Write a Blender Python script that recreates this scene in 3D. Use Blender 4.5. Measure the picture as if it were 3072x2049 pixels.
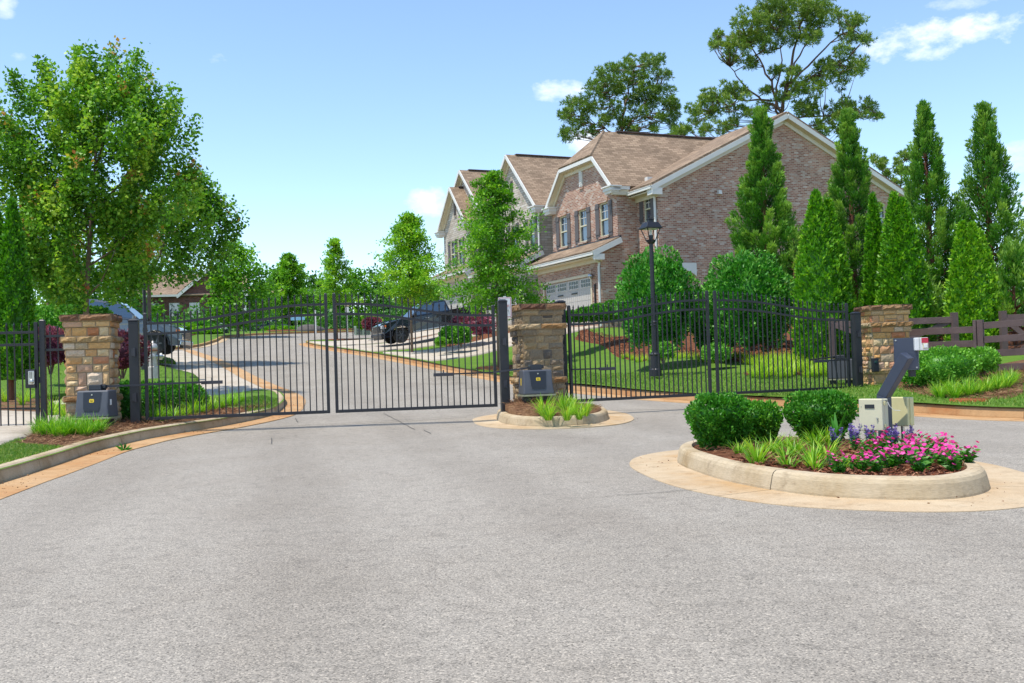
import bpy, math, random
import numpy as np
from mathutils import Vector, Matrix, geometry

for _o in list(bpy.data.objects):
    bpy.data.objects.remove(_o)
SC = bpy.context.scene
COL = SC.collection
rng = np.random.default_rng(7)
random.seed(7)
PI = math.pi
def rad(a): return math.radians(a)

# ------------------------------------------------------------------ camera
FPX, CW, CH = 3050.0, 3072.0, 2049.0
CAMZ = 1.05
ROLL = rad(1.86)
PITCH = math.atan(69.5 / FPX)
_R = Vector((1, 0, 0)); _F = Vector((0, math.cos(PITCH), math.sin(PITCH))); _U = Vector((0, -math.sin(PITCH), math.cos(PITCH)))
CR = _R * math.cos(ROLL) - _U * math.sin(ROLL)
CU = _R * math.sin(ROLL) + _U * math.cos(ROLL)
cam_d = bpy.data.cameras.new('camera')
cam_d.sensor_width = 36.0
cam_d.lens = 36.0 * FPX / CW
cam_d.clip_start = 0.05
cam_d.clip_end = 3000
cam = bpy.data.objects.new('camera', cam_d)
COL.objects.link(cam)
cam.matrix_world = Matrix(((CR.x, CU.x, -_F.x, 0), (CR.y, CU.y, -_F.y, 0), (CR.z, CU.z, -_F.z, CAMZ), (0, 0, 0, 1)))
SC.camera = cam

def ray(px, py):
    return _F + CR * ((px - CW / 2) / FPX) + CU * ((CH / 2 - py) / FPX)
def U(px, py, Y):
    d = ray(px, py); t = Y / d.y
    return Vector((d.x * t, Y, CAMZ + d.z * t))
def UX(px, Y, py=1080):
    return U(px, py, Y).x

# ------------------------------------------------------------------ sun, sky, exposure
SUN_EL = rad(69)
SUN_H = Vector((-0.85, -0.52, 0)).normalized()
SUN_D = SUN_H * math.cos(SUN_EL) + Vector((0, 0, math.sin(SUN_EL)))
sun_d = bpy.data.lights.new('sun', 'SUN')
sun_d.energy = 3.2
sun_d.angle = rad(0.53)
sun_d.color = (1.0, 0.94, 0.84)
sun = bpy.data.objects.new('sun', sun_d)
COL.objects.link(sun)
sun.rotation_euler = (-SUN_D).to_track_quat('-Z', 'Y').to_euler()
sun.location = (0, 0, 60)
SC.view_settings.view_transform = 'Standard'
SC.view_settings.look = 'None'
SC.view_settings.gamma = 1.0
SC.view_settings.exposure = 0.80

W = bpy.data.worlds.new('World')
SC.world = W
W.use_nodes = True
wn, wl = W.node_tree.nodes, W.node_tree.links
bg = wn['Background']
sky = wn.new('ShaderNodeTexSky')
sky.sky_type = 'NISHITA'
sky.sun_disc = False
sky.sun_elevation = SUN_EL
sky.sun_rotation = math.atan2(SUN_D.x, SUN_D.y)
sky.altitude = 900
sky.air_density = 1.0
sky.dust_density = 0.15
sky.ozone_density = 1.6
bg.inputs['Strength'].default_value = 0.15
def wnode(t, **kw):
    n = wn.new(t)
    for k, v in kw.items(): setattr(n, k, v)
    return n
def wmath(op, a, b=None, c=None, clamp=False):
    n = wn.new('ShaderNodeMath'); n.operation = op; n.use_clamp = clamp
    for i, x in enumerate((a, b, c)):
        if x is None: continue
        if isinstance(x, (int, float)): n.inputs[i].default_value = x
        else: wl.new(x, n.inputs[i])
    return n.outputs[0]
# fair weather clouds, fixed in the sky by direction
tc = wnode('ShaderNodeTexCoord')
nz = wnode('ShaderNodeTexNoise'); nz.inputs['Scale'].default_value = 34; nz.inputs['Detail'].default_value = 9; nz.inputs['Roughness'].default_value = 0.62
wmp = wnode('ShaderNodeMapping'); wmp.inputs['Scale'].default_value = (1, 1, 1.8)
wl.new(tc.outputs['Generated'], wmp.inputs['Vector'])
wl.new(wmp.outputs['Vector'], nz.inputs['Vector'])
nz2 = wnode('ShaderNodeTexNoise'); nz2.inputs['Scale'].default_value = 9; nz2.inputs['Detail'].default_value = 4
wl.new(tc.outputs['Generated'], nz2.inputs['Vector'])
nzv = wmath('ADD', wmath('MULTIPLY', nz.outputs['Fac'], 3.4), wmath('MULTIPLY', nz2.outputs['Fac'], 2.0))
acc = None
CLOUDS = [(2820, 105, 215, 62, 1.0), (2790, 160, 90, 30, .75), (2920, 100, 120, 40, .9), (1672, 272, 88, 34, .75), (1300, 605, 75, 42, .7), (655, 180, 40, 22, .45), (62, 172, 30, 18, .45),
          (1770, 420, 75, 40, .85), (2990, 600, 150, 70, .5), (3060, 470, 90, 60, .45), (2900, 5, 120, 26, .5), (10, 20, 40, 40, .6), (-420, 250, 260, 80, .8), (3600, 350, 300, 90, .9), (800, -500, 300, 90, .9)]
for (px, py, rx, ry, amt) in CLOUDS:
    c = ray(px, py).normalized()
    ax = c.cross(Vector((0, 0, 1))).normalized(); up = ax.cross(c)
    def dot(vec, off):
        n = wn.new('ShaderNodeVectorMath'); n.operation = 'DOT_PRODUCT'
        wl.new(tc.outputs['Generated'], n.inputs[0]); n.inputs[1].default_value = vec
        return n.outputs['Value']
    dx = wmath('MULTIPLY', dot(ax, 0), FPX / rx)
    dyr = wmath('MULTIPLY', dot(up, 0), FPX / ry)
    dfront = dot(c, 0)
    r2 = wmath('ADD', wmath('MULTIPLY', dx, dx), wmath('MULTIPLY', dyr, dyr))
    v = wmath('SUBTRACT', wmath('SUBTRACT', nzv, 1.85), r2)
    v = wmath('MULTIPLY', v, 0.85, clamp=True)
    v = wmath('MULTIPLY', wmath('MULTIPLY', v, amt), wmath('GREATER_THAN', dfront, 0.5), clamp=True)
    acc = v if acc is None else wmath('MAXIMUM', acc, v)
mixc = wnode('ShaderNodeMix', data_type='RGBA')
wl.new(acc, mixc.inputs['Factor'])
hsv = wnode('ShaderNodeHueSaturation')
hsv.inputs['Hue'].default_value = 0.497
hsv.inputs['Saturation'].default_value = 1.0
hsv.inputs['Value'].default_value = 0.98
wl.new(sky.outputs['Color'], hsv.inputs['Color'])
wl.new(hsv.outputs['Color'], mixc.inputs['A'])
mixc.inputs['B'].default_value = (5.2, 5.4, 5.7, 1)
wl.new(mixc.outputs['Result'], bg.inputs['Color'])

# ------------------------------------------------------------------ material helpers
def nt(name):
    m = bpy.data.materials.new(name); m.use_nodes = True
    return m, m.node_tree.nodes, m.node_tree.links, m.node_tree.nodes['Principled BSDF']
def ramp(nodes, stops, interp='LINEAR'):
    r = nodes.new('ShaderNodeValToRGB'); r.color_ramp.interpolation = interp
    e = r.color_ramp.elements
    while len(e) < len(stops): e.new(0.5)
    for el, (p, c) in zip(e, stops):
        el.position = p; el.color = (c[0], c[1], c[2], 1)
    return r
def hexc(h):
    h = h.lstrip('#'); c = [int(h[i:i + 2], 16) / 255 for i in (0, 2, 4)]
    return tuple(x / 12.92 if x <= .04045 else ((x + .055) / 1.055) ** 2.4 for x in c)

def M(name, col, rough=.6, metal=0.0, var=.12, scale=6.0, bump=0.0, bscale=60.0, spec=.5, coat=0.0, fine=0.0):
    m, N, L, b = nt(name)
    b.inputs['Roughness'].default_value = rough
    b.inputs['Metallic'].default_value = metal
    b.inputs['Specular IOR Level'].default_value = spec
    b.inputs['Coat Weight'].default_value = coat
    tcn = N.new('ShaderNodeTexCoord')
    n1 = N.new('ShaderNodeTexNoise'); n1.inputs['Scale'].default_value = scale; n1.inputs['Detail'].default_value = 6; n1.inputs['Roughness'].default_value = .65
    L.new(tcn.outputs['Object'], n1.inputs['Vector'])
    lo = [max(0, c * (1 - var)) for c in col]; hi = [min(1, c * (1 + var)) for c in col]
    r = ramp(N, [(.3, lo), (.7, hi)])
    L.new(n1.outputs['Fac'], r.inputs['Fac'])
    L.new(r.outputs['Color'], b.inputs['Base Color'])
    if bump:
        n2 = N.new('ShaderNodeTexNoise'); n2.inputs['Scale'].default_value = bscale; n2.inputs['Detail'].default_value = 5
        L.new(tcn.outputs['Object'], n2.inputs['Vector'])
        bp = N.new('ShaderNodeBump'); bp.inputs['Strength'].default_value = bump; bp.inputs['Distance'].default_value = .02
        L.new(n2.outputs['Fac'], bp.inputs['Height']); L.new(bp.outputs['Normal'], b.inputs['Normal'])
    return m

def leafmat(name, stops, trans=.35, rough=.45, spec=.35):
    m, N, L, b = nt(name)
    at = N.new('ShaderNodeAttribute'); at.attribute_name = 'tint'
    r = ramp(N, stops)
    L.new(at.outputs['Fac'], r.inputs['Fac'])
    L.new(r.outputs['Color'], b.inputs['Base Color'])
    b.inputs['Roughness'].default_value = rough
    b.inputs['Specular IOR Level'].default_value = spec
    tr = N.new('ShaderNodeBsdfTranslucent')
    bright = N.new('ShaderNodeMix'); bright.data_type = 'RGBA'; bright.blend_type = 'MULTIPLY'; bright.inputs['Factor'].default_value = 1
    L.new(r.outputs['Color'], bright.inputs['A']); bright.inputs['B'].default_value = (1.5, 1.65, .7, 1)
    L.new(bright.outputs['Result'], tr.inputs['Color'])
    mx = N.new('ShaderNodeMixShader'); mx.inputs['Fac'].default_value = trans
    L.new(b.outputs['BSDF'], mx.inputs[1]); L.new(tr.outputs['BSDF'], mx.inputs[2])
    L.new(mx.outputs['Shader'], N['Material Output'].inputs['Surface'])
    return m

def tintmat(name, stops, rough=.8, bump=.3, nscale=30, interp='LINEAR', namt=.35):
    m, N, L, b = nt(name)
    at = N.new('ShaderNodeAttribute'); at.attribute_name = 'tint'
    tcn = N.new('ShaderNodeTexCoord')
    n1 = N.new('ShaderNodeTexNoise'); n1.inputs['Scale'].default_value = nscale; n1.inputs['Detail'].default_value = 8; n1.inputs['Roughness'].default_value = .7
    L.new(tcn.outputs['Object'], n1.inputs['Vector'])
    r = ramp(N, stops, interp)
    L.new(at.outputs['Fac'], r.inputs['Fac'])
    r2 = ramp(N, [(.25, (1 - namt,) * 3), (.75, (1 + namt * .0,) * 3)])
    L.new(n1.outputs['Fac'], r2.inputs['Fac'])
    mx = N.new('ShaderNodeMix'); mx.data_type = 'RGBA'; mx.blend_type = 'MULTIPLY'; mx.inputs['Factor'].default_value = 1
    L.new(r.outputs['Color'], mx.inputs['A']); L.new(r2.outputs['Color'], mx.inputs['B'])
    L.new(mx.outputs['Result'], b.inputs['Base Color'])
    b.inputs['Roughness'].default_value = rough
    b.inputs['Specular IOR Level'].default_value = .25
    if bump:
        bp = N.new('ShaderNodeBump'); bp.inputs['Strength'].default_value = bump; bp.inputs['Distance'].default_value = .03
        L.new(n1.outputs['Fac'], bp.inputs['Height']); L.new(bp.outputs['Normal'], b.inputs['Normal'])
    return m

def wallmat(name, stops, mortar, bw=.215, bh=.0725, ms=.010, rough=.85, bump=.5, ysc=1.0, offset=.5, roof=False, blotch=.25):
    """brick or shingle courses in the object's own metres, turned to whichever way the face looks"""
    m, N, L, b = nt(name)
    tcn = N.new('ShaderNodeTexCoord')
    sp = N.new('ShaderNodeSeparateXYZ'); L.new(tcn.outputs['Object'], sp.inputs[0])
    sn = N.new('ShaderNodeSeparateXYZ'); L.new(tcn.outputs['Normal'], sn.inputs[0])
    def mth(op, a, c=None):
        n = N.new('ShaderNodeMath'); n.operation = op
        for i, x in enumerate((a, c)):
            if x is None: continue
            if isinstance(x, (int, float)): n.inputs[i].default_value = x
            else: L.new(x, n.inputs[i])
        return n.outputs[0]
    sel = mth('GREATER_THAN', mth('ABSOLUTE', sn.outputs[0]), mth('ABSOLUTE', sn.outputs[1]))
    mixf = N.new('ShaderNodeMix'); mixf.data_type = 'FLOAT'
    L.new(sel, mixf.inputs['Factor']); L.new(sp.outputs[0], mixf.inputs['A']); L.new(sp.outputs[1], mixf.inputs['B'])
    zz = mth('MULTIPLY', sp.outputs[2], ysc)
    cb = N.new('ShaderNodeCombineXYZ'); L.new(mixf.outputs['Result'], cb.inputs[0]); L.new(zz, cb.inputs[1])
    br = N.new('ShaderNodeTexBrick')
    br.offset = offset
    br.inputs['Color1'].default_value = (0, 0, 0, 1); br.inputs['Color2'].default_value = (1, 1, 1, 1)
    br.inputs['Mortar'].default_value = (.5, .5, .5, 1)
    br.inputs['Scale'].default_value = 1
    br.inputs['Brick Width'].default_value = bw; br.inputs['Row Height'].default_value = bh
    br.inputs['Mortar Size'].default_value = ms; br.inputs['Mortar Smooth'].default_value = .15
    L.new(cb.outputs[0], br.inputs['Vector'])
    r = ramp(N, stops, 'LINEAR'); L.new(br.outputs['Color'], r.inputs['Fac'])
    n1 = N.new('ShaderNodeTexNoise'); n1.inputs['Scale'].default_value = .8; n1.inputs['Detail'].default_value = 5
    L.new(tcn.outputs['Object'], n1.inputs['Vector'])
    r2 = ramp(N, [(.3, (1 - blotch,) * 3), (.7, (1,) * 3)]); L.new(n1.outputs['Fac'], r2.inputs['Fac'])
    n3 = N.new('ShaderNodeTexNoise'); n3.inputs['Scale'].default_value = 45; n3.inputs['Detail'].default_value = 4
    L.new(tcn.outputs['Object'], n3.inputs['Vector'])
    r3 = ramp(N, [(.3, (.75,) * 3), (.7, (1.0,) * 3)]); L.new(n3.outputs['Fac'], r3.inputs['Fac'])
    mm = N.new('ShaderNodeMix'); mm.data_type = 'RGBA'
    L.new(br.outputs['Fac'], mm.inputs['Factor']); L.new(r.outputs['Color'], mm.inputs['A']); mm.inputs['B'].default_value = (*mortar, 1)
    m2 = N.new('ShaderNodeMix'); m2.data_type = 'RGBA'; m2.blend_type = 'MULTIPLY'; m2.inputs['Factor'].default_value = 1
    L.new(mm.outputs['Result'], m2.inputs['A']); L.new(r2.outputs['Color'], m2.inputs['B'])
    m3 = N.new('ShaderNodeMix'); m3.data_type = 'RGBA'; m3.blend_type = 'MULTIPLY'; m3.inputs['Factor'].default_value = 1
    L.new(m2.outputs['Result'], m3.inputs['A']); L.new(r3.outputs['Color'], m3.inputs['B'])
    L.new(m3.outputs['Result'], b.inputs['Base Color'])
    b.inputs['Roughness'].default_value = rough
    b.inputs['Specular IOR Level'].default_value = .2
    bp = N.new('ShaderNodeBump'); bp.inputs['Strength'].default_value = bump; bp.inputs['Distance'].default_value = .01
    bp.invert = True
    L.new(br.outputs['Fac'], bp.inputs['Height']); L.new(bp.outputs['Normal'], b.inputs['Normal'])
    return m

def glassmat(name, col, rough=.06):
    m, N, L, b = nt(name)
    b.inputs['Base Color'].default_value = (*col, 1)
    b.inputs['Roughness'].default_value = rough
    b.inputs['Specular IOR Level'].default_value = 1.0
    b.inputs['IOR'].default_value = 1.9
    return m

# ground materials
def asphaltmat():
    m, N, L, b = nt('asphalt')
    tcn = N.new('ShaderNodeTexCoord')
    vo = N.new('ShaderNodeTexVoronoi'); vo.inputs['Scale'].default_value = 150
    L.new(tcn.outputs['Object'], vo.inputs['Vector'])
    n0 = N.new('ShaderNodeTexNoise'); n0.inputs['Scale'].default_value = 300; n0.inputs['Detail'].default_value = 3
    L.new(tcn.outputs['Object'], n0.inputs['Vector'])
    sepc = N.new('ShaderNodeSeparateColor'); L.new(vo.outputs['Color'], sepc.inputs[0])
    r = ramp(N, [(0, hexc('#5e5952')), (.12, hexc('#7f7970')), (.5, hexc('#958e84')), (.88, hexc('#a49c90')), (1, hexc('#c0b6a7'))])
    L.new(sepc.outputs[0], r.inputs['Fac'])
    n1 = N.new('ShaderNodeTexNoise'); n1.inputs['Scale'].default_value = .55; n1.inputs['Detail'].default_value = 9; n1.inputs['Roughness'].default_value = .68
    mp = N.new('ShaderNodeMapping'); mp.inputs['Scale'].default_value = (1.0, .6, 1); mp.inputs['Rotation'].default_value = (0, 0, .3)
    L.new(tcn.outputs['Object'], mp.inputs['Vector']); L.new(mp.outputs['Vector'], n1.inputs['Vector'])
    r1 = ramp(N, [(.30, (.78, .765, .75)), (.42, (.93, .92, .91)), (.55, (1, 1, 1)), (.7, (1.08, 1.08, 1.08))]); L.new(n1.outputs['Fac'], r1.inputs['Fac'])
    n2 = N.new('ShaderNodeTexNoise'); n2.inputs['Scale'].default_value = 7; n2.inputs['Detail'].default_value = 6
    L.new(tcn.outputs['Object'], n2.inputs['Vector'])
    r2 = ramp(N, [(.30, (.84, .84, .84)), (.48, (1, 1, 1))]); L.new(n2.outputs['Fac'], r2.inputs['Fac'])
    r0 = ramp(N, [(.30, (.84,) * 3), (.65, (1.06,) * 3)]); L.new(n0.outputs['Fac'], r0.inputs['Fac'])
    # scattered dark pits and oil drops
    v2 = N.new('ShaderNodeTexVoronoi'); v2.inputs['Scale'].default_value = 1.7
    L.new(tcn.outputs['Object'], v2.inputs['Vector'])
    r4 = ramp(N, [(.010, (.30, .28, .26)), (.026, (1, 1, 1))]); L.new(v2.outputs['Distance'], r4.inputs['Fac'])
    # worn wheel paths, wandering and broken up, along the way the cars drive
    wv = N.new('ShaderNodeTexWave'); wv.wave_type = 'BANDS'; wv.bands_direction = 'X'; wv.inputs['Scale'].default_value = .17; wv.inputs['Distortion'].default_value = 2.2; wv.inputs['Detail'].default_value = 4; wv.inputs['Detail Scale'].default_value = .35
    mp2 = N.new('ShaderNodeMapping'); mp2.inputs['Rotation'].default_value = (0, 0, -.22)
    L.new(tcn.outputs['Object'], mp2.inputs['Vector']); L.new(mp2.outputs['Vector'], wv.inputs['Vector'])
    r5 = ramp(N, [(.1, (.93, .925, .92)), (.6, (1.02, 1.02, 1.02))]); L.new(wv.outputs['Fac'], r5.inputs['Fac'])
    # fine hairline cracking
    v3 = N.new('ShaderNodeTexVoronoi'); v3.feature = 'DISTANCE_TO_EDGE'; v3.inputs['Scale'].default_value = .42
    nd = N.new('ShaderNodeTexNoise'); nd.inputs['Scale'].default_value = 3.5; nd.inputs['Detail'].default_value = 8
    L.new(tcn.outputs['Object'], nd.inputs['Vector'])
    va = N.new('ShaderNodeVectorMath'); va.operation = 'MULTIPLY_ADD'; va.inputs[1].default_value = (.55, .55, 0)
    L.new(nd.outputs['Color'], va.inputs[0]); L.new(tcn.outputs['Object'], va.inputs[2]); L.new(va.outputs['Vector'], v3.inputs['Vector'])
    r6 = ramp(N, [(.0, (.72, .71, .70)), (.005, (1, 1, 1))]); L.new(v3.outputs['Distance'], r6.inputs['Fac'])
    n6 = N.new('ShaderNodeTexNoise'); n6.inputs['Scale'].default_value = .35; L.new(tcn.outputs['Object'], n6.inputs['Vector'])
    g6 = ramp(N, [(.52, (1, 1, 1)), (.60, (0, 0, 0))]); L.new(n6.outputs['Fac'], g6.inputs['Fac'])
    m6 = N.new('ShaderNodeMix'); m6.data_type = 'RGBA'; L.new(g6.outputs['Color'], m6.inputs['Factor']); L.new(r6.outputs['Color'], m6.inputs['A']); m6.inputs['B'].default_value = (1, 1, 1, 1)
    cur = r.outputs['Color']
    mx = N.new('ShaderNodeMix'); mx.data_type = 'RGBA'; mx.blend_type = 'MULTIPLY'; mx.inputs['Factor'].default_value = 1
    L.new(cur, mx.inputs['A']); L.new(m6.outputs['Result'], mx.inputs['B']); cur = mx.outputs['Result']
    for o in (r1, r2, r0, r4, r5):
        mx = N.new('ShaderNodeMix'); mx.data_type = 'RGBA'; mx.blend_type = 'MULTIPLY'; mx.inputs['Factor'].default_value = 1
        L.new(cur, mx.inputs['A']); L.new(o.outputs['Color'], mx.inputs['B']); cur = mx.outputs['Result']
    L.new(cur, b.inputs['Base Color'])
    b.inputs['Roughness'].default_value = .88
    b.inputs['Specular IOR Level'].default_value = .3
    bp = N.new('ShaderNodeBump'); bp.inputs['Strength'].default_value = .45; bp.inputs['Distance'].default_value = .004
    L.new(vo.outputs['Distance'], bp.inputs['Height']); bp.invert = True
    L.new(bp.outputs['Normal'], b.inputs['Normal'])
    return m

def concretemat(name, c1, c2, stain, sscale=1.2, streak=False):
    m, N, L, b = nt(name)
    tcn = N.new('ShaderNodeTexCoord')
    n1 = N.new('ShaderNodeTexNoise'); n1.inputs['Scale'].default_value = sscale; n1.inputs['Detail'].default_value = 8; n1.inputs['Roughness'].default_value = .65
    L.new(tcn.outputs['Object'], n1.inputs['Vector'])
    r1 = ramp(N, [(.30, stain), (.46, c1), (.7, c2)]); L.new(n1.outputs['Fac'], r1.inputs['Fac'])
    n2 = N.new('ShaderNodeTexNoise'); n2.inputs['Scale'].default_value = 90; n2.inputs['Detail'].default_value = 4
    mp = N.new('ShaderNodeMapping')
    mp.inputs['Scale'].default_value = (.25, .25, 2.2) if streak else (1, 1, 1)
    L.new(tcn.outputs['Object'], mp.inputs['Vector']); L.new(mp.outputs['Vector'], n2.inputs['Vector'])
    r2 = ramp(N, [(.3, (.82,) * 3), (.6, (1.02,) * 3)]); L.new(n2.outputs['Fac'], r2.inputs['Fac'])
    mx = N.new('ShaderNodeMix'); mx.data_type = 'RGBA'; mx.blend_type = 'MULTIPLY'; mx.inputs['Factor'].default_value = 1
    L.new(r1.outputs['Color'], mx.inputs['A']); L.new(r2.outputs['Color'], mx.inputs['B'])
    n4 = N.new('ShaderNodeTexNoise'); n4.inputs['Scale'].default_value = 5.5; n4.inputs['Detail'].default_value = 10; n4.inputs['Roughness'].default_value = .72
    L.new(tcn.outputs['Object'], n4.inputs['Vector'])
    r4 = ramp(N, [(.34, (.66, .63, .60)), (.44, (.93, .92, .91)), (.56, (1, 1, 1)), (.72, (1.05, 1.05, 1.05))]); L.new(n4.outputs['Fac'], r4.inputs['Fac'])
    mx4 = N.new('ShaderNodeMix'); mx4.data_type = 'RGBA'; mx4.blend_type = 'MULTIPLY'; mx4.inputs['Factor'].default_value = .8
    L.new(mx.outputs['Result'], mx4.inputs['A']); L.new(r4.outputs['Color'], mx4.inputs['B'])
    L.new(mx4.outputs['Result'], b.inputs['Base Color'])
    b.inputs['Roughness'].default_value = .85
    b.inputs['Specular IOR Level'].default_value = .25
    bp = N.new('ShaderNodeBump'); bp.inputs['Strength'].default_value = .35; bp.inputs['Distance'].default_value = .006
    L.new(n2.outputs['Fac'], bp.inputs['Height']); L.new(bp.outputs['Normal'], b.inputs['Normal'])
    return m

def groundmat(name, stops, scale=3.0, fine=60.0, bump=.6):
    m, N, L, b = nt(name)
    tcn = N.new('ShaderNodeTexCoord')
    n1 = N.new('ShaderNodeTexNoise'); n1.inputs['Scale'].default_value = scale; n1.inputs['Detail'].default_value = 10; n1.inputs['Roughness'].default_value = .75
    L.new(tcn.outputs['Object'], n1.inputs['Vector'])
    r1 = ramp(N, stops); L.new(n1.outputs['Fac'], r1.inputs['Fac'])
    n2 = N.new('ShaderNodeTexNoise'); n2.inputs['Scale'].default_value = fine; n2.inputs['Detail'].default_value = 5
    L.new(tcn.outputs['Object'], n2.inputs['Vector'])
    r2 = ramp(N, [(.3, (.6,) * 3), (.65, (1.15,) * 3)]); L.new(n2.outputs['Fac'], r2.inputs['Fac'])
    mx = N.new('ShaderNodeMix'); mx.data_type = 'RGBA'; mx.blend_type = 'MULTIPLY'; mx.inputs['Factor'].default_value = 1
    L.new(r1.outputs['Color'], mx.inputs['A']); L.new(r2.outputs['Color'], mx.inputs['B'])
    L.new(mx.outputs['Result'], b.inputs['Base Color'])
    b.inputs['Roughness'].default_value = .9
    b.inputs['Specular IOR Level'].default_value = .15
    bp = N.new('ShaderNodeBump'); bp.inputs['Strength'].default_value = bump; bp.inputs['Distance'].default_value = .03
    L.new(n2.outputs['Fac'], bp.inputs['Height']); L.new(bp.outputs['Normal'], b.inputs['Normal'])
    return m

mt = {}
mt['asphalt'] = asphaltmat()
mt['kerb'] = concretemat('kerb concrete', hexc('#b3a184'), hexc('#c3b49b'), hexc('#9c8460'), 1.3, True)
mt['gutter'] = concretemat('gutter concrete', hexc('#b9a283'), hexc('#c4b296'), hexc('#b08e62'), .9)
mt['gutter_rust'] = concretemat('clay stained gutter', hexc('#b48d62'), hexc('#bfa07a'), hexc('#ab7647'), .8)
mt['kerb_clay'] = concretemat('clay stained kerb', hexc('#b18a60'), hexc('#bd9b72'), hexc('#a5683a'), .7, True)
mt['drive'] = concretemat('driveway concrete', hexc('#b5aa9a'), hexc('#c2b8aa'), hexc('#a39684'), .5)
mt['lawn'] = groundmat('lawn', [(.25, hexc('#7d8540')), (.42, hexc('#5f7f2b')), (.62, hexc('#547627')), (.78, hexc('#8e8a4c'))], 1.4, 55)
mt['mulch'] = groundmat('mulch', [(.3, hexc('#5b3423')), (.5, hexc('#7d4f36')), (.68, hexc('#96694a')), (.8, hexc('#6c3f28'))], 9, 120, 1.0)
mt['straw'] = groundmat('pine straw', [(.3, hexc('#6b4a35')), (.5, hexc('#8d6a4e')), (.7, hexc('#a98766'))], 6, 140, 1.0)
mt['clay'] = groundmat('red clay', [(.3, hexc('#8a4a2a')), (.6, hexc('#a9643d'))], 4, 90, .8)
mt['woodfloor'] = groundmat('wood ground', [(.3, hexc('#3a4a1f')), (.6, hexc('#4e5f27'))], .3, 8, .8)
mt['crack'] = M('crack filler', hexc('#3c3a39'), .8, var=.2, scale=20)
mt['iron'] = M('black steel', hexc('#26262c'), .42, .15, .12, 5, .05, 90)
mt['ironlight'] = M('weathered black steel', hexc('#36363d'), .5, .1, .15, 4, .08, 60)
mt['pedestal'] = M('slate painted steel', hexc('#3a4152'), .42, .1, .1, 6, .05, 60)
mt['opbox'] = M('charcoal plastic cover', hexc('#4a4d55'), .5, 0, .08, 4, .06, 200)
mt['opdark'] = M('black plastic', hexc('#22242b'), .4, 0, .1, 8)
mt['zinc'] = M('zinc plate', hexc('#9b9a80'), .45, .4, .15, 9)
mt['yellow'] = M('yellow badge', hexc('#d9b92a'), .5, 0, .05, 9)
mt['beige'] = M('beige enclosure', hexc('#c9c3a6'), .5, 0, .05, 6, .03, 80)
mt['beige2'] = M('cream enclosure', hexc('#cfc795'), .5, 0, .06, 6, .03, 80)
mt['whiteplastic'] = M('white plastic', hexc('#d6d7d6'), .45, 0, .04, 6)
mt['red'] = M('red plastic', hexc('#b3283f'), .4, 0, .08, 6)
mt['silver'] = M('silver steel', hexc('#b8b8b4'), .3, .8, .1, 9)
mt['rail'] = M('brown stained board', hexc('#5b4a48'), .75, 0, .25, 3, .25, 40)
mt['stone'] = tintmat('ledge stone', [(0, hexc('#9a7858')), (.12, hexc('#c8b394')), (.25, hexc('#d99f66')), (.4, hexc('#e6bf8c')), (.55, hexc('#dfa868')), (.7, hexc('#eccfa2')), (.85, hexc('#c97f53')), (1, hexc('#ecdcc2'))], .85, .7, 26, namt=.38)
mt['stoneshade'] = tintmat('shade toned ledge stone', [(0, hexc('#5a534e')), (.2, hexc('#83776a')), (.4, hexc('#a58d6b')), (.6, hexc('#94836d')), (.8, hexc('#b89d78')), (1, hexc('#ab9067'))], .85, .7, 26, namt=.4)  # duller copy of the ledge stone, with the pillar's shade put into its colour
mt['capstone'] = tintmat('rough cap stone', [(0, hexc('#6b4a3c')), (.3, hexc('#916a52')), (.6, hexc('#b58d66')), (1, hexc('#d3b485'))], .85, 1.0, 34, namt=.6)
mt['bandstone'] = tintmat('rough band stone', [(0, hexc('#8a6040')), (.3, hexc('#b38a5c')), (.6, hexc('#c9a574')), (1, hexc('#d9c09a'))], .85, 1.0, 34, namt=.6)
mt['mortar'] = M('mortar', hexc('#a08b70'), .9, 0, .15, 20, .4, 90)
mt['brick1'] = wallmat('tumbled brick', [(0, hexc('#8f6555')), (.15, hexc('#a67663')), (.45, hexc('#b98570')), (.7, hexc('#c69980')), (.88, hexc('#c0a898')), (1, hexc('#d8c6b8'))], hexc('#cdbbaa'), .225, .08, .013, bump=.25)
mt['brick2'] = wallmat('pale painted brick', [(0, hexc('#bdb0a1')), (.5, hexc('#d2c6b7')), (1, hexc('#e0d8cd'))], hexc('#a99d90'), .40, .13, .014, bump=.25)
mt['brickred'] = wallmat('red brick', [(0, hexc('#5a3029')), (.5, hexc('#7a4238')), (1, hexc('#8c5145'))], hexc('#97857a'), .3, .1, .012)
mt['shingle'] = wallmat('brown shingle', [(0, hexc('#8a7663')), (.5, hexc('#9c8671')), (1, hexc('#ad967f'))], hexc('#76634f'), .34, .15, .012, ysc=1.35, bump=.3)
mt['trim'] = M('white trim', hexc('#d6d4ce'), .5, 0, .04, 3)
mt['cream'] = M('cream soffit', hexc('#cdc2a8'), .6, 0, .05, 3)
mt['shutter'] = M('grey brown shutter', hexc('#5d5654'), .6, 0, .08, 3)
mt['garage'] = M('garage door paint', hexc('#b6b1ab'), .5, 0, .05, 2)
mt['pane'] = glassmat('window glass', hexc('#27384a'))
mt['panedark'] = M('dark glass', hexc('#1c2420'), .15, 0, .05, 3, spec=.4)
mt['darkroom'] = M('dark interior', hexc('#2a211d'), .9, 0, .1, 3)
mt['bark'] = M('grey bark', hexc('#776557'), .9, 0, .25, 8, .6, 40)
mt['pinebark'] = M('pine bark', hexc('#6a5444'), .9, 0, .3, 3, .7, 18)
mt['cbark'] = M('red conifer bark', hexc('#6b4430'), .9, 0, .25, 6, .6, 30)
mt['tyre'] = M('tyre rubber', hexc('#242424'), .85, 0, .1, 9)
mt['rim'] = M('dark alloy', hexc('#55565a'), .3, .8, .1, 9)
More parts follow.
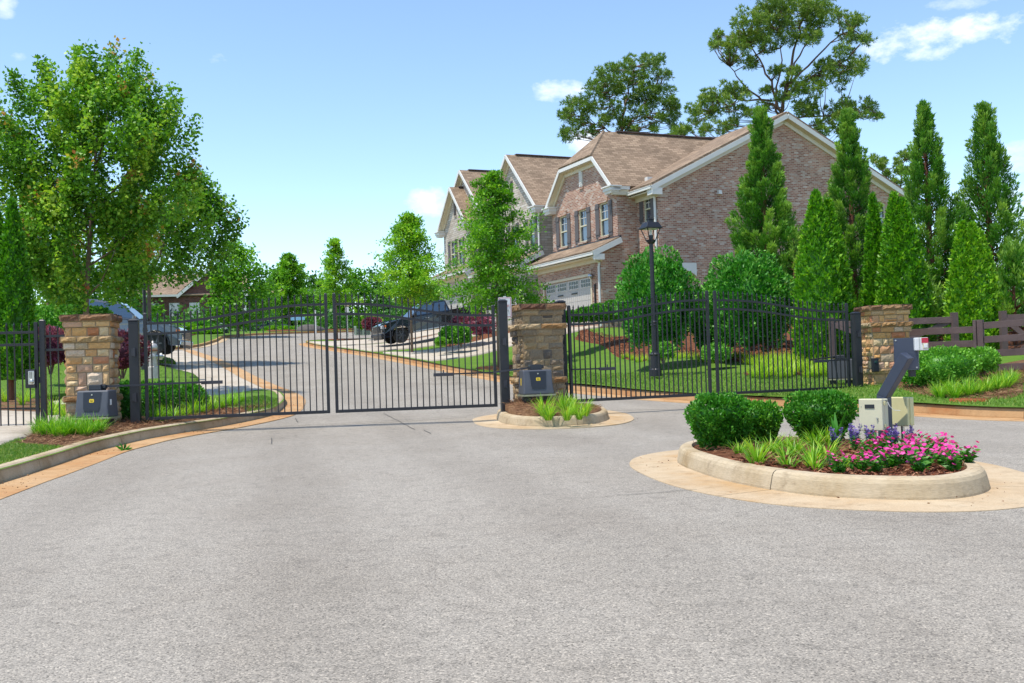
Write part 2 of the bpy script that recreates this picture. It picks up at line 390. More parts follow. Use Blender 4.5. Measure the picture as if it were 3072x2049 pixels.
mt['paintblack'] = M('black car paint', hexc('#12151d'), .18, .3, .05, 3, coat=1.0)
mt['paintgrey'] = M('grey car paint', hexc('#555a63'), .22, .5, .05, 3, coat=1.0)
mt['paintblue'] = M('dark blue car paint', hexc('#1a2540'), .2, .3, .05, 3, coat=1.0)
mt['carglass'] = glassmat('car glass', hexc('#132a3c'), .04)
mt['lamp'] = M('headlamp', hexc('#cfd4da'), .1, .3, .05, 5)
mt['amber'] = M('amber lens', hexc('#d8722a'), .2, 0, .05, 5)
mt['chrome'] = M('bright trim', hexc('#a8abb0'), .2, .9, .05, 5)
mt['hydrant'] = M('aluminium paint', hexc('#b9b3ac'), .4, .5, .15, 9)
mt['hydrantrust'] = M('rusted flange', hexc('#a06a4c'), .7, .2, .25, 12)
mt['frost'] = M('lamp lens', hexc('#c7c9c4'), .3, 0, .05, 5)
mt['pale_green'] = M('pale green steel', hexc('#9fb09c'), .5, .1, .06, 3)
mt['skyblue'] = M('light blue sign', hexc('#7fb3d6'), .5, 0, .04, 3)
mt['boulder'] = M('dark boulder', hexc('#57514d'), .9, 0, .25, 4, .6, 12)
mt['petal_pink'] = leafmat('pink petal', [(0, hexc('#c01a80')), (.5, hexc('#dc3a9c')), (1, hexc('#ec6cb8'))], .3, .6, .2)
mt['petal_purple'] = leafmat('purple petal', [(0, hexc('#5c4496')), (.5, hexc('#8069b8')), (1, hexc('#a896d0'))], .3, .6, .2)
GREEN = dict(
    maple=[(0, hexc('#335c18')), (.35, hexc('#528420')), (.62, hexc('#76a52c')), (.88, hexc('#a3bd40')), (.93, hexc('#b39b48')), (1, hexc('#b0694a'))],
    oak=[(0, hexc('#3a6a16')), (.4, hexc('#5d961f')), (.75, hexc('#8bb92b')), (1, hexc('#b9d340'))],
    far=[(0, hexc('#2f5a22')), (.5, hexc('#4d7f2a')), (1, hexc('#7cab40'))],
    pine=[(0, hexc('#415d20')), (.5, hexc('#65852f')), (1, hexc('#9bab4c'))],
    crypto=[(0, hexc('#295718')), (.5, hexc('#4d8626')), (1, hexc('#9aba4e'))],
    arbor=[(0, hexc('#2c6010')), (.5, hexc('#549318')), (1, hexc('#97c02c'))],
    box=[(0, hexc('#215514')), (.5, hexc('#3f841e')), (1, hexc('#82b840'))],
    holly=[(0, hexc('#1c5213')), (.5, hexc('#3a861f')), (1, hexc('#93c860'))],
    loro=[(0, hexc('#41202f')), (.5, hexc('#6d374b')), (1, hexc('#a85c7c'))],
    lily=[(0, hexc('#417a14')), (.5, hexc('#76aa28')), (1, hexc('#bfd048'))],
    grass=[(0, hexc('#4d7322')), (.55, hexc('#6c8f33')), (1, hexc('#a3a55c'))],
    vinca=[(0, hexc('#27601a')), (.5, hexc('#448628')), (1, hexc('#68a240'))])
for k, s in GREEN.items():
    mt['L_' + k] = leafmat('foliage ' + k, s, .30 if k not in ('box', 'holly', 'arbor', 'pine', 'crypto') else .20)
mt['strawbit'] = tintmat('straw strands', [(0, hexc('#5a3826')), (.5, hexc('#8a6247')), (1, hexc('#b8936c'))], .9, 0, 30, namt=.1)
mt['chip'] = tintmat('mulch chips', [(0, hexc('#4a2318')), (.5, hexc('#7f4a33')), (1, hexc('#b58468'))], .9, 0, 30, namt=.1)

# ------------------------------------------------------------------ object helpers
def tag(o, label=None, cat=None, group=None, kind=None):
    if label: o['label'] = label
    if cat: o['category'] = cat
    if group: o['group'] = group
    if kind: o['kind'] = kind
    return o
def thing(name, label, cat, loc=(0, 0, 0), rz=0, group=None):
    o = bpy.data.objects.new(name, None); COL.objects.link(o)
    o.empty_display_size = .2
    o.location = loc; o.rotation_euler = (0, 0, rz)
    return tag(o, label, cat, group)
def dup(root, loc, rz=0, label=None, group=None, scale=None):
    r = root.copy(); COL.objects.link(r); r.location = loc; r.rotation_euler = (0, 0, rz)
    if scale: r.scale = (scale, scale, scale)
    if label: r['label'] = label
    if group: r['group'] = group
    for ch in list(root.children):
        c = ch.copy(); COL.objects.link(c); c.parent = r
        for g in list(ch.children):
            d = g.copy(); COL.objects.link(d); d.parent = c
    return r

class MB:
    def __init__(s): s.v = []; s.f = []; s.m = []; s.t = []
    def add(s, vs, fs, mi=0, tint=.5):
        o = len(s.v); s.v += [tuple(p) for p in vs]
        for f in fs:
            s.f.append([i + o for i in f]); s.m.append(mi); s.t.append(tint)
    def box(s, c, d, rz=0, mi=0, tint=.5, top=1.0):
        x, y, z = d[0] / 2, d[1] / 2, d[2] / 2
        co, si = math.cos(rz), math.sin(rz)
        vs = []
        for k, (a, b, e) in enumerate([(-x, -y, -z), (x, -y, -z), (x, y, -z), (-x, y, -z), (-x, -y, z), (x, -y, z), (x, y, z), (-x, y, z)]):
            q = top if k > 3 else 1
            a *= q; b *= q
            vs.append((c[0] + a * co - b * si, c[1] + a * si + b * co, c[2] + e))
        s.add(vs, [(3, 2, 1, 0), (4, 5, 6, 7), (0, 1, 5, 4), (1, 2, 6, 5), (2, 3, 7, 6), (3, 0, 4, 7)], mi, tint)
    def beam(s, p0, p1, w, h, mi=0, tint=.5):
        p0, p1 = Vector(p0), Vector(p1); d = (p1 - p0).normalized()
        side = d.cross(Vector((0, 0, 1)))
        side = Vector((1, 0, 0)) if side.length < 1e-4 else side.normalized()
        up = side.cross(d)
        vs = []
        for p in (p0, p1):
            for a, b in ((-1, -1), (1, -1), (1, 1), (-1, 1)):
                vs.append(p + side * (a * w / 2) + up * (b * h / 2))
        s.add(vs, [(0, 1, 2, 3)[::-1], (4, 5, 6, 7), (0, 1, 5, 4), (1, 2, 6, 5), (2, 3, 7, 6), (3, 0, 4, 7)], mi, tint)
    def tube(s, pts, r, n=8, mi=0, tint=.5):
        pts = [Vector(p) for p in pts]
        rs = r if isinstance(r, (list, tuple)) else [r] * len(pts)
        vs = []; ref = Vector((0.31, 0.2, 0.93))
        for i, p in enumerate(pts):
            d = (pts[min(i + 1, len(pts) - 1)] - pts[max(i - 1, 0)]).normalized()
            a = d.cross(ref)
            if a.length < .05: a = d.cross(Vector((1, 0, 0)))
            a.normalize(); b = d.cross(a)
            for k in range(n):
                th = 2 * PI * k / n
                vs.append(p + (a * math.cos(th) + b * math.sin(th)) * rs[i])
        fs = []
        for i in range(len(pts) - 1):
            for k in range(n):
                k2 = (k + 1) % n
                fs.append((i * n + k, i * n + k2, (i + 1) * n + k2, (i + 1) * n + k))
        fs.append(tuple(range(n))[::-1]); fs.append(tuple(range((len(pts) - 1) * n, len(pts) * n)))
        s.add(vs, fs, mi, tint)
    def lathe(s, prof, c=(0, 0, 0), n=16, mi=0, tint=.5, axis='z'):
        vs = []
        for r, z in prof:
            for k in range(n):
                th = 2 * PI * k / n
                a, b = r * math.cos(th), r * math.sin(th)
                if axis == 'z': vs.append((c[0] + a, c[1] + b, c[2] + z))
                elif axis == 'y': vs.append((c[0] + a, c[1] + z, c[2] + b))
                else: vs.append((c[0] + z, c[1] + a, c[2] + b))
        fs = []
        for i in range(len(prof) - 1):
            for k in range(n):
                k2 = (k + 1) % n
                fs.append((i * n + k, i * n + k2, (i + 1) * n + k2, (i + 1) * n + k))
        fs.append(tuple(range(n))[::-1]); fs.append(tuple(range((len(prof) - 1) * n, len(prof) * n)))
        s.add(vs, fs, mi, tint)
    def prism(s, poly, a, b, axis='y', mi=0, tint=.5):
        """poly in the two other axes (x,z for y; y,z for x; x,y for z), extruded a..b"""
        n = len(poly)
        def P(p, t):
            return (p[0], t, p[1]) if axis == 'y' else ((t, p[0], p[1]) if axis == 'x' else (p[0], p[1], t))
        vs = [P(p, a) for p in poly] + [P(p, b) for p in poly]
        fs = [tuple(range(n))[::-1], tuple(range(n, 2 * n))] + [(i, (i + 1) % n, n + (i + 1) % n, n + i) for i in range(n)]
        s.add(vs, fs, mi, tint)
    def poly(s, pts, mi=0, tint=.5): s.add(pts, [tuple(range(len(pts)))], mi, tint)
    def slab(s, pts, th, mi=0, tint=.5):
        """a flat polygon given thickness along its own normal"""
        pts = [Vector(p) for p in pts]
        nrm = Vector((0, 0, 0))
        for i in range(len(pts)): nrm += pts[i].cross(pts[(i + 1) % len(pts)])
        nrm.normalize(); n = len(pts)
        vs = pts + [p - nrm * th for p in pts]
        s.add(vs, [tuple(range(n)), tuple(range(n, 2 * n))[::-1]] + [(i, n + i, n + (i + 1) % n, (i + 1) % n) for i in range(n)], mi, tint)
    def build(s, name, mats, parent=None, smooth=False, bevel=0, loc=None, recalc=True):
        me = bpy.data.meshes.new(name)
        me.from_pydata(s.v, [], s.f)
        for mm in (mats if isinstance(mats, (list, tuple)) else [mats]): me.materials.append(mm)
        me.polygons.foreach_set('material_index', s.m)
        at = me.attributes.new('tint', 'FLOAT', 'FACE'); at.data.foreach_set('value', s.t)
        if recalc:
            import bmesh
            bm = bmesh.new(); bm.from_mesh(me)
            bmesh.ops.recalc_face_normals(bm, faces=bm.faces)
            bm.to_mesh(me); bm.free()
        if smooth: me.polygons.foreach_set('use_smooth', [True] * len(me.polygons))
        me.update()
        o = bpy.data.objects.new(name, me); COL.objects.link(o)
        if parent: o.parent = parent
        if loc: o.location = loc
        if bevel:
            b = o.modifiers.new('bevel', 'BEVEL'); b.width = bevel; b.segments = 2; b.limit_method = 'ANGLE'; b.angle_limit = rad(40)
        return o

def npmesh(name, V, F, tint, material, parent=None, smooth=False, loc=None):
    """mesh of quads straight from arrays"""
    me = bpy.data.meshes.new(name)
    V = np.asarray(V, np.float32); F = np.asarray(F, np.int32)
    k = F.shape[1]
    me.vertices.add(len(V)); me.vertices.foreach_set('co', V.ravel())
    me.loops.add(F.size); me.loops.foreach_set('vertex_index', F.ravel())
    me.polygons.add(len(F)); me.polygons.foreach_set('loop_start', np.arange(0, F.size, k, dtype=np.int32))
    me.materials.append(material)
    at = me.attributes.new('tint', 'FLOAT', 'FACE'); at.data.foreach_set('value', np.asarray(tint, np.float32))
    if smooth: me.polygons.foreach_set('use_smooth', np.ones(len(F), bool))
    me.update(calc_edges=True); me.validate()
    o = bpy.data.objects.new(name, me); COL.objects.link(o)
    if parent: o.parent = parent
    if loc is not None: o.location = loc
    return o

def unit(a):
    return a / np.maximum(np.linalg.norm(a, axis=1, keepdims=True), 1e-9)
def leaf_arrays(P, D, size, aspect, fold=.12, flat=0.0):
    """leaf-shaped quads; flat > 0 turns their faces to the sky the way most leaves hang"""
    N = len(P); D = unit(D)
    S = unit(np.cross(D, rng.normal(size=(N, 3)) + np.array([0, 0, flat]))); Nn = np.cross(D, S)
    s = np.broadcast_to(np.asarray(size, float), (N,))[:, None]
    mid = P + D * s * .45 + Nn * s * fold
    V = np.stack([P, mid + S * s * aspect * .5, P + D * s, mid - S * s * aspect * .5], 1).reshape(-1, 3)
    F = np.arange(4 * N).reshape(N, 4)
    return V, F
def blade_arrays(P, az, length, width, lean, droop):
    """curved grass-like blades of three quads; lean = outward tilt at the foot, droop = extra bend to the tip"""
    N = len(P)
    out = np.stack([np.cos(az), np.sin(az), np.zeros(N)], 1); side = np.stack([-np.sin(az), np.cos(az), np.zeros(N)], 1)
    lev = []; pos = P.copy(); ang = lean.copy()
    ws = (1.0, .9, .6, .08)
    for i in range(4):
        w = (width * ws[i] / 2)[:, None]
        lev.append((pos - side * w, pos + side * w))
        st = (length / 3)[:, None]
        pos = pos + (out * np.sin(ang)[:, None] + np.array([0, 0, 1.0]) * np.cos(ang)[:, None]) * st
        ang = ang + droop / 3
    V = np.stack([x for l in lev for x in l], 1).reshape(-1, 3)
    b = (np.arange(N) * 8)[:, None]
    F = np.concatenate([b + np.array([[2 * i, 2 * i + 1, 2 * i + 3, 2 * i + 2]]) for i in range(3)], 0)
    return V, F
# ------------------------------------------------------------------ terrain
_pu = np.array([-500, 10, 14, 16.2, 18, 22, 28, 32.4, 34.3, 41.1, 47.6, 59.7, 75, 88, 100, 120, 150, 200, 900.])
_pz = np.array([0, 0, .02, .08, .13, .25, .40, .58, .72, 1.23, 1.69, 2.45, 3.7, 4.5, 4.85, 5.4, 6.9, 8.0, 9.0])
_gu = np.linspace(-50, 300, 3501)
_gz = np.interp(_gu, _pu, _pz)
_k = np.hanning(31); _k /= _k.sum()
_gz[15:-15] = np.convolve(_gz, _k, 'valid')
def Rv(x, y):
    return np.interp(-.4 * np.asarray(x, float) + .917 * np.asarray(y, float), _gu, _gz)
def R(x, y): return float(Rv(x, y))
def GR(px, py, off=0.0, h=None):
    d = ray(px, py); lo = None
    f = (lambda x, y: R(x, y) + off) if h is None else (lambda x, y: float(h(x, y)) + off)
    t = 3.0
    while t < 160:
        p = d * t
        if CAMZ + p.z <= f(p.x, p.y): break
        lo = t; t *= 1.01
    a, b = lo or 2.9, t
    for _ in range(30):
        c = (a + b) / 2; p = d * c
        if CAMZ + p.z <= f(p.x, p.y): b = c
        else: a = c
    p = d * b
    return (p.x, p.y)

# house frame: t runs into the building, s runs along the street front, away from the gate
OX, OY = 4.10, 45.5
WA = math.atan2(.4, .917)
WV = Vector((math.cos(WA), math.sin(WA), 0)); UV = Vector((-math.sin(WA), math.cos(WA), 0))
def H(t, s, z=0.0):
    return Vector((OX, OY, z)) + WV * t + UV * s

def catmull(pts, step=.25, closed=False):
    P = [np.array(p[:2], float) for p in pts]; n = len(P); out = []
    rngi = range(n) if closed else range(n - 1)
    for i in rngi:
        p1, p2 = P[i], P[(i + 1) % n]
        p0 = P[(i - 1) % n] if (closed or i > 0) else p1 - (p2 - p1)
        p3 = P[(i + 2) % n] if (closed or i < n - 2) else p2 + (p2 - p1)
        m = max(1, int(np.linalg.norm(p2 - p1) / step))
        for k in range(m):
            t = k / m
            out.append(.5 * (2 * p1 + (p2 - p0) * t + (2 * p0 - 5 * p1 + 4 * p2 - p3) * t * t + (3 * p1 - p0 - 3 * p2 + p3) * t ** 3))
    if not closed: out.append(P[-1])
    return np.array(out)

def inside(poly, pts):
    x, y = pts[:, 0], pts[:, 1]; c = np.zeros(len(pts), bool); n = len(poly)
    for i in range(n):
        x1, y1 = poly[i]; x2, y2 = poly[(i + 1) % n]
        if y1 == y2: continue
        m = ((y1 > y) != (y2 > y)) & (x < (x2 - x1) * (y - y1) / (y2 - y1) + x1)
        c ^= m
    return c
def resample(poly, step):
    out = []
    for i in range(len(poly)):
        a, b = np.array(poly[i][:2], float), np.array(poly[(i + 1) % len(poly)][:2], float)
        m = max(1, int(np.linalg.norm(b - a) / step))
        for k in range(m): out.append(a + (b - a) * k / m)
    return np.array(out)
def sheet(name, poly, hf, material, step=.8, off=0.0, kind='structure', label=None, cat=None, group=None, smooth=True, skirt=.10):
    B = resample(poly, step); n = len(B)
    lo, hi = B.min(0), B.max(0)
    gx, gy = np.meshgrid(np.arange(lo[0], hi[0], step), np.arange(lo[1], hi[1], step))
    Gp = np.stack([gx.ravel(), gy.ravel()], 1) + rng.uniform(-.15, .15, (gx.size, 2)) * step
    Gp = Gp[inside(B, Gp)]
    if len(Gp):
        keep = np.ones(len(Gp), bool)
        for k in range(0, len(Gp), 4000):
            d = ((Gp[k:k + 4000, None, :] - B[None]) ** 2).sum(2).min(1)
            keep[k:k + 4000] = d > (step * .4) ** 2
        Gp = Gp[keep]
    allp = np.concatenate([B, Gp]) if len(Gp) else B
    res = geometry.delaunay_2d_cdt([Vector(p) for p in allp], [], [list(range(n))], 1, 1e-5)
    v2 = np.array([(v.x, v.y) for v in res[0]]); z = np.asarray(hf(v2[:, 0], v2[:, 1])) + off
    fs = [list(f) for f in res[2]]
    V = [(a, b, c) for (a, b), c in zip(v2, z)]
    me = bpy.data.meshes.new(name); me.from_pydata(V, [], fs); me.materials.append(material)
    for p in me.polygons:
        p.use_smooth = smooth
        if p.normal.z < 0: p.flip()
    me.update()
    if skirt:
        import bmesh
        bm = bmesh.new(); bm.from_mesh(me)
        be = [e_ for e_ in bm.edges if e_.is_boundary]
        g_ = bmesh.ops.extrude_edge_only(bm, edges=be)
        for v_ in g_['geom']:
            if isinstance(v_, bmesh.types.BMVert): v_.co.z -= skirt
        bm.to_mesh(me); bm.free()
    o = bpy.data.objects.new(name, me); COL.objects.link(o)
    return tag(o, label, cat, group, kind)

def sweep(name, path, prof, hf, material, closed=False, joint=0.0, kind='structure', smooth=False, wob=0.0, caps=True):
    P = np.asarray(path); n = len(P)
    if closed: T = np.roll(P, -1, 0) - np.roll(P, 1, 0)
    else:
        T = np.gradient(P, axis=0)
    T = T / np.linalg.norm(T, axis=1, keepdims=True)
    L = np.stack([-T[:, 1], T[:, 0]], 1)
    seg = np.linalg.norm(np.diff(P, axis=0), axis=1); acc = np.concatenate([[0], np.cumsum(seg)])
    mb = MB()
    def ringpts(c, l):
        z0 = R(c[0], c[1]) if hf is None else float(hf(c[0], c[1]))
        return [(c[0] + l[0] * o, c[1] + l[1] * o, z0 + dz) for o, dz in prof]
    m = len(prof)
    runs = []
    if joint:
        cur = [0]; last = 0
        for i in range(1, n):
            cur.append(i)
            if acc[i] - last > joint:
                runs.append(cur); cur = [i]; last = acc[i]
        if closed: cur.append(0)
        if len(cur) > 1: runs.append(cur)
    else:
        runs = [list(range(n)) + ([0] if closed else [])]
    for run in runs:
        vs = []; rr = [(P[i], L[i]) for i in run]
        if joint:
            a = rr[0][0] + (rr[1][0] - rr[0][0]) * min(.4, .006 / max(1e-6, np.linalg.norm(rr[1][0] - rr[0][0])))
            b = rr[-1][0] + (rr[-2][0] - rr[-1][0]) * min(.4, .006 / max(1e-6, np.linalg.norm(rr[-2][0] - rr[-1][0])))
            rr[0] = (a, rr[0][1]); rr[-1] = (b, rr[-1][1])
        for c, l in rr: vs += ringpts(c, l)
        fs = []
        for i in range(len(rr) - 1):
            for k in range(m - 1):
                fs.append((i * m + k, i * m + k + 1, (i + 1) * m + k + 1, (i + 1) * m + k))
        if caps and m > 2:
            fs.append(tuple(range(m))); fs.append(tuple(range((len(rr) - 1) * m, len(rr) * m))[::-1])
        mb.add(vs, fs)
    o = mb.build(name, material, smooth=False, recalc=m > 2)
    return tag(o, kind=kind)
KERB = [(0, -.06), (.004, .03), (.025, .12), (.04, .148), (.065, .163), (.155, .165), (.155, -.06)]
GUT = [(-.452, -.05), (-.45, .006), (-.2, .008), (.01, .012)]

# --- edge lines, in metres
right_far = [(-1, 71.2), (-7.5, 68.6), (-11.3, 66.9), (-12.9, 65.2), (-12.85, 63.4), (-11.56, 60), (-9.4, 55), (-7.2, 50), (-5.0, 45), (-2.85, 40), (-.72, 35.2)]
right_near = [GR(*p) for p in [(1600, 1156), (1714, 1172), (1890, 1190), (2053, 1203), (2210, 1212), (2340, 1220), (2566, 1231), (2733, 1240), (3072, 1258)]]
e = right_near[-1]
right_path = catmull(right_far + right_near + [(e[0] + 2.6, e[1] - 1.7), (e[0] + 7, e[1] - 3.4), (e[0] + 20, e[1] - 6)], .3)
left_near = [GR(*p) for p in [(-900, 1760), (-500, 1622), (-220, 1527), (0, 1452), (58, 1434), (160, 1400), (268, 1362), (350, 1340), (446, 1318), (580, 1295), (670, 1280), (781, 1257), (826, 1242), (850, 1223), (855, 1208), (838, 1190), (805, 1182)]]
a = left_near[0]
left_path = catmull(left_near, .2)
print('RIGHT', [tuple(round(v, 2) for v in p) for p in right_near]); print('LEFT', [tuple(round(v, 2) for v in p) for p in left_near])
farleft = [(-60, 44), (-30, 48), (-22.5, 50)] + [(-20.6, 52.5), (-19.5, 56), (-18.6, 60), (-19.2, 66), (-20, 72), (-18, 80), (-12, 84.5), (0, 87), (25, 92)]
farleft_path = catmull(farleft, .6)

def idw(ctrl, p=2.2, soft=.6):
    C = np.array(ctrl, float)
    def f(x, y):
        x = np.atleast_1d(np.asarray(x, float)); y = np.atleast_1d(np.asarray(y, float)); out = np.empty(len(x))
        for k in range(0, len(x), 5000):
            d2 = (x[k:k + 5000, None] - C[:, 0]) ** 2 + (y[k:k + 5000, None] - C[:, 1]) ** 2 + soft
            w = d2 ** (-p / 2 * 1.4); out[k:k + 5000] = (w * C[:, 2]).sum(1) / w.sum(1)
        return out
    return f
_hk = [(H(-8.5, s).x, H(-8.5, s).y) for s in range(-6, 24, 3)]
ctrl_r = [(p[0], p[1], 0) for p in right_path[::4]]
for t, s, fl in [(0, 3, 2.83), (0, 0.5, 2.83), (0, 6, 2.85), (0, 11.7, 3.25), (0, 9, 3.2), (0, 14.5, 3.3), (0, 19, 3.65), (0, 22, 3.7), (8, 25, 4.2), (1.5, -2.2, 2.7), (8, -2.5, 2.9), (14, -2.5, 3.0), (-3.0, -1.0, 2.2), (-1.5, -5, 2.1)]:
    q = H(t, s); ctrl_r.append((q.x, q.y, fl - .15 - R(q.x, q.y)))
for x, y, ex in [(3.7, 26, .30), (7.15, 21.2, .02), (7.9, 21.0, .12), (9.5, 20.6, .5), (8.8, 20.9, .28), (10.4, 19.6, .5), (12, 18, .6), (12, 24, .9), (5, 30, .75), (6.5, 27.5, .45), (8.4, 33, 1.25), (14, 30, 1.5), (20, 28, 1.8), (30, 50, 2.6), (9.5, 28, .8), (40, 20, 2), (40, 80, 3)]:
    ctrl_r.append((x, y, ex))
fr = idw(ctrl_r, 2.0, 3.0)
def GRight(x, y): return Rv(x, y) + .15 + fr(x, y)
ctrl_l = [(p[0], p[1], 0) for p in left_path[::4]] + [(-8, 15, .02), (-8.2, 17.5, .05), (-10.5, 19, .1), (-14, 18, .4), (-20, 12, .5), (-8, 20, .05), (-12, 12, .2)]
fl_ = idw(ctrl_l)
def GLeft(x, y): return Rv(x, y) + .15 + fl_(x, y)
def GBack(x, y): return Rv(x, y) + .05 + .05 * np.clip(-10.5 - np.asarray(x, float), 0, 9)
ctrl_f = [(p[0], p[1], 0) for p in farleft_path[::3]] + [(-38, 120, .6), (-27, 100, -.9), (-27, 116, -1.25), (-22, 112, -1.1), (-60, 100, 1), (0, 120, .3), (-38, 85, .3), (-20, 150, .5)]
ff = idw(ctrl_f)
def GFar(x, y): return Rv(x, y) + .15 + ff(x, y)

# --- ground sheets
def base_h(x, y): return Rv(x, y) - .55
sheet('ground', [(-600, -60), (600, -60), (600, 800), (-600, 800)], base_h, mt['woodfloor'], 14)
sheet('road', [(-16, -12), (15, -12), (15, 30), (6, 45), (-2, 66), (6, 74), (30, 85), (30, 96), (-26, 90), (-26, 46), (-17, 40), (-14.5, 36), (-12.5, 30), (-16, 12)], Rv, mt['asphalt'], .7)
right_poly = [tuple(p) for p in right_path + 0] + [(60, 5), (60, 96), (4, 76)]
verge_r = sheet('lawn_right', right_poly, GRight, mt['lawn'], .75, -.004, skirt=0)
left_poly = [tuple(p) for p in left_path] + [GR(760, 1186), GR(690, 1198), GR(620, 1206), (-9.2, 23.0), (-12, 21.5), (-24, 20), (-24, 4.5)]
verge_l = sheet('lawn_left', left_poly, GLeft, mt['lawn'], .45, -.004, skirt=0)
far_poly = [tuple(p) for p in farleft_path] + [(80, 180), (-120, 180), (-120, 40)]
sheet('far_lawn', far_poly, GFar, mt['lawn'], 1.8, -.004, skirt=0)
# concrete side drive beyond the left kerb nose
drv = [GR(*p) for p in [(896, 1231), (912, 1212), (909, 1195), (883, 1179), (831, 1159), (765, 1130), (700, 1097), (650, 1075), (610, 1062), (578, 1050)]]
dpath = catmull(drv, .4)
drive_poly = [tuple(p) for p in dpath] + [(-22, 50), (-34, 47), (-34, 20), (-10, 20.5), (left_near[-3][0] - .3, left_near[-3][1]), (left_near[-4][0] - .25, left_near[-4][1] - .8)]
sheet('side_driveway', drive_poly, Rv, mt['drive'], .7, .010)
sweep('gutter', catmull(drv, .4), [(-.032, -.06), (-.03, .014), (.55, .018)], None, mt['gutter_rust'])
s1 = [GR(px, py, .05) for px, py in [(592, 1148), (596, 1137), (580, 1126), (439, 1104), (300, 1092)]] + [(-16, 27), (-12.5, 26)] + [GR(470, 1156, .05)]
sheet('lawn_strip', s1, GBack, mt['lawn'], .5, .03)
s2 = [GR(px, py, .05) for px, py in [(528, 1100), (520, 1092), (419, 1075), (250, 1068)]] + [(-19.5, 31)] + [GR(300, 1088, .05), GR(420, 1097, .05)]
sheet('lawn_strip', s2, GBack, mt['lawn'], .5, .03)
sheet('hillside', [(-10.2, 21.8), (-11.4, 25.2), (-15, 26.2), (-18.6, 30.5), (-30, 32), (-34, 22), (-24, 20.2), (-12, 21.6)], lambda x, y: GBack(x, y) + .02, mt['straw'], .7, .05)
# beds, walks, drives on the verges
def offpath(P, off):
    T = np.gradient(P, axis=0); T /= np.linalg.norm(T, axis=1, keepdims=True)
    return P + np.stack([-T[:, 1], T[:, 0]], 1) * off
_li = offpath(left_path, .15)
straw_front = [tuple(q) for q in _li[(left_path[:, 1] > 12.9) & (left_path[:, 1] < 21.0) & (left_path[:, 0] > -6.2)]]
lawn_front = [tuple(q) for q in _li[(left_path[:, 1] < 13.0)]]
sheet('straw_bed', straw_front + [GR(715, 1226, .17), GR(660, 1216, .17), GR(600, 1213, .17)] + [(-9.6, 22.2), (-11.8, 21), (-20, 19), (-20, 15.5), (-10.5, 16.2), (-7.3, 15.9), (-7.05, 14.9), (-6.6, 13.5)], GLeft, mt['straw'], .4, .012, skirt=.03)
sheet('sidewalk', [(-6.55, 12.6), (-6.95, 14.4), (-7.25, 16.0), (-7.6, 17.6), (-8.8, 19.1), (-12, 20), (-18, 20.2), (-18, 19.0), (-11.2, 18.8), (-9.5, 18), (-9.0, 16.6), (-9.0, 14), (-10, 10.4), (-9, 9.6), (-7.2, 11.0)], GLeft, mt['drive'], .45, .026)
for (a0, a1) in ((-.2, 5.9), (8.4, 14.8), (16.2, 21.8)):
    sheet('driveway', [(H(-8.35, a0 - .5).x, H(-8.35, a0 - .5).y), (H(-7, a0).x, H(-7, a0).y), (H(.2, a0 + .4).x, H(.2, a0 + .4).y), (H(.2, a1).x, H(.2, a1).y), (H(-7, a1).x, H(-7, a1).y), (H(-8.35, a1 + .5).x, H(-8.35, a1 + .5).y)], GRight, mt['drive'], .5, .06)
def gp(px, py, off=0): return GR(px, py, off, lambda x, y: GRight(x, y)[0])
mul = [(H(-4.5, -.9)), H(-1, -.6), H(-.1, -.4), H(1.5, -2), H(15, -2), H(18, -14), H(9, -17), H(3, -15.5), H(-2, -12), H(-3.4, -9), H(-4.2, -5)]
mulch_r = [(p.x, p.y) for p in mul]
sheet('mulch_bed', [gp(1725, 1018), gp(1745, 985), (4.0, 42), (6.5, 42), (16, 46), (26, 40), (26, 26), (15, 24.4), (10.4, 24.0), (8.2, 23.8), (6.6, 24.6), gp(2310, 1115), gp(2240, 1128), gp(2230, 1120), gp(2290, 1098), gp(2200, 1080), gp(2000, 1072), gp(1930, 1083), gp(1850, 1070), gp(1815, 1040)], GRight, mt['mulch'], .6, .02)
sheet('mulch_bed', [(7.5, 20.2), (7.35, 18.0), (7.6, 17.0), (8.1, 16.7), (8.6, 17.2), (9.3, 18.6), (10.6, 19.0), (13, 17.6), (16, 16), (22, 20), (16, 24), (8.4, 22)], GRight, mt['straw'], .4, .02)
sheet('clay_patch', [(7.15, 16.75), (7.3, 17.05), (7.6, 16.95), (7.75, 16.6), (7.6, 16.35), (7.3, 16.5)], GRight, mt['clay'], .25, .03)
for s_ in ((6.0, 8.2), (15.0, 16)):
    pts = [H(-5.2, s_[0]), H(-.2, s_[0]), H(-.2, s_[1]), H(-4.8, s_[1])]
    sheet('mulch_bed', [(p.x, p.y) for p in pts], GRight, mt['mulch'], .5, .035)
for (cx, cy, r) in ((-4.55, 47.2, .9), (-.30, 37.2, 1.0), (-10.8, 65.5, 1.0)):
    sheet('mulch_ring', [(cx + r * math.cos(t) * (1 + .15 * math.sin(3 * t)), cy + r * math.sin(t)) for t in np.linspace(0, 2 * PI, 18)[:-1]], GRight, mt['mulch'], .4, .04)
sheet('far_mulch', [(-34, 58), (-27, 56), (-23, 60), (-21.5, 66), (-23, 74), (-34, 80)], GFar, mt['mulch'], 1.2, .05)
sheet('far_mulch', [(-19.5, 82), (-13, 86.5), (0, 89), (0, 92), (-14, 90), (-21, 87)], GFar, mt['mulch'], 1.2, .06)
sheet('far_street', [(-45, 97), (0, 94), (40, 98), (40, 103), (0, 99.5), (-45, 104)], GFar, mt['drive'], 2, .1)

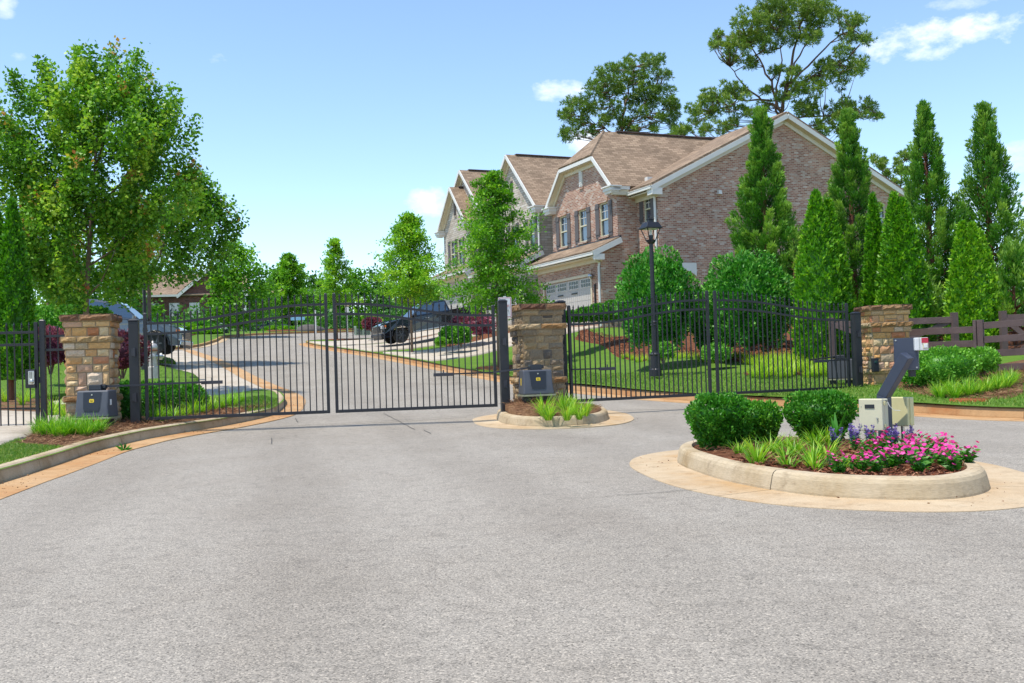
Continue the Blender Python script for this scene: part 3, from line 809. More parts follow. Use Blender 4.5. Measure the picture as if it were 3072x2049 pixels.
# --- kerbs and gutters
sweep('kerb', right_path, KERB, None, mt['kerb_clay'], joint=3.0)
sweep('gutter', right_path, GUT, None, mt['gutter_rust'], joint=3.0)
sweep('kerb', left_path, KERB, None, mt['kerb'], joint=3.0)
sweep('gutter', left_path, GUT, None, mt['gutter_rust'], joint=3.0)
sweep('kerb', farleft_path, KERB, None, mt['kerb_clay'], joint=4.0)
sweep('gutter', farleft_path, GUT, None, mt['gutter'])

ISL_F = catmull([(1.62, 10.2), (1.64, 9.5), (1.74, 8.7), (1.92, 8.05), (2.2, 7.5), (2.59, 7.2), (2.94, 7.1), (3.25, 7.24), (3.52, 7.58), (3.70, 8.1), (3.80, 8.7), (3.84, 9.3), (3.76, 10.0), (3.5, 10.8), (3.05, 11.3), (2.5, 11.5), (2.05, 11.3), (1.75, 10.85)], .06, True)
ISL_M = catmull([(-.30, 17.7), (-.2, 17.0), (.05, 16.45), (.45, 16.2), (.9, 16.25), (1.3, 16.55), (1.55, 17.1), (1.65, 17.8), (1.6, 18.8), (1.3, 19.6), (.75, 19.9), (.2, 19.6), (-.2, 18.9), (-.32, 18.3)], .12, True)
def scaleloop(P, off):
    T = np.roll(P, -1, 0) - np.roll(P, 1, 0); T /= np.linalg.norm(T, axis=1, keepdims=True)
    return P + np.stack([-T[:, 1], T[:, 0]], 1) * off
for loop, m1, w0, nm in ((ISL_F, 'kerb', .48, 'front'), (ISL_M, 'kerb', .42, 'middle')):
    sweep('kerb', loop, KERB, None, mt[m1], closed=True, joint=2.3)
    out = scaleloop(loop, -w0 / 2)
    sweep('gutter', loop, [(-w0 - .002, -.05), (-w0, .005), (-w0 * .5, .009), (.01, .014)], None, mt['gutter'], closed=True, joint=2.3)
def GIs(c, hh):
    c = np.array(c)
    return lambda x, y: Rv(x, y) + .125 + hh * np.exp(-((np.asarray(x) - c[0]) ** 2 + (np.asarray(y) - c[1]) ** 2) / .9)
GIF = GIs((2.8, 9.3), .09); GIM = GIs((.35, 17.6), .22)
sheet('island_bed', [tuple(p) for p in scaleloop(ISL_F, .13)[::3]], GIF, mt['mulch'], .12)
sheet('island_bed', [tuple(p) for p in scaleloop(ISL_M, .13)[::2]], GIM, mt['straw'], .12)

# sealed saw cut across the road under the gates, and cracks
def strip(name, pts, w, material, dz=.006, closed=False):
    P = catmull(pts, .15)
    P = P + rng.normal(0, .006, P.shape)
    return sweep(name, P, [(-w / 2, dz), (w / 2, dz)], None, material)
strip('road_seam', [GR(*p) for p in [(575, 1302), (700, 1295), (1030, 1274), (1250, 1262), (1402, 1252)]], .022, mt['crack'])
strip('road_seam', [GR(*p) for p in [(600, 1296), (800, 1283), (1060, 1268), (1402, 1248)]], .02, mt['crack'])
strip('road_seam', [GR(*p) for p in [(1816, 1232), (2060, 1228), (2350, 1229), (2570, 1233)]], .03, mt['crack'])
strip('road_crack', [GR(*p) for p in [(1850, 1487), (1960, 1480), (2040, 1473), (2100, 1470)]], .010, mt['crack'])
strip('road_crack', [GR(*p) for p in [(1150, 1240), (1200, 1266), (1245, 1290)]], .012, mt['crack'])
strip('road_crack', [GR(*p) for p in [(815, 1315), (816, 1333)]], .012, mt['crack'])
strip('road_crack', [GR(*p) for p in [(886, 1255), (894, 1268)]], .012, mt['crack'])
strip('road_crack', [GR(*p) for p in [(965, 1098), (1010, 1097)]], .04, mt['crack'])
strip('road_crack', [GR(*p) for p in [(1272, 1290), (1292, 1302)]], .012, mt['crack'])

# --- short grass, straw strands, bark chips (uncountable)
def scatter(poly, n, hf, ymax=60, vis=True):
    B = np.array([p[:2] for p in poly], float); lo, hi = B.min(0), B.max(0)
    hi[1] = min(hi[1], ymax); out = []; got = 0; it = 0
    while got < n and it < 60:
        P = rng.uniform(lo, hi, (n * 2, 2)); it += 1
        k = inside(B, P) & (P[:, 1] > 3) & (np.abs(P[:, 0] / P[:, 1]) < .56)
        P = P[k]; out.append(P); got += len(P)
    P = np.concatenate(out)[:n]
    return np.column_stack([P, hf(P[:, 0], P[:, 1])])
def tufts(name, P, h, w, material, lean=.5, t0=.5, ts=.25):
    N = len(P)
    D = np.stack([rng.normal(0, lean, N), rng.normal(0, lean, N), np.ones(N)], 1)
    V, F = leaf_arrays(P, D, h * rng.uniform(.6, 1.3, N), w, .02)
    return tag(npmesh(name, V, F, np.clip(rng.normal(t0, ts, N), 0, 1), material), kind='stuff')
def bits(name, P, ln, asp, material, tilt=.25, h=.0):
    N = len(P)
    D = np.stack([rng.normal(size=N), rng.normal(size=N), rng.normal(0, tilt, N)], 1)
    P = P + np.array([0, 0, .006]) + np.stack([np.zeros(N), np.zeros(N), rng.uniform(0, .02, N)], 1)
    V, F = leaf_arrays(P, D, ln * rng.uniform(.5, 1.5, N), asp, .05)
    return tag(npmesh(name, V, F, rng.uniform(0, 1, N), material), kind='stuff')
g1 = [tuple(p) for p in right_path[(right_path[:, 1] < 37)]] + [(12, 17), (12, 20), (8, 23.8), (6.6, 24.6), (6.2, 25.2), (4.2, 27.6), (2.6, 30), (2.2, 36), (1, 42)]
tufts('grass', scatter(g1, 42000, lambda x, y: GRight(x, y), 44), .055, .22, mt['L_grass'], .55, .45, .28)
g2 = lawn_front + [(-6.6, 13.5), (-7.0, 14.4), (-6.9, 14.1), (-6.55, 12.6), (-7.2, 11.0), (-8.5, 9.9), (-8, 6)]
tufts('grass', scatter(g2, 16000, GLeft), .045, .2, mt['L_grass'], .6, .5, .28)
g3 = [GR(px, py, .165) for px, py in [(742, 1236), (800, 1226), (835, 1215), (830, 1198), (790, 1188), (740, 1194), (715, 1215)]]
tufts('grass', scatter(g3, 5000, GLeft), .06, .2, mt['L_grass'], .5, .35, .25)
tufts('grass', scatter(s1, 4000, lambda x, y: GBack(x, y) + .03), .06, .25, mt['L_grass'], .5, .35, .25)
tufts('grass', scatter(s2, 4000, lambda x, y: GBack(x, y) + .03), .06, .25, mt['L_grass'], .5, .35, .25)
fi = [tuple(p) for p in scaleloop(ISL_F, .16)]
chips = scatter(fi, 12000, GIF); bits('bark_mulch', chips[chips[:, 1] < 8.9], .05, .28, mt['chip'])
mi_ = [tuple(p) for p in scaleloop(ISL_M, .16)]
bits('pine_straw', scatter(mi_, 6000, GIM), .10, .05, mt['strawbit'], .3)
bits('pine_straw', scatter(fi, 2600, GIF)[:, :], .09, .05, mt['strawbit'], .3)
lb = straw_front + [(-6.2, 18.5), (-7.0, 17.0), (-7.05, 14.9), (-6.6, 13.5)]
bits('pine_straw', scatter(lb, 9000, lambda x, y: GLeft(x, y) + .012), .11, .05, mt['strawbit'], .35)
rb = [(7.5, 20.2), (7.35, 18.0), (7.6, 17.0), (8.1, 16.7), (8.6, 17.2), (9.3, 18.6), (10.6, 19.0), (12, 18), (12, 20.5), (8.4, 21.5)]
bits('pine_straw', scatter(rb, 9000, lambda x, y: GRight(x, y) + .02), .12, .06, mt['strawbit'], .4)
bits('bark_mulch', scatter([gp(1725, 1018), gp(1745, 985), (5, 40), (8, 36), (9, 25), (8.2, 23.8), (6.6, 24.6), gp(2310, 1115), gp(2240, 1124), gp(2290, 1098), gp(2200, 1080), gp(2000, 1072), gp(1930, 1083), gp(1850, 1070), gp(1815, 1040)], 9000, lambda x, y: GRight(x, y) + .02), .09, .25, mt['chip'])

def along(path, lo, hi, n, ymin=3, ymax=30):
    P = path[(path[:, 1] > ymin) & (path[:, 1] < ymax)]; T = np.gradient(P, axis=0); T /= np.linalg.norm(T, axis=1, keepdims=True); Ln = np.stack([-T[:, 1], T[:, 0]], 1)
    i = rng.integers(0, len(P), n); q = P[i] + T[i] * rng.uniform(-.15, .15, n)[:, None] + Ln[i] * (lo + (hi - lo) * rng.beta(1.0, 2.2, n))[:, None]
    return np.column_stack([q, Rv(q[:, 0], q[:, 1]) + .010])
for pth, n_, lo, hi in ((left_path, 900, -.02, -.6), (right_path, 700, -.02, -.6), (ISL_F, 150, -.02, -.6), (ISL_M, 200, -.02, -.6)):
    Q = along(pth, lo, hi, n_); keepq = np.sin(Q[:, 0] * 2.3) + np.sin(Q[:, 1] * 1.9 + 1) + rng.normal(0, .5, len(Q)) > .35
    bits('leaf_litter', Q[keepq], .022, .35, mt['strawbit'], .15)
# ------------------------------------------------------------------ stone pillars
def stone_side(mb, org, ua, na, w, z0, z1, rows, rough, bump, tint_rng, run=(.14, .34)):
    """courses of separate rough-faced stones on one vertical side"""
    h = z1 - z0; z = z0
    hs = [random.uniform(.62, 1.4) for _ in range(rows)]; k = h / sum(hs); hs = [a * k for a in hs]
    for rh in hs:
        u = 0.0; cuts = [0.0]
        while u < w - .001:
            step = random.uniform(*run)
            if w - (u + step) < run[0] * .7: step = w - u
            u += step; cuts.append(min(u, w))
        for a, b in zip(cuts[:-1], cuts[1:]):
            parts = [(a, b, z, z + rh)]
            if rh > .14 and b - a > .13 and random.random() < .4:
                zm = z + rh * random.uniform(.4, .6); parts = [(a, b, z, zm), (a, b, zm, z + rh)]
            for (u0, u1, v0, v1) in parts:
                g = .009; u0 += g; u1 -= g; v0 += g; v1 -= g
                nx, nzz = max(3, int((u1 - u0) / .05)), max(3, int((v1 - v0) / .045))
                d0 = random.uniform(.016, .032) * bump; vs = []
                for j in range(nzz + 1):
                    for i in range(nx + 1):
                        edge = i in (0, nx) or j in (0, nzz)
                        d = .008 * bump + random.uniform(0, rough * .35) if edge else d0 + random.uniform(-rough, rough)
                        uu = u0 + (u1 - u0) * i / nx + (random.uniform(-1, 1) * .006 if 0 < i < nx else random.uniform(-1, 1) * .003)
                        vv = v0 + (v1 - v0) * j / nzz + (random.uniform(-1, 1) * .006 if 0 < j < nzz else random.uniform(-1, 1) * .003)
                        vs.append((org[0] + ua[0] * uu + na[0] * d, org[1] + ua[1] * uu + na[1] * d, vv))
                n0 = len(vs)
                # skirt back to the mortar
                ringi = [j * (nx + 1) + i for j, i in [(0, i) for i in range(nx + 1)] + [(j, nx) for j in range(1, nzz + 1)] + [(nzz, i) for i in range(nx - 1, -1, -1)] + [(j, 0) for j in range(nzz - 1, 0, -1)]]
                for r_ in ringi:
                    p = vs[r_]; vs.append((p[0] - na[0] * .05, p[1] - na[1] * .05, p[2]))
                fs = [(j * (nx + 1) + i, j * (nx + 1) + i + 1, (j + 1) * (nx + 1) + i + 1, (j + 1) * (nx + 1) + i) for j in range(nzz) for i in range(nx)]
                m = len(ringi)
                fs += [(ringi[q], n0 + q, n0 + (q + 1) % m, ringi[(q + 1) % m]) for q in range(m)]
                mb.add(vs, fs, 0, random.uniform(*tint_rng))
        z += rh
def stone_section(name, parent, w, d, z0, z1, rows, mats, rough=.006, bump=1.0, tint=(0, 1), run=(.14, .34), top=False):
    mb = MB(); x, y = w / 2, d / 2
    mb.box((0, 0, (z0 + z1) / 2), (w, d, z1 - z0 - .001), mi=1)
    for org, ua, na, ww in (((-x, -y), (1, 0), (0, -1), w), ((x, -y), (0, 1), (1, 0), d), ((x, y), (-1, 0), (0, 1), w), ((-x, y), (0, -1), (-1, 0), d)):
        stone_side(mb, org, ua, na, ww, z0, z1, rows, rough, bump, tint, run)
    if top:
        n = 9; vs = []
        for j in range(n + 1):
            for i in range(n + 1):
                vs.append((-x - .015 + (w + .03) * i / n + random.uniform(-.01, .01), -y - .015 + (d + .03) * j / n + random.uniform(-.01, .01), z1 + random.uniform(-.004, .012)))
        mb.add(vs, [(j * (n + 1) + i, j * (n + 1) + i + 1, (j + 1) * (n + 1) + i + 1, (j + 1) * (n + 1) + i) for j in range(n) for i in range(n)], 0, .35)
    return mb.build(name, mats, parent, recalc=False)
def pillar(label, loc, rz, zt, zb, body, w=.80, d=.80, ctint=(0, 1)):
    p = thing('stone_pillar', label, 'pillar', (loc[0], loc[1], 0), rz, 'stone gate pillars')
    z = zt
    mo = mt['mortar']
    stone_section('cap', p, w + .12, d + .12, z - .11, z, 1, [mt['capstone'], mo], .016, 1.3, (.0, .7), (.25, .5), True); z -= .11
    stone_section('course', p, w + .05, d + .05, z - .096, z, 1, [body, mo], .007, 1, ctint, (.16, .34)); z -= .096
    stone_section('neck', p, w, d, z - .147, z, 1, [body, mo], .006, 1, ctint, (.1, .26)); z -= .147
    stone_section('band', p, w + .12, d + .12, z - .10, z, 1, [mt['bandstone'], mo], .018, 1.3, (.2, 1), (.2, .42)); z -= .10
    stone_section('course', p, w + .06, d + .06, z - .11, z, 1, [body, mo], .006, 1, ctint, (.16, .34)); z -= .11
    stone_section('shaft', p, w, d, z - .744, z, 5, [body, mo], .008, 1.15, ctint, (.09, .30)); z -= .744
    stone_section('band', p, w + .08, d + .08, z - .11, z, 1, [mt['bandstone'], mo], .014, 1.2, (.1, .9), (.2, .4)); z -= .11
    stone_section('base', p, w + .02, d + .02, zb, z, 4, [body, mo], .009, 1.1, ctint, (.09, .28))
    return p
A_L = math.atan2(1.06, 6.05); A_R = rad(21)
LPX = UX(253, 16.5); pillar('tan stone pillar behind the left gate operator, beside the walkway gate', (LPX + .03, 16.75), A_L, 2.085, -.05, mt['stone'], .665, .665)
MPX = UX(1614, 18.3); pillar('shade toned stone pillar on the small island between the two gates', (MPX, 18.45), rad(15), 2.12, .0, mt['stoneshade'], .73, .73)
RPX = UX(2652, 21.2); pr = pillar('golden stone pillar on the right where the brown board fence begins', (RPX + .05, 21.3), rad(2), 2.03, -.1, mt['stone'], .76, .76, (.1, .95))

# small black photo eye on the right pillar
pe = thing('sensor_box', 'small black sensor box fixed to the golden pillar face', 'sensor', U(2625, 1095, 20.86), rad(2))
m = MB(); m.box((0, 0, 0), (.13, .10, .28)); m.build('housing', mt['opdark'], pe, bevel=.01)
m = MB(); m.lathe([(.0, -.06), (.03, -.058), (.035, -.045), (.035, -.03)], (0, -.0, .06), 12, axis='y'); m.build('lens', mt['pane'], pe)

# ------------------------------------------------------------------ gate posts and gates
def post(label, x, y, rz, zt, zb):
    p = thing('gate_post', label, 'gate post', (x, y, 0), rz, 'square black gate posts')
    m = MB(); m.box((0, 0, (zt + zb) / 2), (.152, .152, zt - zb)); m.build('tube', mt['iron'], p, bevel=.008)
    m = MB(); m.box((0, 0, zt + .012), (.165, .165, .024)); m.box((0, 0, zt + .035), (.15, .15, .022), top=.6); m.build('cap', mt['iron'], p, bevel=.006)
    for z in (.72, 1.45):
        m = MB(); m.box((0, -.085, z), (.06, .03, .12)); m.tube([(.02, -.1, z - .07), (.02, -.1, z + .07)], .018, 8)
        m.build('hinge', mt['ironlight'], p)
    return p
HL, LL = (-6.0, 16.57), (-3.085, 17.08); HM, LM = (-.285, 17.53), (-3.0, 17.10)
H3, L3 = (1.02, 18.35), (3.80, 19.56); H4, L4 = (6.9, 20.85), (3.92, 19.63)
post('tall black post right of the tan pillar, hinge post of the left gate', UX(404, 16.52), 16.52, A_L, 1.95, -.02)
post('black post in front of the middle pillar, with the notice behind its top', UX(1512, 17.6), 17.62, A_L, 2.14, .2)
post('black post at the right edge of the middle pillar', UX(1686, 18.7), 18.72, A_R, 2.16, .2)
post('black post against the golden right pillar', UX(2569, 20.95), 20.9, A_R, 1.86, -.1)

def smooth01(t): return .5 - .5 * math.cos(PI * max(0, min(1, t)))
ZB, ZH, ZL = .335, 2.07, 2.335
def gate_leaf(label, hinge, latch, npick, arm_px=None):
    d = Vector((latch[0] - hinge[0], latch[1] - hinge[1])); L = d.length
    g = thing('gate_leaf', label, 'gate', (hinge[0], hinge[1], 0), math.atan2(d.y, d.x), 'arched black gate leaves')
    top = lambda x: 1.915 + (2.165 - 1.915) * smooth01((x / L - .06) / .86)
    I = mt['iron']
    def stile(x, zt, nm):
        m = MB(); m.box((x, 0, (ZB + zt) / 2), (.052, .052, zt - ZB)); m.box((x, 0, zt + .01), (.05, .05, .02), top=.55)
        m.build(nm, I, g, bevel=.004)
    stile(.026, ZH, 'hinge_stile'); stile(L - .026, ZL, 'latch_stile')
    m = MB(); m.box((L / 2, 0, ZB + .026), (L - .106, .05, .052)); m.build('bottom_rail', I, g, bevel=.004)
    for nm, off in (('top_rail', 0), ('middle_rail', -.172)):
        m = MB(); n = 40
        xs = [.054 + (L - .108) * i / n for i in range(n + 1)]
        vs = []
        for x in xs:
            z = top(x) + off
            vs += [(x, -.02, z - .02), (x, .02, z - .02), (x, .02, z + .02), (x, -.02, z + .02)]
        fs = [(i * 4 + k, i * 4 + (k + 1) % 4, i * 4 + 4 + (k + 1) % 4, i * 4 + 4 + k) for i in range(n) for k in range(4)]
        fs += [(3, 2, 1, 0), (n * 4, n * 4 + 1, n * 4 + 2, n * 4 + 3)]
        m.add(vs, fs); m.build(nm, I, g)
    for i in range(npick):
        x = .054 + (L - .108) * (i + .6) / (npick + .2)
        zt = top(x) + .08
        m = MB(); m.box((x, 0, (ZB + .05 + zt) / 2), (.019, .019, zt - ZB - .05))
        m.lathe([(.012, 0), (.016, .006), (.008, .014), (.017, .022), (.017, .03), (.009, .036), (.017, .052), (.010, .075), (.002, .105)], (x, 0, zt), 8)
        m.build('picket', I, g)
    return g, L
for lb, hg, lt, n in (('arched black gate leaf on the far left with the tall black hinge post beside it', HL, LL, 27),
                      ('arched black gate leaf left of the middle pillar, facing the wide road', HM, LM, 25),
                      ('arched black gate leaf right of the middle pillar, in front of the street lamp', H3, L3, 28),
                      ('arched black gate leaf nearest the golden right pillar', H4, L4, 28)):
    g, L = gate_leaf(lb, hg, lt, n)
    bx = {HL: 1.06, HM: .92, H3: .75, H4: .75}[hg]
    m = MB(); sgn = -1 if hg in (HL,) else 1
    yy = {HL: -.05, HM: .05, H3: -.05, H4: .05}[hg]
    m.box((bx, yy, .92), (.34, .05, .055)); m.lathe([(.012, -.03), (.012, .05)], (bx, yy, .95), 8)
    m.build('arm_bracket', mt['ironlight'], g, bevel=.004)
    m = MB()
    m.beam((.03, yy, .93), (bx - .16, yy, .925), .022, .026)
    m.build('brace', mt['iron'], g)

def operator(label, loc, rz, armto=None, kind='front'):
    o = thing('gate_operator', label, 'gate operator', loc, rz, 'grey gate motor cabinets')
    w, d, h = .55, .36, .42; zb = .22
    m = MB()
    pr = [(-d / 2, zb), (d / 2, zb), (d / 2 - .02, zb + h), (-d / 2 + .07, zb + h), (-d / 2 + .02, zb + h * .35)]
    n = len(pr); vs = [(-w / 2 * (1 if z < zb + .1 else .93), y, z) for y, z in pr] + [(w / 2 * (1 if z < zb + .1 else .93), y, z) for y, z in pr]
    m.add(vs, [tuple(range(n))[::-1], tuple(range(n, 2 * n))] + [(i, (i + 1) % n, n + (i + 1) % n, n + i) for i in range(n)])
    m.build('cover', mt['opbox'], o, bevel=.022)
    # recessed dark front panel with a lighter rim
    def fp(x, v, off):   # point on the sloping front
        y0, z0, y1, z1 = -d / 2 + .02, zb + h * .35, -d / 2 + .07, zb + h
        if v < .35: y, z = -d / 2 + (.02) * v / .35, zb + h * v
        else: k = (v - .35) / .65; y, z = y0 + (y1 - y0) * k, z0 + (z1 - z0) * k
        return (x, y - off, z)
    m = MB()
    for (xa, xb, off, mi) in ((.155, .125, .004, 1), (.145, .115, .009, 0)):
        e = .012 if mi == 0 else 0
        P = [fp(-xb, .22 + e, off), fp(xb, .22 + e, off), fp((xa + xb) / 2, .36, off), fp(xa, .95 - e, off), fp(-xa, .95 - e, off), fp(-(xa + xb) / 2, .36, off)]
        m.poly([P[0], P[1], P[2], P[5]], mi); m.poly([P[5], P[2], P[3], P[4]], mi)
    m.build('front_panel', [mt['opdark'], mt['opbox']], o, recalc=False)
    m = MB(); q = []
    c = fp(0, .62, .013)
    for i in range(24):
        th = 2 * PI * i / 24; rr = .034 * (1 + .28 * abs(math.cos(2 * th + PI / 2)) ** 2)
        q.append((c[0] + rr * math.cos(th) * 1.1, c[1] + .1 * rr * math.sin(th) , c[2] + rr * math.sin(th) * .8))
    m.poly(q)
    ob = m.build('badge', mt['yellow'], o, recalc=False)
    m = MB(); c2 = (c[0], c[1] - .004, c[2])
    for sx in (-.012, .010): m.box((sx, c2[1], c2[2]), (.007, .002, .02))
    m.box((-.001, c2[1], c2[2]), (.018, .002, .005)); m.build('badge_mark', mt['opdark'], ob)
    m = MB(); c3 = fp(0, .84, .012); m.lathe([(.0, -.008), (.012, -.008), (.012, .006)], c3, 10, axis='y'); m.build('lock', mt['silver'], o)
    m = MB(); m.box((.0, .0, zb - .015), (w + .03, d + .04, .03)); m.build('base_plate', mt['zinc'], o, bevel=.004)
    for sx in (-.17, .17):
        m = MB(); m.box((sx, .03, zb / 2 - .1), (.14, .12, zb + .14)); m.build('leg', mt['opdark'], o)
    m = MB(); m.box((.0, .05, zb + h + .045), (.21, .2, .09), top=.92); m.box((.12, .05, zb + h + .05), (.06, .1, .06)); m.build('motor_head', mt['opdark'], o, bevel=.012)
    if armto is not None:
        mi = Matrix.Translation(loc) @ Matrix.Rotation(rz, 4, 'Z'); a = mi.inverted() @ Vector(armto)
        m = MB(); m.beam((.1, .05, zb + h + .055), a, .028, .03); m.build('arm', mt['ironlight'], o)
    m = MB(); m.box((w / 2 * .96, -.06, zb + h * .55), (.006, .05, .09)) if kind != 'mid' else m.box((-w / 2 * .96, .0, zb + h * .5), (.006, .05, .14)); m.build('sticker', mt['yellow'] if kind == 'mid' else mt['whiteplastic'], o)
    return o
def lerp2(a, b, t): return (a[0] + (b[0] - a[0]) * t, a[1] + (b[1] - a[1]) * t)
q = lerp2(HL, LL, .33)
operator('grey gate motor cabinet standing in front of the tan left pillar', (UX(278, 15.85), 15.95, .22), rad(-4), (q[0] + .01, q[1] - .07, .93))
q = lerp2(HM, LM, .02)
operator('grey gate motor cabinet on the straw island in front of the middle pillar', (UX(1606, 17.4), 17.45, .31), rad(14), (q[0], q[1] - .08, .93), 'mid')
q = lerp2(H4, L4, .3)
operator('grey gate motor cabinet half hidden behind the right gate bars', (UX(2522, 21.9), 21.9, .30), rad(160), (q[0], q[1] + .1, .95))

# walkway gate and its short fence panel, far left
def spear(m, x, zt, y=0, r=1.0):
    m.lathe([(.012, 0), (.017, .006), (.008, .014), (.018, .022), (.018, .03), (.009, .036), (.018, .05), (.010, .075), (.002, .10)], (x, y, zt), 8)
wx, wy = UX(110, 16.3), 16.3
wg = thing('walkway_gate', 'narrow straight topped black walkway gate with a keyless lock', 'gate', (wx, wy, 0), rad(9))
ang = rad(9)
m = MB(); m.box((0, 0, 1.12), (.055, .055, 1.72)); m.build('latch_stile', mt['iron'], wg, bevel=.004)
for nm, z in (('top_rail', 1.82), ('middle_rail', 1.625), ('bottom_rail', .27)):
    m = MB(); m.box((-.80, 0, z), (1.54, .038, .04 if z > .5 else .055)); m.build(nm, mt['iron'], wg, bevel=.003)
for i in range(13):
    x = -.105 - i * .113
    m = MB(); m.box((x, 0, 1.09), (.018, .018, 1.6)); spear(m, x, 1.885); m.build('picket', mt['iron'], wg)
m = MB(); m.box((-.085, -.045, 1.075), (.15, .04, .30)); lk = m.build('lock_plate', mt['iron'], wg, bevel=.004)
m = MB(); m.box((-.065, -.072, 1.09), (.095, .022, .22)); m.build('lock_body', mt['silver'], wg, bevel=.01)
m = MB(); m.lathe([(.03, -.11), (.034, -.10), (.03, -.085), (.018, -.08)], (-.055, .0, 1.03), 12, axis='y'); m.build('knob', mt['silver'], wg, smooth=True)
m = MB()
for r_ in range(5):
    for c_ in range(2): m.lathe([(.007, -.087), (.007, -.083)], (-.082 + c_ * .022, 0, 1.10 + r_ * .02), 8, axis='y')
m.build('button_pad', mt['opdark'], wg)
wp = thing('fence_panel', 'short black picket panel between the walkway gate and the tan pillar', 'fence', (UX(129, 16.35), 16.35, 0), rad(9))
m = MB(); m.box((0, 0, 1.06), (.085, .085, 1.88)); m.box((0, 0, 2.01), (.088, .088, .02), top=.6); m.build('post', mt['iron'], wp, bevel=.005)
for z in (1.75, 1.53, .3):
    m = MB(); m.box((.275, 0, z), (.45, .036, .04)); m.build('rail', mt['iron'], wp)
for i in range(3):
    x = .115 + i * .12
    m = MB(); m.box((x, 0, 1.05), (.018, .018, 1.55)); spear(m, x, 1.83); m.build('picket', mt['iron'], wp)
m = MB(); m.box((-.07, -.02, 1.05), (.06, .03, .10)); m.build('strike', mt['iron'], wp)

# notice behind the middle post
ns = thing('notice_sign', 'white notice with a red border behind the middle gate post', 'sign', U(1515, 922, 17.95), rad(4))
m = MB(); w2, h2 = .117, .18; rc = .02; P = []
for cx, cz, a0 in ((w2 - rc, h2 - rc, 0), (-w2 + rc, h2 - rc, 90), (-w2 + rc, -h2 + rc, 180), (w2 - rc, -h2 + rc, 270)):
    for k in range(5): P.append((cx + rc * math.cos(rad(a0 + k * 22.5)), cz + rc * math.sin(rad(a0 + k * 22.5))))
m.prism(P, 0, .004); m.build('panel', mt['whiteplastic'], ns)
m = MB(); P2 = [(x * .92, z * .95) for x, z in P]; P3 = [(x * .85, z * .91) for x, z in P]; n = len(P2)
m.add([(x, -.003, z) for x, z in P2] + [(x, -.003, z) for x, z in P3], [(i, (i + 1) % n, n + (i + 1) % n, n + i) for i in range(n)]); m.build('border', mt['red'], ns, recalc=False)
m = MB(); m.box((0, .03, -.3), (.05, .05, 1.0)); m.build('stake', mt['silver'], ns)
def text(s, size, loc, parent, material, rot=(PI / 2, 0, 0)):
    c = bpy.data.curves.new('lettering', 'FONT'); c.body = s; c.size = size; c.extrude = .001; c.align_x = 'RIGHT'
    o = bpy.data.objects.new('lettering', c); COL.objects.link(o); o.parent = parent; o.location = loc; o.rotation_euler = rot
    c.materials.append(material)
    bpy.context.view_layer.update()
    me = bpy.data.meshes.new_from_object(o.evaluated_get(bpy.context.evaluated_depsgraph_get()))
    k = bpy.data.objects.new('lettering', me); COL.objects.link(k); k.parent = parent; k.location = loc; k.rotation_euler = rot
    bpy.data.objects.remove(o); return k
text('NT', .055, (.085, -.006, .005), ns, mt['red'])
text('S', .045, (.065, -.006, -.075), ns, mt['opdark'])

# ------------------------------------------------------------------ entry pedestal on the front island
ped = thing('entry_pedestal', 'slate blue gooseneck pedestal rising from the flower bed', 'pedestal', (0, 0, 0))
pb = U(2652, 1188, 9.3); pbase = Vector((pb.x, pb.y, .1)); ptop = U(2722, 1066, 9.08)
def sqtube(m, a, b, w, rot, mi=0):
    a, b = Vector(a), Vector(b); d = (b - a).normalized()
    side = d.cross(Vector((0, 1, 0)) if abs(d.z) > .9 else Vector((0, 0, 1))).normalized(); up = side.cross(d)
    vs = []
    for p in (a, b):
        for k in range(4):
            th = rot + PI / 4 + k * PI / 2
            vs.append(p + (side * math.cos(th) + up * math.sin(th)) * w * .7071)
    m.add(vs, [(3, 2, 1, 0), (4, 5, 6, 7), (0, 1, 5, 4), (1, 2, 6, 5), (2, 3, 7, 6), (3, 0, 4, 7)], mi)
rot_p = rad(38)
ca, sa = math.cos(rot_p), math.sin(rot_p)
def prismpath(m, rings, mi=0):
    n = len(rings[0]); vs = [p for r in rings for p in r]; fs = [tuple(range(n))[::-1], tuple(range((len(rings) - 1) * n, len(rings) * n))]
    for i in range(len(rings) - 1):
        for k in range(n): fs.append((i * n + k, i * n + (k + 1) % n, (i + 1) * n + (k + 1) % n, (i + 1) * n + k))
    m.add(vs, fs, mi)
# square section turned corner-on to the camera; mitred at the bend
hw = .047
nd = (ptop - pb).normalized()
sec = [Vector((hw * (ca * a - sa * b), hw * (sa * a + ca * b), 0)) for a, b in ((-1, -1), (1, -1), (1, 1), (-1, 1))]
mitre = (Vector((0, 0, 1)) + nd).normalized()
def onplane(p, d, c, nrm): return p + d * ((c - p).dot(nrm) / d.dot(nrm))
bend = [onplane(pb + s, Vector((0, 0, 1)), pb, mitre) for s in sec]
endr = [onplane(p, nd, ptop, nd) for p in bend]
m = MB(); prismpath(m, [[pbase + s for s in sec], bend]); m.build('post', mt['pedestal'], ped, bevel=.004)
m = MB(); prismpath(m, [bend, endr]); m.build('neck', mt['pedestal'], ped, bevel=.004)
hood_c = U(2719, 1062, 9.22)
hood = MB(); hood.prism([(-.10, -.145), (.10, -.145), (.10, .145), (-.10, .145)], -.012, .0, 'y'); hd = hood.build('back_plate', mt['pedestal'], ped, loc=hood_c); hd.rotation_euler = (0, 0, rad(-24))
m = MB()
m.slab([(.10, 0, -.145), (.10, .13, -.13), (.10, .13, .145), (.10, 0, .145)], .006)
m.slab([(-.10, 0, .145), (.10, 0, .145), (.10, .13, .145), (-.10, .13, .145)], .006)
m.slab([(-.10, 0, -.145), (-.10, .13, -.13), (-.10, .13, .145), (-.10, 0, .145)], .006)
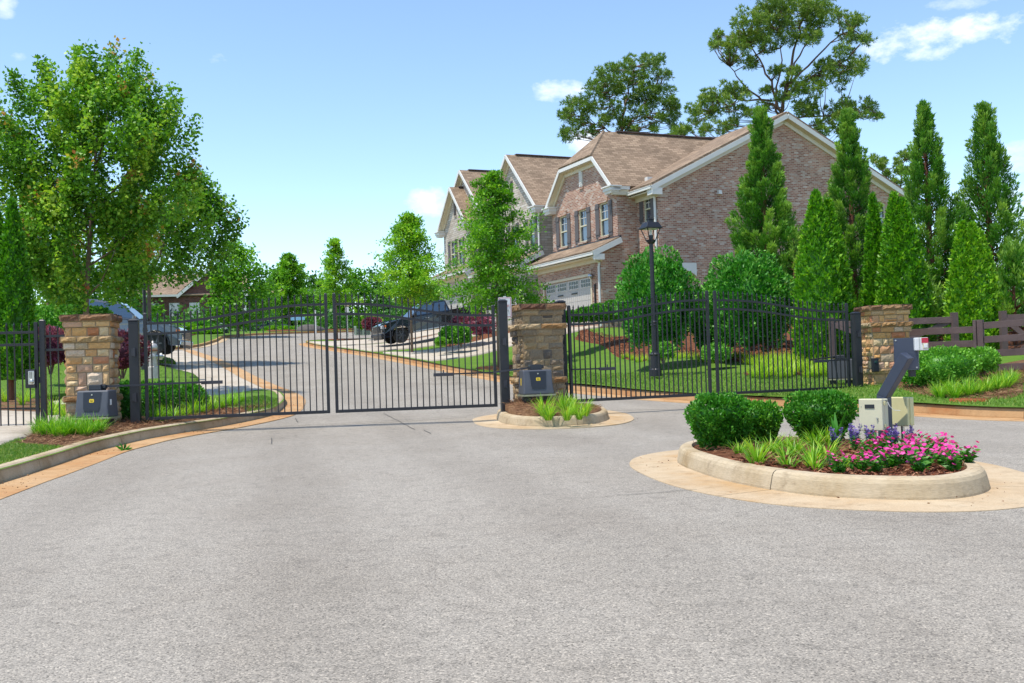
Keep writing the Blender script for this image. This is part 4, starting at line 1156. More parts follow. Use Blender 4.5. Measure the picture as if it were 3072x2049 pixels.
hs = m.build('hood', mt['pedestal'], ped, loc=hood_c); hs.rotation_euler = (0, 0, rad(-24))
m = MB()
for x in (-.085, .085):
    for z in (-.125, .125): m.lathe([(.0, -.017), (.007, -.016), (.009, -.012)], (x, 0, z), 8, axis='y')
bo = m.build('bolt', mt['silver'], ped, loc=hood_c); bo.rotation_euler = (0, 0, rad(-24))
kp = MB(); kp.box((0, 0, 0), (.115, .08, .115)); k1 = kp.build('keypad_box', mt['whiteplastic'], ped, bevel=.006, loc=U(2762, 1032, 9.16)); k1.rotation_euler = (0, 0, rad(-10))
m = MB(); m.box((.028, -.043, .032), (.056, .006, .046)); m.build('red_label', mt['red'], k1)
m = MB(); m.box((.030, -.044, -.018), (.044, .008, .046)); m.build('button_plate', mt['beige'], k1, bevel=.002)
m = MB(); m.box((.032, -.05, -.018), (.03, .006, .034)); m.build('button', mt['whiteplastic'], k1, bevel=.002)
m = MB(); m.box((-.02, -.042, 0), (.004, .006, .114)); m.build('seam', mt['silver'], k1)
m = MB(); m.box((0, 0, 0), (.05, .05, .06)); m.build('cable_gland', mt['opdark'], ped, loc=U(2736, 1120, 9.24))
# cream enclosures strapped to the post
def enclosure(nm, c, rz, w, d, h, mat_, front):
    m = MB(); m.box((0, d * .2, 0), (w, d * .6, h)); e = m.build(nm, mat_, ped, bevel=.008, loc=c); e.rotation_euler = (0, 0, rz)
    m = MB(); m.box((-.003, -d * .3, 0), (w + .008, d * .36, h + .008)); m.build('door', mat_, e, bevel=.008)
    if front:
        m = MB(); m.box((-.01, -d * .49, h * .27), (w * .42, .008, h * .13)); m.build('display', mt['opdark'], e, bevel=.002)
        m = MB(); m.lathe([(.0, -.012), (.007, -.012), (.01, 0)], (w * .27, -d * .48, -.03), 8, axis='y'); m.box((w * .27, -d * .5, -.045), (.008, .008, .03)); m.build('latch', mt['silver'], e)
        m = MB(); m.lathe([(.0, -.004), (.004, -.003), (.004, 0)], (-w * .42, -d * .48, h * .27), 6, axis='y'); m.build('screw', mt['silver'], e)
        for z in (-.1, .1):
            m = MB(); m.box((w / 2 + .006, -d * .12, z), (.012, .05, .03)); m.build('hinge', mt['beige2'], e, bevel=.003)
        m = MB(); m.box((w / 2 + .004, .02, .115), (.008, .04, .012)); m.build('wire_clip', mt['opdark'], e)
        m = MB(); m.tube([(w / 2 + .012, .03, .112), (w / 2 + .03, .03, .07), (w / 2 + .06, .05, .035), (w / 2 + .10, .09, .03)], .0025, 6); m.build('wire', mt['whiteplastic'], e)
    else:
        m = MB()
        for k in range(9): m.lathe([(.0, -.006), (.005, -.004), (.006, 0)], (-w * .43 + .0, -d * .48, -h * .4 + k * h * .1), 6, axis='y')
        m.build('rivet', mt['silver'], e)
        m = MB(); m.box((w / 2 + .003, -d * .1, 0), (.012, .02, h * .9)); m.build('hinge', mt['beige2'], e)
    m = MB(); m.tube([(0, 0, -h / 2), (0, 0, -h / 2 - .22)], .016, 8); m.tube([(.07, .03, -h / 2), (.07, .03, -h / 2 - .22)], .012, 8); m.build('conduit', mt['silver'], e)
    return e
enclosure('access_cabinet', U(2622, 1243, 9.12), rad(-40), .205, .15, .275, mt['beige'], True)
enclosure('rear_cabinet', U(2706, 1234, 9.42), rad(-48), .17, .13, .26, mt['beige2'], False)

# ------------------------------------------------------------------ brown board fence and cross-buck field gate
fence = thing('board_fence', 'brown four board fence climbing away from the golden pillar', 'fence', (0, 0, 0))
fp_ = [(8.35, 21.75, 1.55, .55), (9.5, 20.6, 1.62, .72), (10.35, 19.7, 1.72, .8), (12.4, 17.9, 1.75, .85)]
for (x, y, zt, zb) in fp_[1:]:
    m = MB(); m.box((x, y, (zt + zb) / 2 - .15), (.115, .115, zt - zb + .36), rz=rad(-40)); m.box((x - .1, y + .03, (zt + zb) / 2 - .12), (.06, .09, zt - zb + .3), rz=rad(-40)); m.build('post', mt['rail'], fence, bevel=.004)
for (p, q_) in zip(fp_[:-1], fp_[1:]):
    dx, dy = q_[0] - p[0], q_[1] - p[1]; ln = math.hypot(dx, dy); nx, ny = -dy / ln, dx / ln
    for k in range(4):
        z0 = p[2] - .09 - k * .285; z1 = q_[2] - .16 - k * .285
        m = MB(); m.beam((p[0] + dx * .03, p[1] + dy * .03, z0), (q_[0] - dx * .02, q_[1] - dy * .02, z1), .03, .135); m.build('board', mt['rail'], fence, bevel=.003)
fg = thing('field_gate', 'brown cross braced paddock gate with wire mesh behind the board fence', 'gate', (0, 0, 0))
for (xa, xb, nm) in ((UX(2500, 25.0), UX(2868, 24.2), 'gate_panel'), (UX(3014, 24.2), UX(3180, 23.8), 'gate_panel')):
    ya, yb = (25.0, 24.2) if xb < 11 else (24.2, 23.8)
    m = MB(); zt, zb = 1.78, .62
    m.beam((xa, ya, zt), (xb, yb, zt), .05, .15); m.beam((xa, ya, zb), (xb, yb, zb), .05, .15)
    m.beam((xa, ya + .02, zb), (xb, yb + .02, zt), .04, .12); m.beam((xa, ya - .03, zt), (xb, yb - .03, zb), .04, .12)
    m.box((xa, ya, 1.2), (.14, .14, 1.5)); m.box((xb, yb, 1.2), (.14, .14, 1.5))
    m.build(nm, mt['rail'], fg, bevel=.004)
    m = MB()
    for k in range(16):
        t = k / 15; m.beam((xa + (xb - xa) * t, ya + (yb - ya) * t + .03, zb), (xa + (xb - xa) * t + .001, ya + (yb - ya) * t + .03, zt), .005, .005)
    for k in range(8):
        z = zb + (zt - zb) * k / 7; m.beam((xa, ya + .03, z), (xb, yb + .03, z), .005, .005)
    m.build('wire_mesh', mt['ironlight'], fg)

# ------------------------------------------------------------------ street lamps
def lamp(label, px, pyb, Y, ztop, lantern=True):
    b = U(px, pyb, Y)
    l = thing('street_lamp', label, 'street lamp', (b.x, b.y, b.z), rad(20), 'street lamps')
    h = ztop - b.z; I = mt['iron']
    m = MB(); m.lathe([(.155, -.1), (.155, .07), (.135, .10), (.13, .42), (.145, .46), (.10, .50), (.095, .53)], n=16); m.build('base', I, l)
    m = MB(); m.lathe([(.075, .5), (.07, 1.18), (.09, 1.20), (.09, 1.23), (.066, 1.25), (.085, 1.28), (.06, 1.32), (.052, h - .82), (.05, h - .68)], n=14); m.build('pole', I, l)
    z = h - .70
    m = MB(); m.lathe([(.05, z), (.12, z + .06), (.14, z + .12), (.06, z + .13), (.05, z + .24)], n=4); m.build('cradle', I, l)
    for k in range(4):
        th = PI / 4 + k * PI / 2; c, s_ = math.cos(th), math.sin(th)
        m = MB(); m.beam((.10 * c, .10 * s_, z + .06), (.255 * c, .255 * s_, z + .40), .02, .02); m.build('strut', I, l)
    m = MB(); m.box((0, 0, z + .40), (.30, .30, .02)); m.box((0, 0, z + .27), (.05, .05, .26)); m.build('diffuser', mt['frost'], l)
    m = MB(); m.box((0, 0, z + .42), (.46, .46, .035)); m.box((0, 0, z + .50), (.43, .43, .13), top=.72); m.box((0, 0, z + .60), (.13, .13, .08)); m.box((0, 0, z + .65), (.17, .17, .025)); m.build('hood', I, l, bevel=.008)
    return l
lamp('black lantern street lamp on the lawn behind the right gate', 1967, 1117, 26.0, U(1950, 652, 26).z)
lamp('black street lamp pole reaching up into the leafy tree crown', 438, 1100, 34.0, 5.6)

# hydrant
hb = GR(459, 1110, .1)
hy = thing('fire_hydrant', 'silver painted fire hydrant with a rusty flange beside the drive', 'hydrant', (UX(459, 24.5), 24.5, float(GBack(UX(459, 24.5), 24.5)) - .0), rad(15))
hz = (U(459, 1104, 24.5).z) - hy.location.z
m = MB(); m.lathe([(.13, hz - .25), (.13, hz + .02), (.10, hz + .04), (.10, hz + .36), (.105, hz + .40)], n=16); m.build('barrel', mt['hydrant'], hy, smooth=False)
m = MB(); m.lathe([(.15, hz + .40), (.15, hz + .435)], n=16); m.build('flange', mt['hydrantrust'], hy)
m = MB(); m.lathe([(.125, hz + .436), (.115, hz + .52), (.08, hz + .585), (.03, hz + .60), (.03, hz + .65), (.0, hz + .655)], n=16); m.build('bonnet', mt['hydrant'], hy, smooth=True)
m = MB(); m.lathe([(.075, .07), (.075, .15), (.085, .16), (.085, .21), (.03, .22), (.03, .25)], (0, 0, hz + .28), 14, axis='x'); m.build('pumper_nozzle', mt['silver'], hy)
m = MB(); m.lathe([(.055, -.07), (.055, -.14), (.065, -.15), (.065, -.18), (.02, -.19), (.02, -.21)], (0, 0, hz + .28), 14, axis='y'); m.build('hose_nozzle', mt['hydrant'], hy)
def rebase(root, loc):
    loc = Vector(loc); root.location = loc
    for ch in root.children: ch.location = ch.location - loc
rebase(ped, (pb.x, pb.y, .2)); rebase(fence, (9.5, 20.6, .7)); rebase(fg, (10.0, 24.4, .7))
# ------------------------------------------------------------------ townhouses (local frame: x into the building, y along the street, z up)
def wall_holes(mb, fixed, axis, a0, a1, z0, z1, holes, face=-1, depth=.10, mi=0):
    """a wall in the plane axis=fixed with rectangular openings and their reveals"""
    As = sorted({a0, a1, *[h[0] for h in holes], *[h[1] for h in holes]}); Zs = sorted({z0, z1, *[h[2] for h in holes], *[h[3] for h in holes]})
    P = (lambda a, z, d=0: (fixed + d, a, z)) if axis == 'x' else (lambda a, z, d=0: (a, fixed + d, z))
    for i in range(len(As) - 1):
        for j in range(len(Zs) - 1):
            ca, cz = (As[i] + As[i + 1]) / 2, (Zs[j] + Zs[j + 1]) / 2
            if any(h[0] < ca < h[1] and h[2] < cz < h[3] for h in holes): continue
            mb.add([P(As[i], Zs[j]), P(As[i + 1], Zs[j]), P(As[i + 1], Zs[j + 1]), P(As[i], Zs[j + 1])], [(0, 1, 2, 3)], mi)
    for h in holes:
        c = [(h[0], h[2]), (h[1], h[2]), (h[1], h[3]), (h[0], h[3])]
        for k in range(4):
            p, q = c[k], c[(k + 1) % 4]
            mb.add([P(*p), P(*q), P(*q, depth), P(*p, depth)], [(0, 1, 2, 3)], mi)
def window(parent, fixed, axis, a0, a1, z0, z1, depth=.09, grid=(2, 2), frame='beige', glass='pane'):
    """sash window set into its opening; muntins only in the upper sash"""
    B = (lambda ca, cz, wa, wz, d, th: ((fixed + d, ca, cz), (th, wa, wz))) if axis == 'x' else (lambda ca, cz, wa, wz, d, th: ((ca, fixed + d, cz), (wa, th, wz)))
    f = MB(); ca, cz, w, h = (a0 + a1) / 2, (z0 + z1) / 2, a1 - a0, z1 - z0
    for (x, z, ww, hh) in ((a0 + .03, cz, .06, h), (a1 - .03, cz, .06, h), (ca, z0 + .03, w - .12, .06), (ca, z1 - .03, w - .12, .06), (ca, cz, w - .12, .06)):
        c, d = B(x, z, ww, hh, depth - .03, .06); f.box(c, d)
    fo = f.build('window_frame', mt[frame], parent)
    g = MB(); c, d = B(ca, cz, w - .1, h - .1, depth + .015, .01); g.box(c, d); g.build('pane', mt[glass], fo)
    if grid:
        m = MB(); zc = cz + h / 4
        c, d = B(ca, zc, .022, h / 2 - .06, depth, .02); m.box(c, d)
        c, d = B(ca, zc, w - .12, .022, depth - .002, .02); m.box(c, d)
        m.build('muntin', mt['trim'], fo)
    m = MB(); c, d = B(ca, z0 - .04, w + .14, .08, -.02, .12); m.box(c, d); m.build('window_sill', mt['brick1'] if parent.get('redbrick') else mt['brick2'], fo)
    return fo
def shutter(parent, fixed, axis, a, z0, z1, w=.36):
    m = MB()
    for k in range(3):
        aa = a - w / 2 + w * (k + .5) / 3
        c = (fixed - .025, aa, (z0 + z1) / 2) if axis == 'x' else (aa, fixed - .025, (z0 + z1) / 2)
        d = (.03, w / 3 - .008, z1 - z0) if axis == 'x' else (w / 3 - .008, .03, z1 - z0); m.box(c, d)
    for z in (z0 + .2, z1 - .2):
        c = (fixed - .05, a, z) if axis == 'x' else (a, fixed - .05, z)
        d = (.025, w, .09) if axis == 'x' else (w, .025, .09); m.box(c, d)
    m.build('shutter', mt['shutter'], parent)
def garage_door(parent, y0, y1, z0, z1, mat_='garage'):
    g = MB(); n = 4; h = (z1 - z0)
    g.box((.10, (y0 + y1) / 2, (z0 + z1) / 2), (.05, y1 - y0, h))
    ph = h / 4
    for r in range(4):
        for k in range(22 if r < 3 else 0):
            pass
    for r in range(3):
        for k in range(23):
            y = y0 + (y1 - y0) * (k + .5) / 23
            g.box((.07, y, z0 + ph * (r + .5)), (.014, (y1 - y0) / 23 - .02, ph - .03))
    g.box((.07, (y0 + y1) / 2, z1 - ph / 2), (.012, y1 - y0, ph - .02))
    d = g.build('garage_door', mt[mat_], parent)
    for k in range(4):
        yc = y0 + (y1 - y0) * (k + .5) / 4; w = (y1 - y0) / 4 * .78
        p = MB(); p.box((.058, yc, z1 - ph * .5), (.012, w, ph * .7)); p.build('door_window', mt['panedark'], d)
        m = MB()
        for j in range(5): m.box((.05, yc - w / 2 + w * j / 4, z1 - ph * .5), (.014, .022, ph * .7))
        for j in range(3): m.box((.048, yc, z1 - ph * .5 - ph * .35 + ph * .35 * j), (.014, w, .022))
        m.build('window_grid', mt['trim'], d)
    for yc in (y0 + (y1 - y0) * .36, y0 + (y1 - y0) * .66):
        m = MB(); m.box((.04, yc, z1 - ph * 1.25), (.03, .55, .06)); m.build('strap_handle', mt['opdark'], d)
    m = MB(); m.box((.02, (y0 + y1) / 2, z1 + .07), (.12, y1 - y0 + .24, .13))
    for y in (y0 - .06, y1 + .06): m.box((.02, y, (z0 + z1) / 2), (.12, .11, h)); 
    m.build('door_casing', mt['cream'], parent)
def gutter_run(parent, p0, p1, s=.13):
    m = MB(); m.beam(p0, p1, s, s); m.beam((p0[0], p0[1], p0[2] + s / 2), (p1[0], p1[1], p1[2] + s / 2), s + .03, .025); m.build('gutter', mt['trim'], parent)
def spout(parent, pts, r=.055):
    m = MB(); m.tube(pts, r, 8); m.build('downspout', mt['trim'], parent)

def gable_roof(parent, yc, half, t0, t_in, z_e, z_p, kmain, wall_t, clip=None, wall_mat=None, vent=True, mat_='shingle', zmain=8.9, tmain=1.96):
    """front gable with its ridge running back into the building; clip = height where the peak is cut by a small hip"""
    k = (z_p - z_e) / half; sh = mt[mat_]
    tv = tmain + (z_e - zmain) / kmain; tp = min(t_in, tmain + (z_p - zmain) / kmain)
    r = MB()
    for sg in (-1, 1):
        y0 = yc + sg * half
        if clip:
            yb = yc + sg * (half - (clip - z_e) / k); tc = t0 + (z_p - clip) * 1.05
            r.slab([(t0, y0, z_e), (t0, yb, clip), (tc, yc, z_p), (tp, yc, z_p), (tv, y0, z_e)][::sg], .10)
        else:
            r.slab([(t0, y0, z_e), (t0, yc, z_p), (tp, yc, z_p), (tv, y0, z_e)][::sg], .10)
    if clip:
        w = half - (clip - z_e) / k
        r.slab([(t0, yc - w, clip), (t0, yc + w, clip), (t0 + (z_p - clip) * 1.05, yc, z_p)], .10)
    ro = r.build('roof', sh, parent)
    m = MB(); m.beam(((t0 + (z_p - clip) * 1.05 if clip else t0) + .6, yc, z_p + .03), (tp - .2, yc, z_p + .02), .26, .05); m.build('ridge_vent', mt['rail'], ro)
    # white rakes and cream soffit
    f = MB(); s_ = MB()
    def edge(a, b):
        f.beam((t0 - .02, a[0], a[1] - .10), (t0 - .02, b[0], b[1] - .09), .05, .17)
        s_.beam(((t0 + wall_t) / 2, a[0], a[1] - .19), ((t0 + wall_t) / 2, b[0], b[1] - .19), wall_t - t0 - .06, .04)
        s_.beam((wall_t - .04, a[0], a[1] - .30), (wall_t - .04, b[0], b[1] - .30), .07, .20)
    if clip:
        w = half - (clip - z_e) / k
        edge((yc - half, z_e), (yc - w, clip)); edge((yc - w, clip), (yc + w, clip)); edge((yc + w, clip), (yc + half, z_e))
    else:
        edge((yc - half, z_e), (yc, z_p)); edge((yc, z_p), (yc + half, z_e))
    f.build('rake_board', mt['trim'], parent); s_.build('soffit', mt['cream'], parent)
    # gable wall
    g = MB(); hw_ = half - .25
    if clip:
        w = half - (clip - z_e) / k - .05
        g.poly([(wall_t, yc - hw_, z_e), (wall_t, yc + hw_, z_e), (wall_t, yc + w, clip - .08), (wall_t, yc - w, clip - .08)])
    else:
        g.poly([(wall_t, yc - hw_, z_e), (wall_t, yc + hw_, z_e), (wall_t, yc, z_p - .25 * k)])
    g.build('gable_wall', wall_mat, parent, recalc=False)
    if vent:
        zc = z_e + (z_p - z_e) * (.28 if clip else .45)
        m = MB(); m.box((wall_t - .03, yc, zc), (.05, .30, .8))
        for j in range(7): m.box((wall_t - .07, yc, zc - .32 + j * .105), (.04, .22, .05))
        m.build('gable_vent', mt['trim'] if clip else mt['shutter'], parent)
        m = MB(); m.box((wall_t - .03, yc, zc - .46), (.06, .42, .08)); m.build('vent_sill', wall_mat, parent)
    # eave returns
    for sg in (-1, 1):
        m = MB(); yy = yc + sg * (half - .25)
        m.box((t0 + .16, yy, z_e - .16), (.5, .75, .16)); m.box((t0 + .16, yy, z_e - .30), (.36, .60, .12), top=1.15); m.box((t0 + .15, yy, z_e - .05), (.62, .85, .06)); m.build('eave_return', mt['trim'], parent)
    return tv, tp

def lean_roof(parent, y0, y1, t0, z0, t1, z1, wall_front):
    r = MB(); r.slab([(t0, y0, z0), (t1, y0, z1), (t1, y1, z1), (t0, y1, z0)][::-1], .08); r.build('garage_roof', mt['shingle'], parent)
    m = MB(); m.box((t1 - .05, (y0 + y1) / 2, z1 + .02), (.10, y1 - y0, .14)); m.build('flashing', mt['opdark'], parent)
    gutter_run(parent, (t0 - .05, y0, z0 - .10), (t0 - .05, y1, z0 - .10))
    s_ = MB(); s_.box(((t0 + wall_front) / 2, (y0 + y1) / 2, z0 - .22), (wall_front - t0 - .04, y1 - y0 - .06, .05)); s_.box((wall_front - .05, (y0 + y1) / 2, z0 - .34), (.10, y1 - y0 - .3, .20)); s_.build('soffit', mt['cream'], parent)
    for y in (y0 - .01, y1 + .01):
        m = MB(); m.beam((t0 - .1, y, z0 - .12), (t1, y, z1 - .11), .05, .24); m.box((t0 + .22, y + (.06 if y < (y0 + y1) / 2 else -.06), z0 - .25), (.5, .16, .26))
        m.build('rake_board', mt['trim'], parent)

KM = .486
# unit nearest the gate: tumbled red brown brick
t1 = thing('townhouse', 'red brown brick end townhouse with three shuttered windows over a wide garage', 'house', H(0, 0, 0), WA, 'townhouses in the row')
t1['redbrick'] = 1
bk = mt['brick1']; F1 = 2.85
w = MB()
wall_holes(w, 0, 'x', 0, 6.7, 1.6, 5.62, [(1.0, 5.95, F1, 4.98)], depth=.16)
w.poly([(0, 0, 1.6), (1.96, 0, 1.6), (1.96, 0, 8.75), (.926, 0, 8.95), (.926, 0, 6.52), (0, 0, 5.9)])
wins = [(.83, 1.63, 6.85, 8.42), (2.95, 3.75, 6.85, 8.42), (5.05, 5.85, 6.85, 8.42)]
wall_holes(w, .926, 'x', 0, 6.7, 5.6, 9.0, wins)
wall_holes(w, 1.96, 'x', -1.79, 0, 1.6, 8.85, [(-1.18, -.62, 7.25, 8.42)])
wall_holes(w, -1.79, 'y', 1.96, 15.96, 1.6, 8.9, [(2.35, 3.6, 2.7, 5.1), (13.9, 15.0, 6.9, 8.4)], depth=.12)
w.poly([(1.96, -1.79, 8.9), (15.96, -1.79, 8.9), (8.96, -1.79, 12.28)])
w.poly([(15.96, -1.79, 1.6), (15.96, 6.7, 1.6), (15.96, 6.7, 8.9), (15.96, -1.79, 8.9)])
w.poly([(.926, 6.7, 1.6), (15.96, 6.7, 1.6), (15.96, 6.7, 8.9), (.926, 6.7, 8.9)])
w.build('wall', bk, t1, recalc=False)
for cc_, dd_ in [((.90, (a + b) / 2, d + .11), (.07, b - a + .1, .22)) for (a, b, c, d) in wins] + [((1.935, -.9, 8.53), (.07, .7, .2)), ((-.02, 3.47, 5.2), (.04, 5.2, .2))]:
    m = MB(); m.box(cc_, dd_); m.build('brick_lintel', bk, t1)
for (a, b, c, d) in wins:
    window(t1, .926, 'x', a, b, c, d)
    for y in (a - .22, b + .22): shutter(t1, .926, 'x', y, c - .02, d + .03, .36)
window(t1, 1.96, 'x', -1.18, -.62, 7.25, 8.42)
for y in (-1.18 - .2, -.62 + .2): shutter(t1, 1.96, 'x', y, 7.23, 8.45, .30)
window(t1, -1.79, 'y', 13.9, 15.0, 6.9, 8.4)
garage_door(t1, 1.0, 5.95, F1, 4.98)
# porch opening low on the side wall
m = MB(); m.box((2.95, -1.2, 1.9), (1.3, 1.0, 1.6)); m.poly([(2.3, -.75, 2.6), (3.7, -.75, 2.6), (3.7, -.75, 5.2), (2.3, -.75, 5.2)]); m.poly([(3.62, -1.68, 2.6), (3.62, -.75, 2.6), (3.62, -.75, 5.2), (3.62, -1.68, 5.2)]); m.build('porch_recess', bk, t1)
window(t1, -.80, 'y', 2.75, 3.4, 2.9, 4.9, depth=.0, glass='panedark')
m = MB(); A = [(2.1 + 1.7 * i / 12, 5.02 - .28 * abs((i - 6) / 6) ** 2.2) for i in range(13)]
m.prism([(2.1, 5.32)] + [(x, z) for x, z in A] + [(3.8, 5.32)], -1.90, -1.76, 'y'); m.build('porch_arch', mt['trim'], t1)
# main roof
rf = MB(); te, tr_, tb = 1.5, 8.96, 16.42
ze = 8.9 - .46 * KM; zr = 12.33
rf.slab([(te, -2.15, ze), (te, 6.9, ze), (tr_, 6.9, zr), (tr_, -2.15, zr)], .11); rf.slab([(tb, 6.9, ze), (tb, -2.15, ze), (tr_, -2.15, zr), (tr_, 6.9, zr)], .11)
ro = rf.build('roof', mt['shingle'], t1)
m = MB(); m.beam((tr_, -1.4, zr + .03), (tr_, 6.5, zr + .02), .26, .05); m.build('ridge_vent', mt['rail'], ro)
m = MB()
for (a, b) in (((te - .03, ze), (tr_, zr)), ((tb + .03, ze), (tr_, zr))):
    m.beam((a[0], -2.16, a[1] - .12), (b[0], -2.16, b[1] - .11), .05, .21)
    m.beam((a[0], -1.83, a[1] - .30), (b[0], -1.83, b[1] - .30), .08, .22)
m.box((te + .22, -1.97, ze - .25), (.52, .42, .30)); m.box((tb - .22, -1.97, ze - .25), (.52, .42, .30)); m.build('rake_board', mt['trim'], t1)
m = MB()
for (a, b) in (((te, ze), (tr_, zr)), ((tb, ze), (tr_, zr))): m.beam((a[0], -1.98, a[1] - .21), (b[0], -1.98, b[1] - .21), .34, .04)
m.box((1.74, -1.05, ze - .22), (.46, 2.1, .05)); m.box((1.93, -.9, ze - .34), (.10, 1.78, .22)); m.build('soffit', mt['cream'], t1)
gutter_run(t1, (te - .05, -2.15, ze - .09), (te - .05, -.05, ze - .09))
gutter_run(t1, (.65, -.16, 8.87), (1.5, -.16, 8.87)); 
m = MB(); m.box((1.2, -.09, 8.68), (1.1, .16, .24)); m.build('frieze', mt['cream'], t1)
gable_roof(t1, 3.35, 3.45, .6, 8.9, 9.0, 12.30, KM, .926, clip=10.66, wall_mat=bk)
lean_roof(t1, -.3, 6.75, -.45, 5.98, .93, 6.62, 0)
spout(t1, [(-.42, -.02, 5.8), (-.30, -.02, 5.62), (-.05, .06, 5.5), (-.06, .10, 5.3), (-.06, .10, F1 - .2)], .06)
spout(t1, [(1.5, -1.72, 8.55), (1.6, -1.70, 8.42), (1.88, -1.66, 8.3), (1.89, -1.66, 8.1), (1.89, -1.66, 2.4)], .06)
m = MB(); m.lathe([(.0, -.14), (.10, -.10), (.14, 0), (.10, .10), (.0, .14)], (-.16, .72, 4.95), 12); m.build('globe_light', mt['chrome'], t1, smooth=True)
m = MB(); m.box((-.06, .55, 4.1), (.06, .07, .95)); m.build('house_number_plate', mt['opdark'], t1)
for (t_, z_) in ((5.2, 8.55), (6.55, 8.12), (5.6, 5.1)):
    m = MB(); m.box((t_, -1.86, z_), (.20, .16, .18), top=.75); m.build('wall_vent', mt['trim'], t1)
m = MB(); m.box((2.6, -.05, 9.35), (.25, .25, .18)); m.build('roof_vent', mt['trim'], t1)

def rowhouse(label, y0, y1, F, big, small, wmat, doors, wins, lean):
    t = thing('townhouse', label, 'house', H(0, y0, 0), WA, 'townhouses in the row')
    yo = y0
    w = MB(); Y = lambda y: y - yo
    zE = big[2]
    holesg = [(Y(doors[0]), Y(doors[1]), F, F + 2.13)]
    wall_holes(w, 0, 'x', Y(lean[0] + .3), Y(lean[1] - .1), F - 1.4, lean[2] - .25, holesg, depth=.16)
    wl_ = [(Y(a), Y(b), c, d) for a, b, c, d in wins]
    gl, gr_ = Y(big[0] - big[1] + .3), Y(big[0] + big[1] - .3)
    wall_holes(w, .926, 'x', gl, gr_, F + 2.5, zE, [x for x in wl_ if small is None or not (Y(small[0] - small[1]) < x[0] < Y(small[0] + small[1]))])
    w.poly([(0, Y(lean[0] + .3), F - 1.4), (.926, Y(lean[0] + .3), F - 1.4), (.926, Y(lean[0] + .3), lean[2]), (0, Y(lean[0] + .3), lean[2])])
    w.poly([(.926, gl, F), (1.96, gl, F), (1.96, gl, zE), (.926, gl, zE)])
    w.poly([(1.96, 0.02, F - 1), (1.96, gl, F - 1), (1.96, gl, zE - .2), (1.96, 0.02, zE - .2)])
    w.poly([(.926, Y(y1), F - 1.5), (15.9, Y(y1), F - 1.5), (15.9, Y(y1), zE), (.926, Y(y1), zE)])
    w.poly([(0, Y(lean[1] - .1), F - 1.5), (.93, Y(lean[1] - .1), F - 1.5), (.93, Y(lean[1] - .1), lean[2]), (0, Y(lean[1] - .1), lean[2])])
    if small:
        sl, sr = Y(small[0] - small[1] + .3), Y(small[0] + small[1] - .3)
        wall_holes(w, .35, 'x', sl, sr, F + 2.5, small[2], [x for x in wl_ if sl < x[0] < sr])
        for y in (sl, sr): w.poly([(.35, y, F + 2.5), (1.2, y, F + 2.5), (1.2, y, small[2]), (.35, y, small[2])])
    w.build('wall', wmat, t, recalc=False)
    for a, b, c, d in wl_:
        fx = .35 if small and Y(small[0] - small[1]) < a < Y(small[0] + small[1]) else .926
        window(t, fx, 'x', a, b, c, d)
        for y in (a - .22, b + .22): shutter(t, fx, 'x', y, c - .02, d + .03, .34)
    garage_door(t, Y(doors[0]), Y(doors[1]), F, F + 2.13)
    gable_roof(t, Y(big[0]), big[1], .6, 8.9, big[2], big[3], KM, .926, wall_mat=wmat, zmain=big[2] - .2)
    if small: gable_roof(t, Y(small[0]), small[1], 0.0, 1.2, small[2], small[3], 2.0, .35, wall_mat=wmat, zmain=small[2], tmain=.9)
    lean_roof(t, Y(lean[0]), Y(lean[1]), -.45, lean[2], .93, lean[2] + .66, 0)
    rf = MB(); zr_ = zE + 3.2
    rf.slab([(1.5, .0, zE - .4), (1.5, Y(y1) + .3, zE - .4), (8.5, Y(y1) + .3, zr_ - .25), (8.5, .0, zr_ - .25)], .11); rf.slab([(16.2, Y(y1) + .3, zE - .4), (16.2, .0, zE - .4), (8.5, .0, zr_ - .25), (8.5, Y(y1) + .3, zr_ - .25)], .11)
    rf.build('main_roof', mt['shingle'], t)
    spout(t, [(.75, gl - .25, zE - .2), (.86, gl - .2, zE - .45), (.86, gl - .06, zE - .6), (.86, gl - .06, lean[2] + .5)], .06)
    m = MB(); m.box((1.6, (gl + .1) / 2 - .1, zE - .28), (.3, max(.3, gl), .22)); m.build('gutter', mt['trim'], t)
    return t
rowhouse('pale brick middle townhouse with one tall steep gable behind the young tree', 6.72, 15.2, 3.25, (11.7, 3.7, 9.36, 12.78), None, mt['brick2'], (9.0, 13.9),
     [(8.9, 9.65, 7.2, 8.85), (11.3, 12.05, 7.2, 8.85), (13.7, 14.45, 7.2, 8.85)], (7.9, 15.1, 6.32))
rowhouse('pale brick far townhouse with a small gable in front of a larger one', 15.22, 21.9, 3.65, (19.0, 3.7, 9.96, 13.3), (19.25, 2.55, 9.75, 12.25), mt['brick2'], (16.6, 21.3),
     [(18.2, 19.0, 7.3, 8.95), (19.5, 20.3, 7.3, 8.95), (16.0, 16.5, 7.7, 8.9)], (15.6, 21.9, 6.75))

